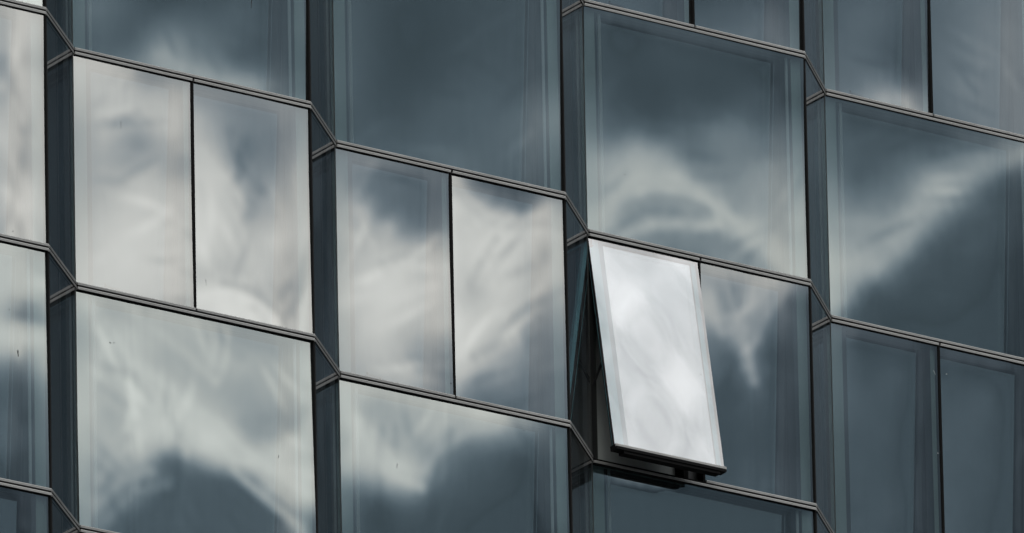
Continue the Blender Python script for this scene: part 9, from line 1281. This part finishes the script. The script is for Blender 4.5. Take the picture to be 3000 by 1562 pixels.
def pane(name, me, parent, loc=(0, 0, 0), rot=(0, 0, 0)):
    o = bpy.data.objects.new(name, me); col.objects.link(o); o.parent = parent; o.location = loc; o.rotation_euler = rot; return o

# ------------------------------------------------------------------ ground and building
W, ND, BETA = 2.1767190, 0.9639047, 0.6860715     # wide face, return face, fold angle of the saw-tooth
def lev(l): return ZOFF - 1.75*l - (.0207787 if l % 2 else 0)
g = bpy.data.meshes.new('ground')
g.from_pydata([(-3000, -3000, 0), (3000, -3000, 0), (3000, 3000, 0), (-3000, 3000, 0)], [], [(0, 1, 2, 3)]); g.materials.append(M['ground'])
go = bpy.data.objects.new('ground', g); col.objects.link(go); go['kind'] = 'structure'

bld = bpy.data.objects.new('office_building', None); col.objects.link(bld); bld.empty_display_size = 2
bld['label'] = 'glass office building with a folded saw-tooth facade mirroring clouds and one window tilted open'
bld['category'] = 'building'
ux, uy = W + ND*math.cos(BETA), ND*math.sin(BETA)
ROWS = range(-2, 5); COLS = range(-1, 7)           # a little more of the facade than the picture shows
ZT, ZB = lev(-2), lev(5)
# solid core standing on the street behind the glass, following the line of the saw-tooth
def core(mb):
    a = math.atan2(uy, ux); d = Vector((math.cos(a), math.sin(a), 0)); n = Vector((-d.y, d.x, 0)); o = Vector((0, 0, 0)) + n*1.5
    pts = [o-d*3.0, o+d*20.5, o+d*20.5+n*12, o-d*3.0+n*12]
    mb.v = [(p.x, p.y, 0) for p in pts] + [(p.x, p.y, ZT+3) for p in pts]
    mb.f = [(0, 1, 2, 3), (7, 6, 5, 4)] + [(i, (i+1) % 4, 4+(i+1) % 4, 4+i) for i in range(4)]
    return mb
part('core_wall', 'core', core, M['core'], bld)

def groove(z0, z1, y0=-.006, y1=.044):               # outline of an edge profile with a shallow groove in its face
    h = z1-z0
    return [(y0+.001, z0), (y0, z0+.15*h), (y0, z0+.40*h), (y0+.0025, z0+.5*h), (y0, z0+.60*h), (y0, z0+.85*h), (y0+.001, z1), (y1, z1), (y1, z0)]
def rail(name, x0, x1, z0, z1, parent, loc=(0, 0, 0)):
    key = ('rail', round(x0, 4), round(x1, 4), round(z0, 4), round(z1, 4))
    return part(name, key, lambda b: b.prism(x0, x1, groove(z0, z1)), M['alu'], parent, loc)
GAP, RH, GK = .0066, .0188, .0025
def edges(u, x0, x1, H, loc=(0, 0, 0), top=True, bottom=True):
    """bright rails along top and bottom of a unit, with the black gasket below the upper one"""
    if top:
        rail('top_rail', x0, x1, -GAP-RH, -GAP, u, loc)
        part('gasket', ('gk', x0, x1), lambda b: b.box(x0, x1, -.003, .034, -GAP-RH-GK, -GAP-RH-.0003), M['gask'], u, loc)
    if bottom:
        rail('bottom_rail', x0, x1, -H+GAP, -H+GAP+RH, u, loc)
def box(name, u, mt, *b, loc=(0, 0, 0)):
    b = tuple(round(x, 5) for x in b)
    return part(name, (name, mt.name)+b, lambda m: m.box(*b), mt, u, loc)

def leaning(name, u, mt, x0, x1, y, z0, z1, lean=.030):
    k = (name, mt.name, x0, x1, y, z0, z1); h = (z1-z0)*lean/2
    return part(name, k, lambda b: b.prism(x0, x1, [(y-h, z1), (y+h, z0), (y+h+.010, z0), (y-h+.010, z1)]), mt, u)
XE = W-.010                                        # right end of the glass, then the corner gasket
WIN = {}
def fixed_unit(c, r, O):
    H = lev(r)-lev(r+1); t, b = -GAP-RH-GK, -H+GAP+RH
    u = pane('fixed_window', glass_pane('fixed_window', f'{c},{r},S', .004, XE, b, t, M['fixed']), bld, (O.x, O.y, lev(r)))
    WIN[(c, r, 'S')] = u
    edges(u, .006, W-.003, H)
    box('border_strip', u, M['frit'], .006, .139, .045, .050, b, t)
    box('border_strip', u, M['frit'], W-.105, XE, .045, .050, b, t)
    box('border_strip', u, M['frit'], .1395, W-.1055, .045, .050, t-.010, t)
    box('bead', u, M['bead'], .181, .208, .052, .058, b, t-.0105)
    box('bead', u, M['bead'], W-.155, W-.131, .052, .058, b, t-.0105)
    box('jamb', u, M['jamb'], .1395, .181, .070, .142, b, t)
    box('jamb', u, M['jamb'], W-.1345, W-.100, .070, .142, b, t)
    box('head_lining', u, M['jamb'], .1815, W-.135, .060, .142, t-.0045, t-.001)
    leaning('inner_glass', u, M['inner'], .100, W-.100, .158, b, t)
    return u
def sash_fill(u, x0, x1, b, t, first):
    """what stands behind one opening sash: edge strips, linings, inner pane"""
    if first:
        box('border_strip', u, M['frit'], x0+.002, .142, .045, .050, b, t)
        box('edge_band', u, M['jamb'], .1425, .186, .047, .053, b, t)
        box('border_strip', u, M['frit'], x1-.044, x1-.002, .045, .050, b, t)
        box('jamb', u, M['jamb'], x1-.040, x1-.015, .058, .134, b, t)
        a0, a1 = .1865, x1-.0445
    else:
        box('border_strip', u, M['frit'], x0+.002, x0+.014, .045, .050, b, t)
        box('edge_band', u, M['jamb'], W-.145, W-.1055, .047, .053, b, t)
        box('border_strip', u, M['frit'], W-.105, x1, .045, .050, b, t)
        box('jamb', u, M['jamb'], W-.140, W-.12, .058, .134, b, t)
        a0, a1 = x0+.0145, W-.1455
    box('edge_band', u, M['jamb'], a0, a1, .045, .050, t-.022, t)
    leaning('inner_glass', u, M['sash_inner'], x0+.01, x1-.01, .150, b, t)
SASH = ((.004, 1.0755), (1.0965, XE))
def handle(m):
    z = .045
    m.bar((.40, .10, z+.004), (.53, .10, z), .0045); m.bar((.402, .10, z), (.402, .10, z+.022), .005)
    m.bar((.528, .10, z), (.540, .10, .012), .0045); m.bar((.518, .10, z), (.528, .10, .014), .003); return m
def sash_unit(c, r, O, skip_first=False):
    H = lev(r)-lev(r+1); t, b = -GAP-RH-GK, -H+GAP+RH
    for k, (x0, x1) in enumerate(SASH):
        if k == 0 and skip_first: continue
        me = glass_pane('sash_window', f'{c},{r},{"LR"[k]}', x0, x1, b, t, M['sash'])
        u = pane('sash_window', me, bld, (O.x, O.y, lev(r)))
        WIN[(c, r, 'LR'[k])] = u
        edges(u, (.006, 1.0965)[k], (1.0775, W-.003)[k], H)
        sash_fill(u, x0, x1, b, t, k == 0)
        if k == 0: part('handle', 'handle', handle, M['dark'], u, (-.06, 0, -H+.03))
    box('mullion', bld, M['gask'], 1.0758, 1.0962, .007, .205, -H+GAP+.0003, -GAP-.0003, loc=(O.x, O.y, lev(r)))

def side_unit(c, r, A):
    H = lev(r)-lev(r+1); t, b = -GAP-RH-GK, -H+GAP+RH; x0, x1 = .030, ND-.066
    u = pane('side_window', glass_pane('side_window', '', x0, x1, b, t, M['side'], flat=True, thick=.014, n=12, YG=.002), bld, (A.x, A.y, lev(r)), (0, 0, BETA))
    a0, a1 = x0-.012, ND-.016
    part('top_rail', 'side_top_rail', lambda m: m.prism(a0, a1, groove(-GAP-RH, -GAP, -.003)), M['alu'], u)
    part('bottom_rail', ('side_bottom_rail', r % 2), lambda m: m.prism(a0, a1, groove(-H+GAP, -H+GAP+RH, -.003)), M['alu'], u)
    part('gasket', 'side_gasket', lambda m: m.box(a0, a1, -.0025, .016, -GAP-RH-GK, -GAP-RH-.0003), M['gask'], u)
    box('border_strip', u, M['frit'], x0, x0+.03, .0165, .020, b, t)
    box('reflection_strip', u, M['reflection_band'], x0+.0305, .40, .0170, .020, b, t-.02)  # added strips imitate the bands mirrored from the next wide face
    box('reflection_strip', u, M['reflection_band'], .43, .47, .0170, .020, b, t-.02)
    box('reflection_strip', u, M['reflection_band'], .66, x1-.05, .0170, .020, b, t-.02)
    box('inner_glass', u, M['side_inner'], x0, x1, .0205, .030, b, t)
    box('corner_post', u, M['post'], x1+.001, ND-.024, .001, .070, b, t)
    return u

def O_(c): return Vector((ux*c, uy*c, 0))
for c in COLS:
    O = O_(c); A = O + Vector((W, 0, 0))
    for r in ROWS:
        H = lev(r)-lev(r+1)
        openw = (c == 3 and r == 1)
        if r % 2 == 0: fixed_unit(c, r, O)
        else: sash_unit(c, r, O, skip_first=openw)
        side_unit(c, r, A)
        box('corner_gasket', bld, M['gask'], XE+.0005, W-.0005, .006, .060, -H+GAP+RH+.0005, -GAP-RH-.0005, loc=(A.x-W, A.y, lev(r)))
    for r in list(ROWS)+[5]:
        box('transom', bld, M['gask'], .004, W-.004, -.0045, .26, -GAP+.0002, GAP-.0002, loc=(O.x, O.y, lev(r)))
        part('transom', 'side_transom', lambda m: m.box(.03, ND-.02, -.0018, .075, -GAP+.0002, GAP-.0002), M['gask'], bld, (A.x, A.y, lev(r)), BETA)

# ------------------------------------------------------------------ the window tilted open
O = O_(3); r = 1; H = lev(r)-lev(r+1); t, b = -GAP-RH-GK, -H+GAP+RH
x0, x1 = SASH[0]
fr = bpy.data.objects.new('window_opening', MB().box(.005, .060, .03, .20, -H+.001+GAP, t).box(.985, 1.0753, .07, .20, -H+.001+GAP, t)
        .box(.0602, .9848, .045, .20, t-.05, t).box(.0602, .9848, .05, .20, -H+.001+GAP, -H+.012).mesh('window_opening', M['dark']))
col.objects.link(fr); fr.parent = bld; fr.location = (O.x, O.y, lev(r))
fr['label'] = 'black frame left bare behind the window tilted open'
edges(fr, .006, 1.0775, H, bottom=False)
box('inner_panel', fr, M['room'], .10, .90, .12, .13, -H+.013, t-.06)
box('frame_post', fr, M['gask'], .93, .975, .06, .2, -H+.013, t-.051)
box('frame_lip', fr, M['post'], .0605, .074, .032, .044, -H+.013, t-.051)
TILT = R(8.6)
sw = pane('open_window', glass_pane('open_window', '3,1,O', x0+.004, x1-.006, -1.655, -.004, M['sash']), bld,
          (O.x, O.y, lev(r)+t+.001), (TILT*-1, 0, 0))
sw['label'] = 'window tilted open, hung from its top edge, mirroring the bright sky'
zb = -1.655
part('bottom_rail', 'sashrail', lambda m: m.prism(x0+.004, x1+.002, groove(zb-RH, zb, -.002, .012)), M['alu'], sw)
def sframe(m):
    a, c = x0+.060, x1-.055
    m.box(a, a+.035, .058, .080, zb, -.05); m.box(c-.035, c, .058, .080, zb, -.05)
    m.box(a+.0352, c-.0352, .058, .080, -.09, -.05); m.box(a+.0352, c-.0352, .058, .080, zb, zb+.04); return m
part('sash_frame', 'sframe', sframe, M['dark'], sw)
box('drip_bar', sw, M['gask'], x0+.006, x1, .0, .070, zb-RH-.022, zb-RH-.0004)
box('sash_sill', sw, M['gask'], x0+.006, x1, .0125, .070, zb-RH, zb-.001)
box('lock_bar', sw, M['gask'], .085, 1.02, .010, .068, zb-RH-.044, zb-RH-.0225)
box('border_strip', sw, M['film'], x0+.006, .122, .0405, .045, zb, -.004)
box('edge_band', sw, M['deep_film'], .1225, .168, .042, .047, zb, -.004)
box('border_strip', sw, M['film'], x1-.052, x1-.008, .0405, .045, zb, -.004)
box('border_strip', sw, M['film'], .1685, x1-.0525, .0405, .045, -.018, -.004)
box('strip_backing', sw, M['gask'], x0+.006, .168, .0475, .053, zb, -.004)
box('strip_backing', sw, M['gask'], x1-.052, x1-.008, .0475, .053, zb, -.004)
box('inner_glass', sw, M['open_inner'], .1685, x1-.0525, .048, .056, zb, -.0185)
for xx in (.045, .97):
    part('stay_arm', ('stay', xx), lambda m: m.bar((xx, .04, -1.16), (xx+.02, -.085, -.93), .008), M['dark'], fr)

# ------------------------------------------------------------------ specks and streaks of dirt on the glass
def dirt(c, r, x, z, dx, dz, half, m='dirt'):
    u = WIN[(c, r, 'S' if r % 2 == 0 else ('L' if x < 1.085 else 'R'))]
    d = min((abs(v.co.x-x)+abs(v.co.z-z), v.co.y) for v in u.data.vertices if v.co.y < YG+.02)[1]
    half *= .75
    b = MB().bar((x, d-half*.5, z), (x+dx*.5, d-half*.6, z+dz*.45), half).bar((x+dx*.5, d-half*.5, z+dz*.46), (x+dx, d-half*.4, z+dz), half*.7)
    o = bpy.data.objects.new('dirt_mark', b.mesh('dirt_mark', M[m])); col.objects.link(o); o.parent = u
for a in ((0, 2, 1.899, -.790, .004, -.045, .0035), (1, 0, 1.655, -1.08, -.005, -.06, .0022), (1, 1, .431, -.44, .001, -.05, .0010),
          (1, 2, .308, -.355, .010, -.010, .0022), (1, 2, .352, -.352, -.012, -.006, .0022), (1, 2, 1.840, -.925, -.008, -.022, .0022),
          (2, 2, .536, -.572, -.004, -.036, .0020), (2, 2, 1.741, -.123, .006, .002, .0022), (0, 2, 1.825, -.509, .010, .004, .0022),
          (0, 1, 1.866, -1.66, .004, -.004, .003), (3, 0, .380, -1.256, .008, .006, .0020), (2, 1, 1.052, -1.611, .003, -.010, .003),
          (1, 1, 1.188, -1.47, .001, -.045, .0010)): dirt(*a)
for a in ((4, 1, 1.157, -.233, .012, .002, .0028), (4, 1, 1.050, -.866, .006, -.006, .0022), (4, 1, 1.030, -.225, .018, -.03, .0013)): dirt(*a, m='pale')
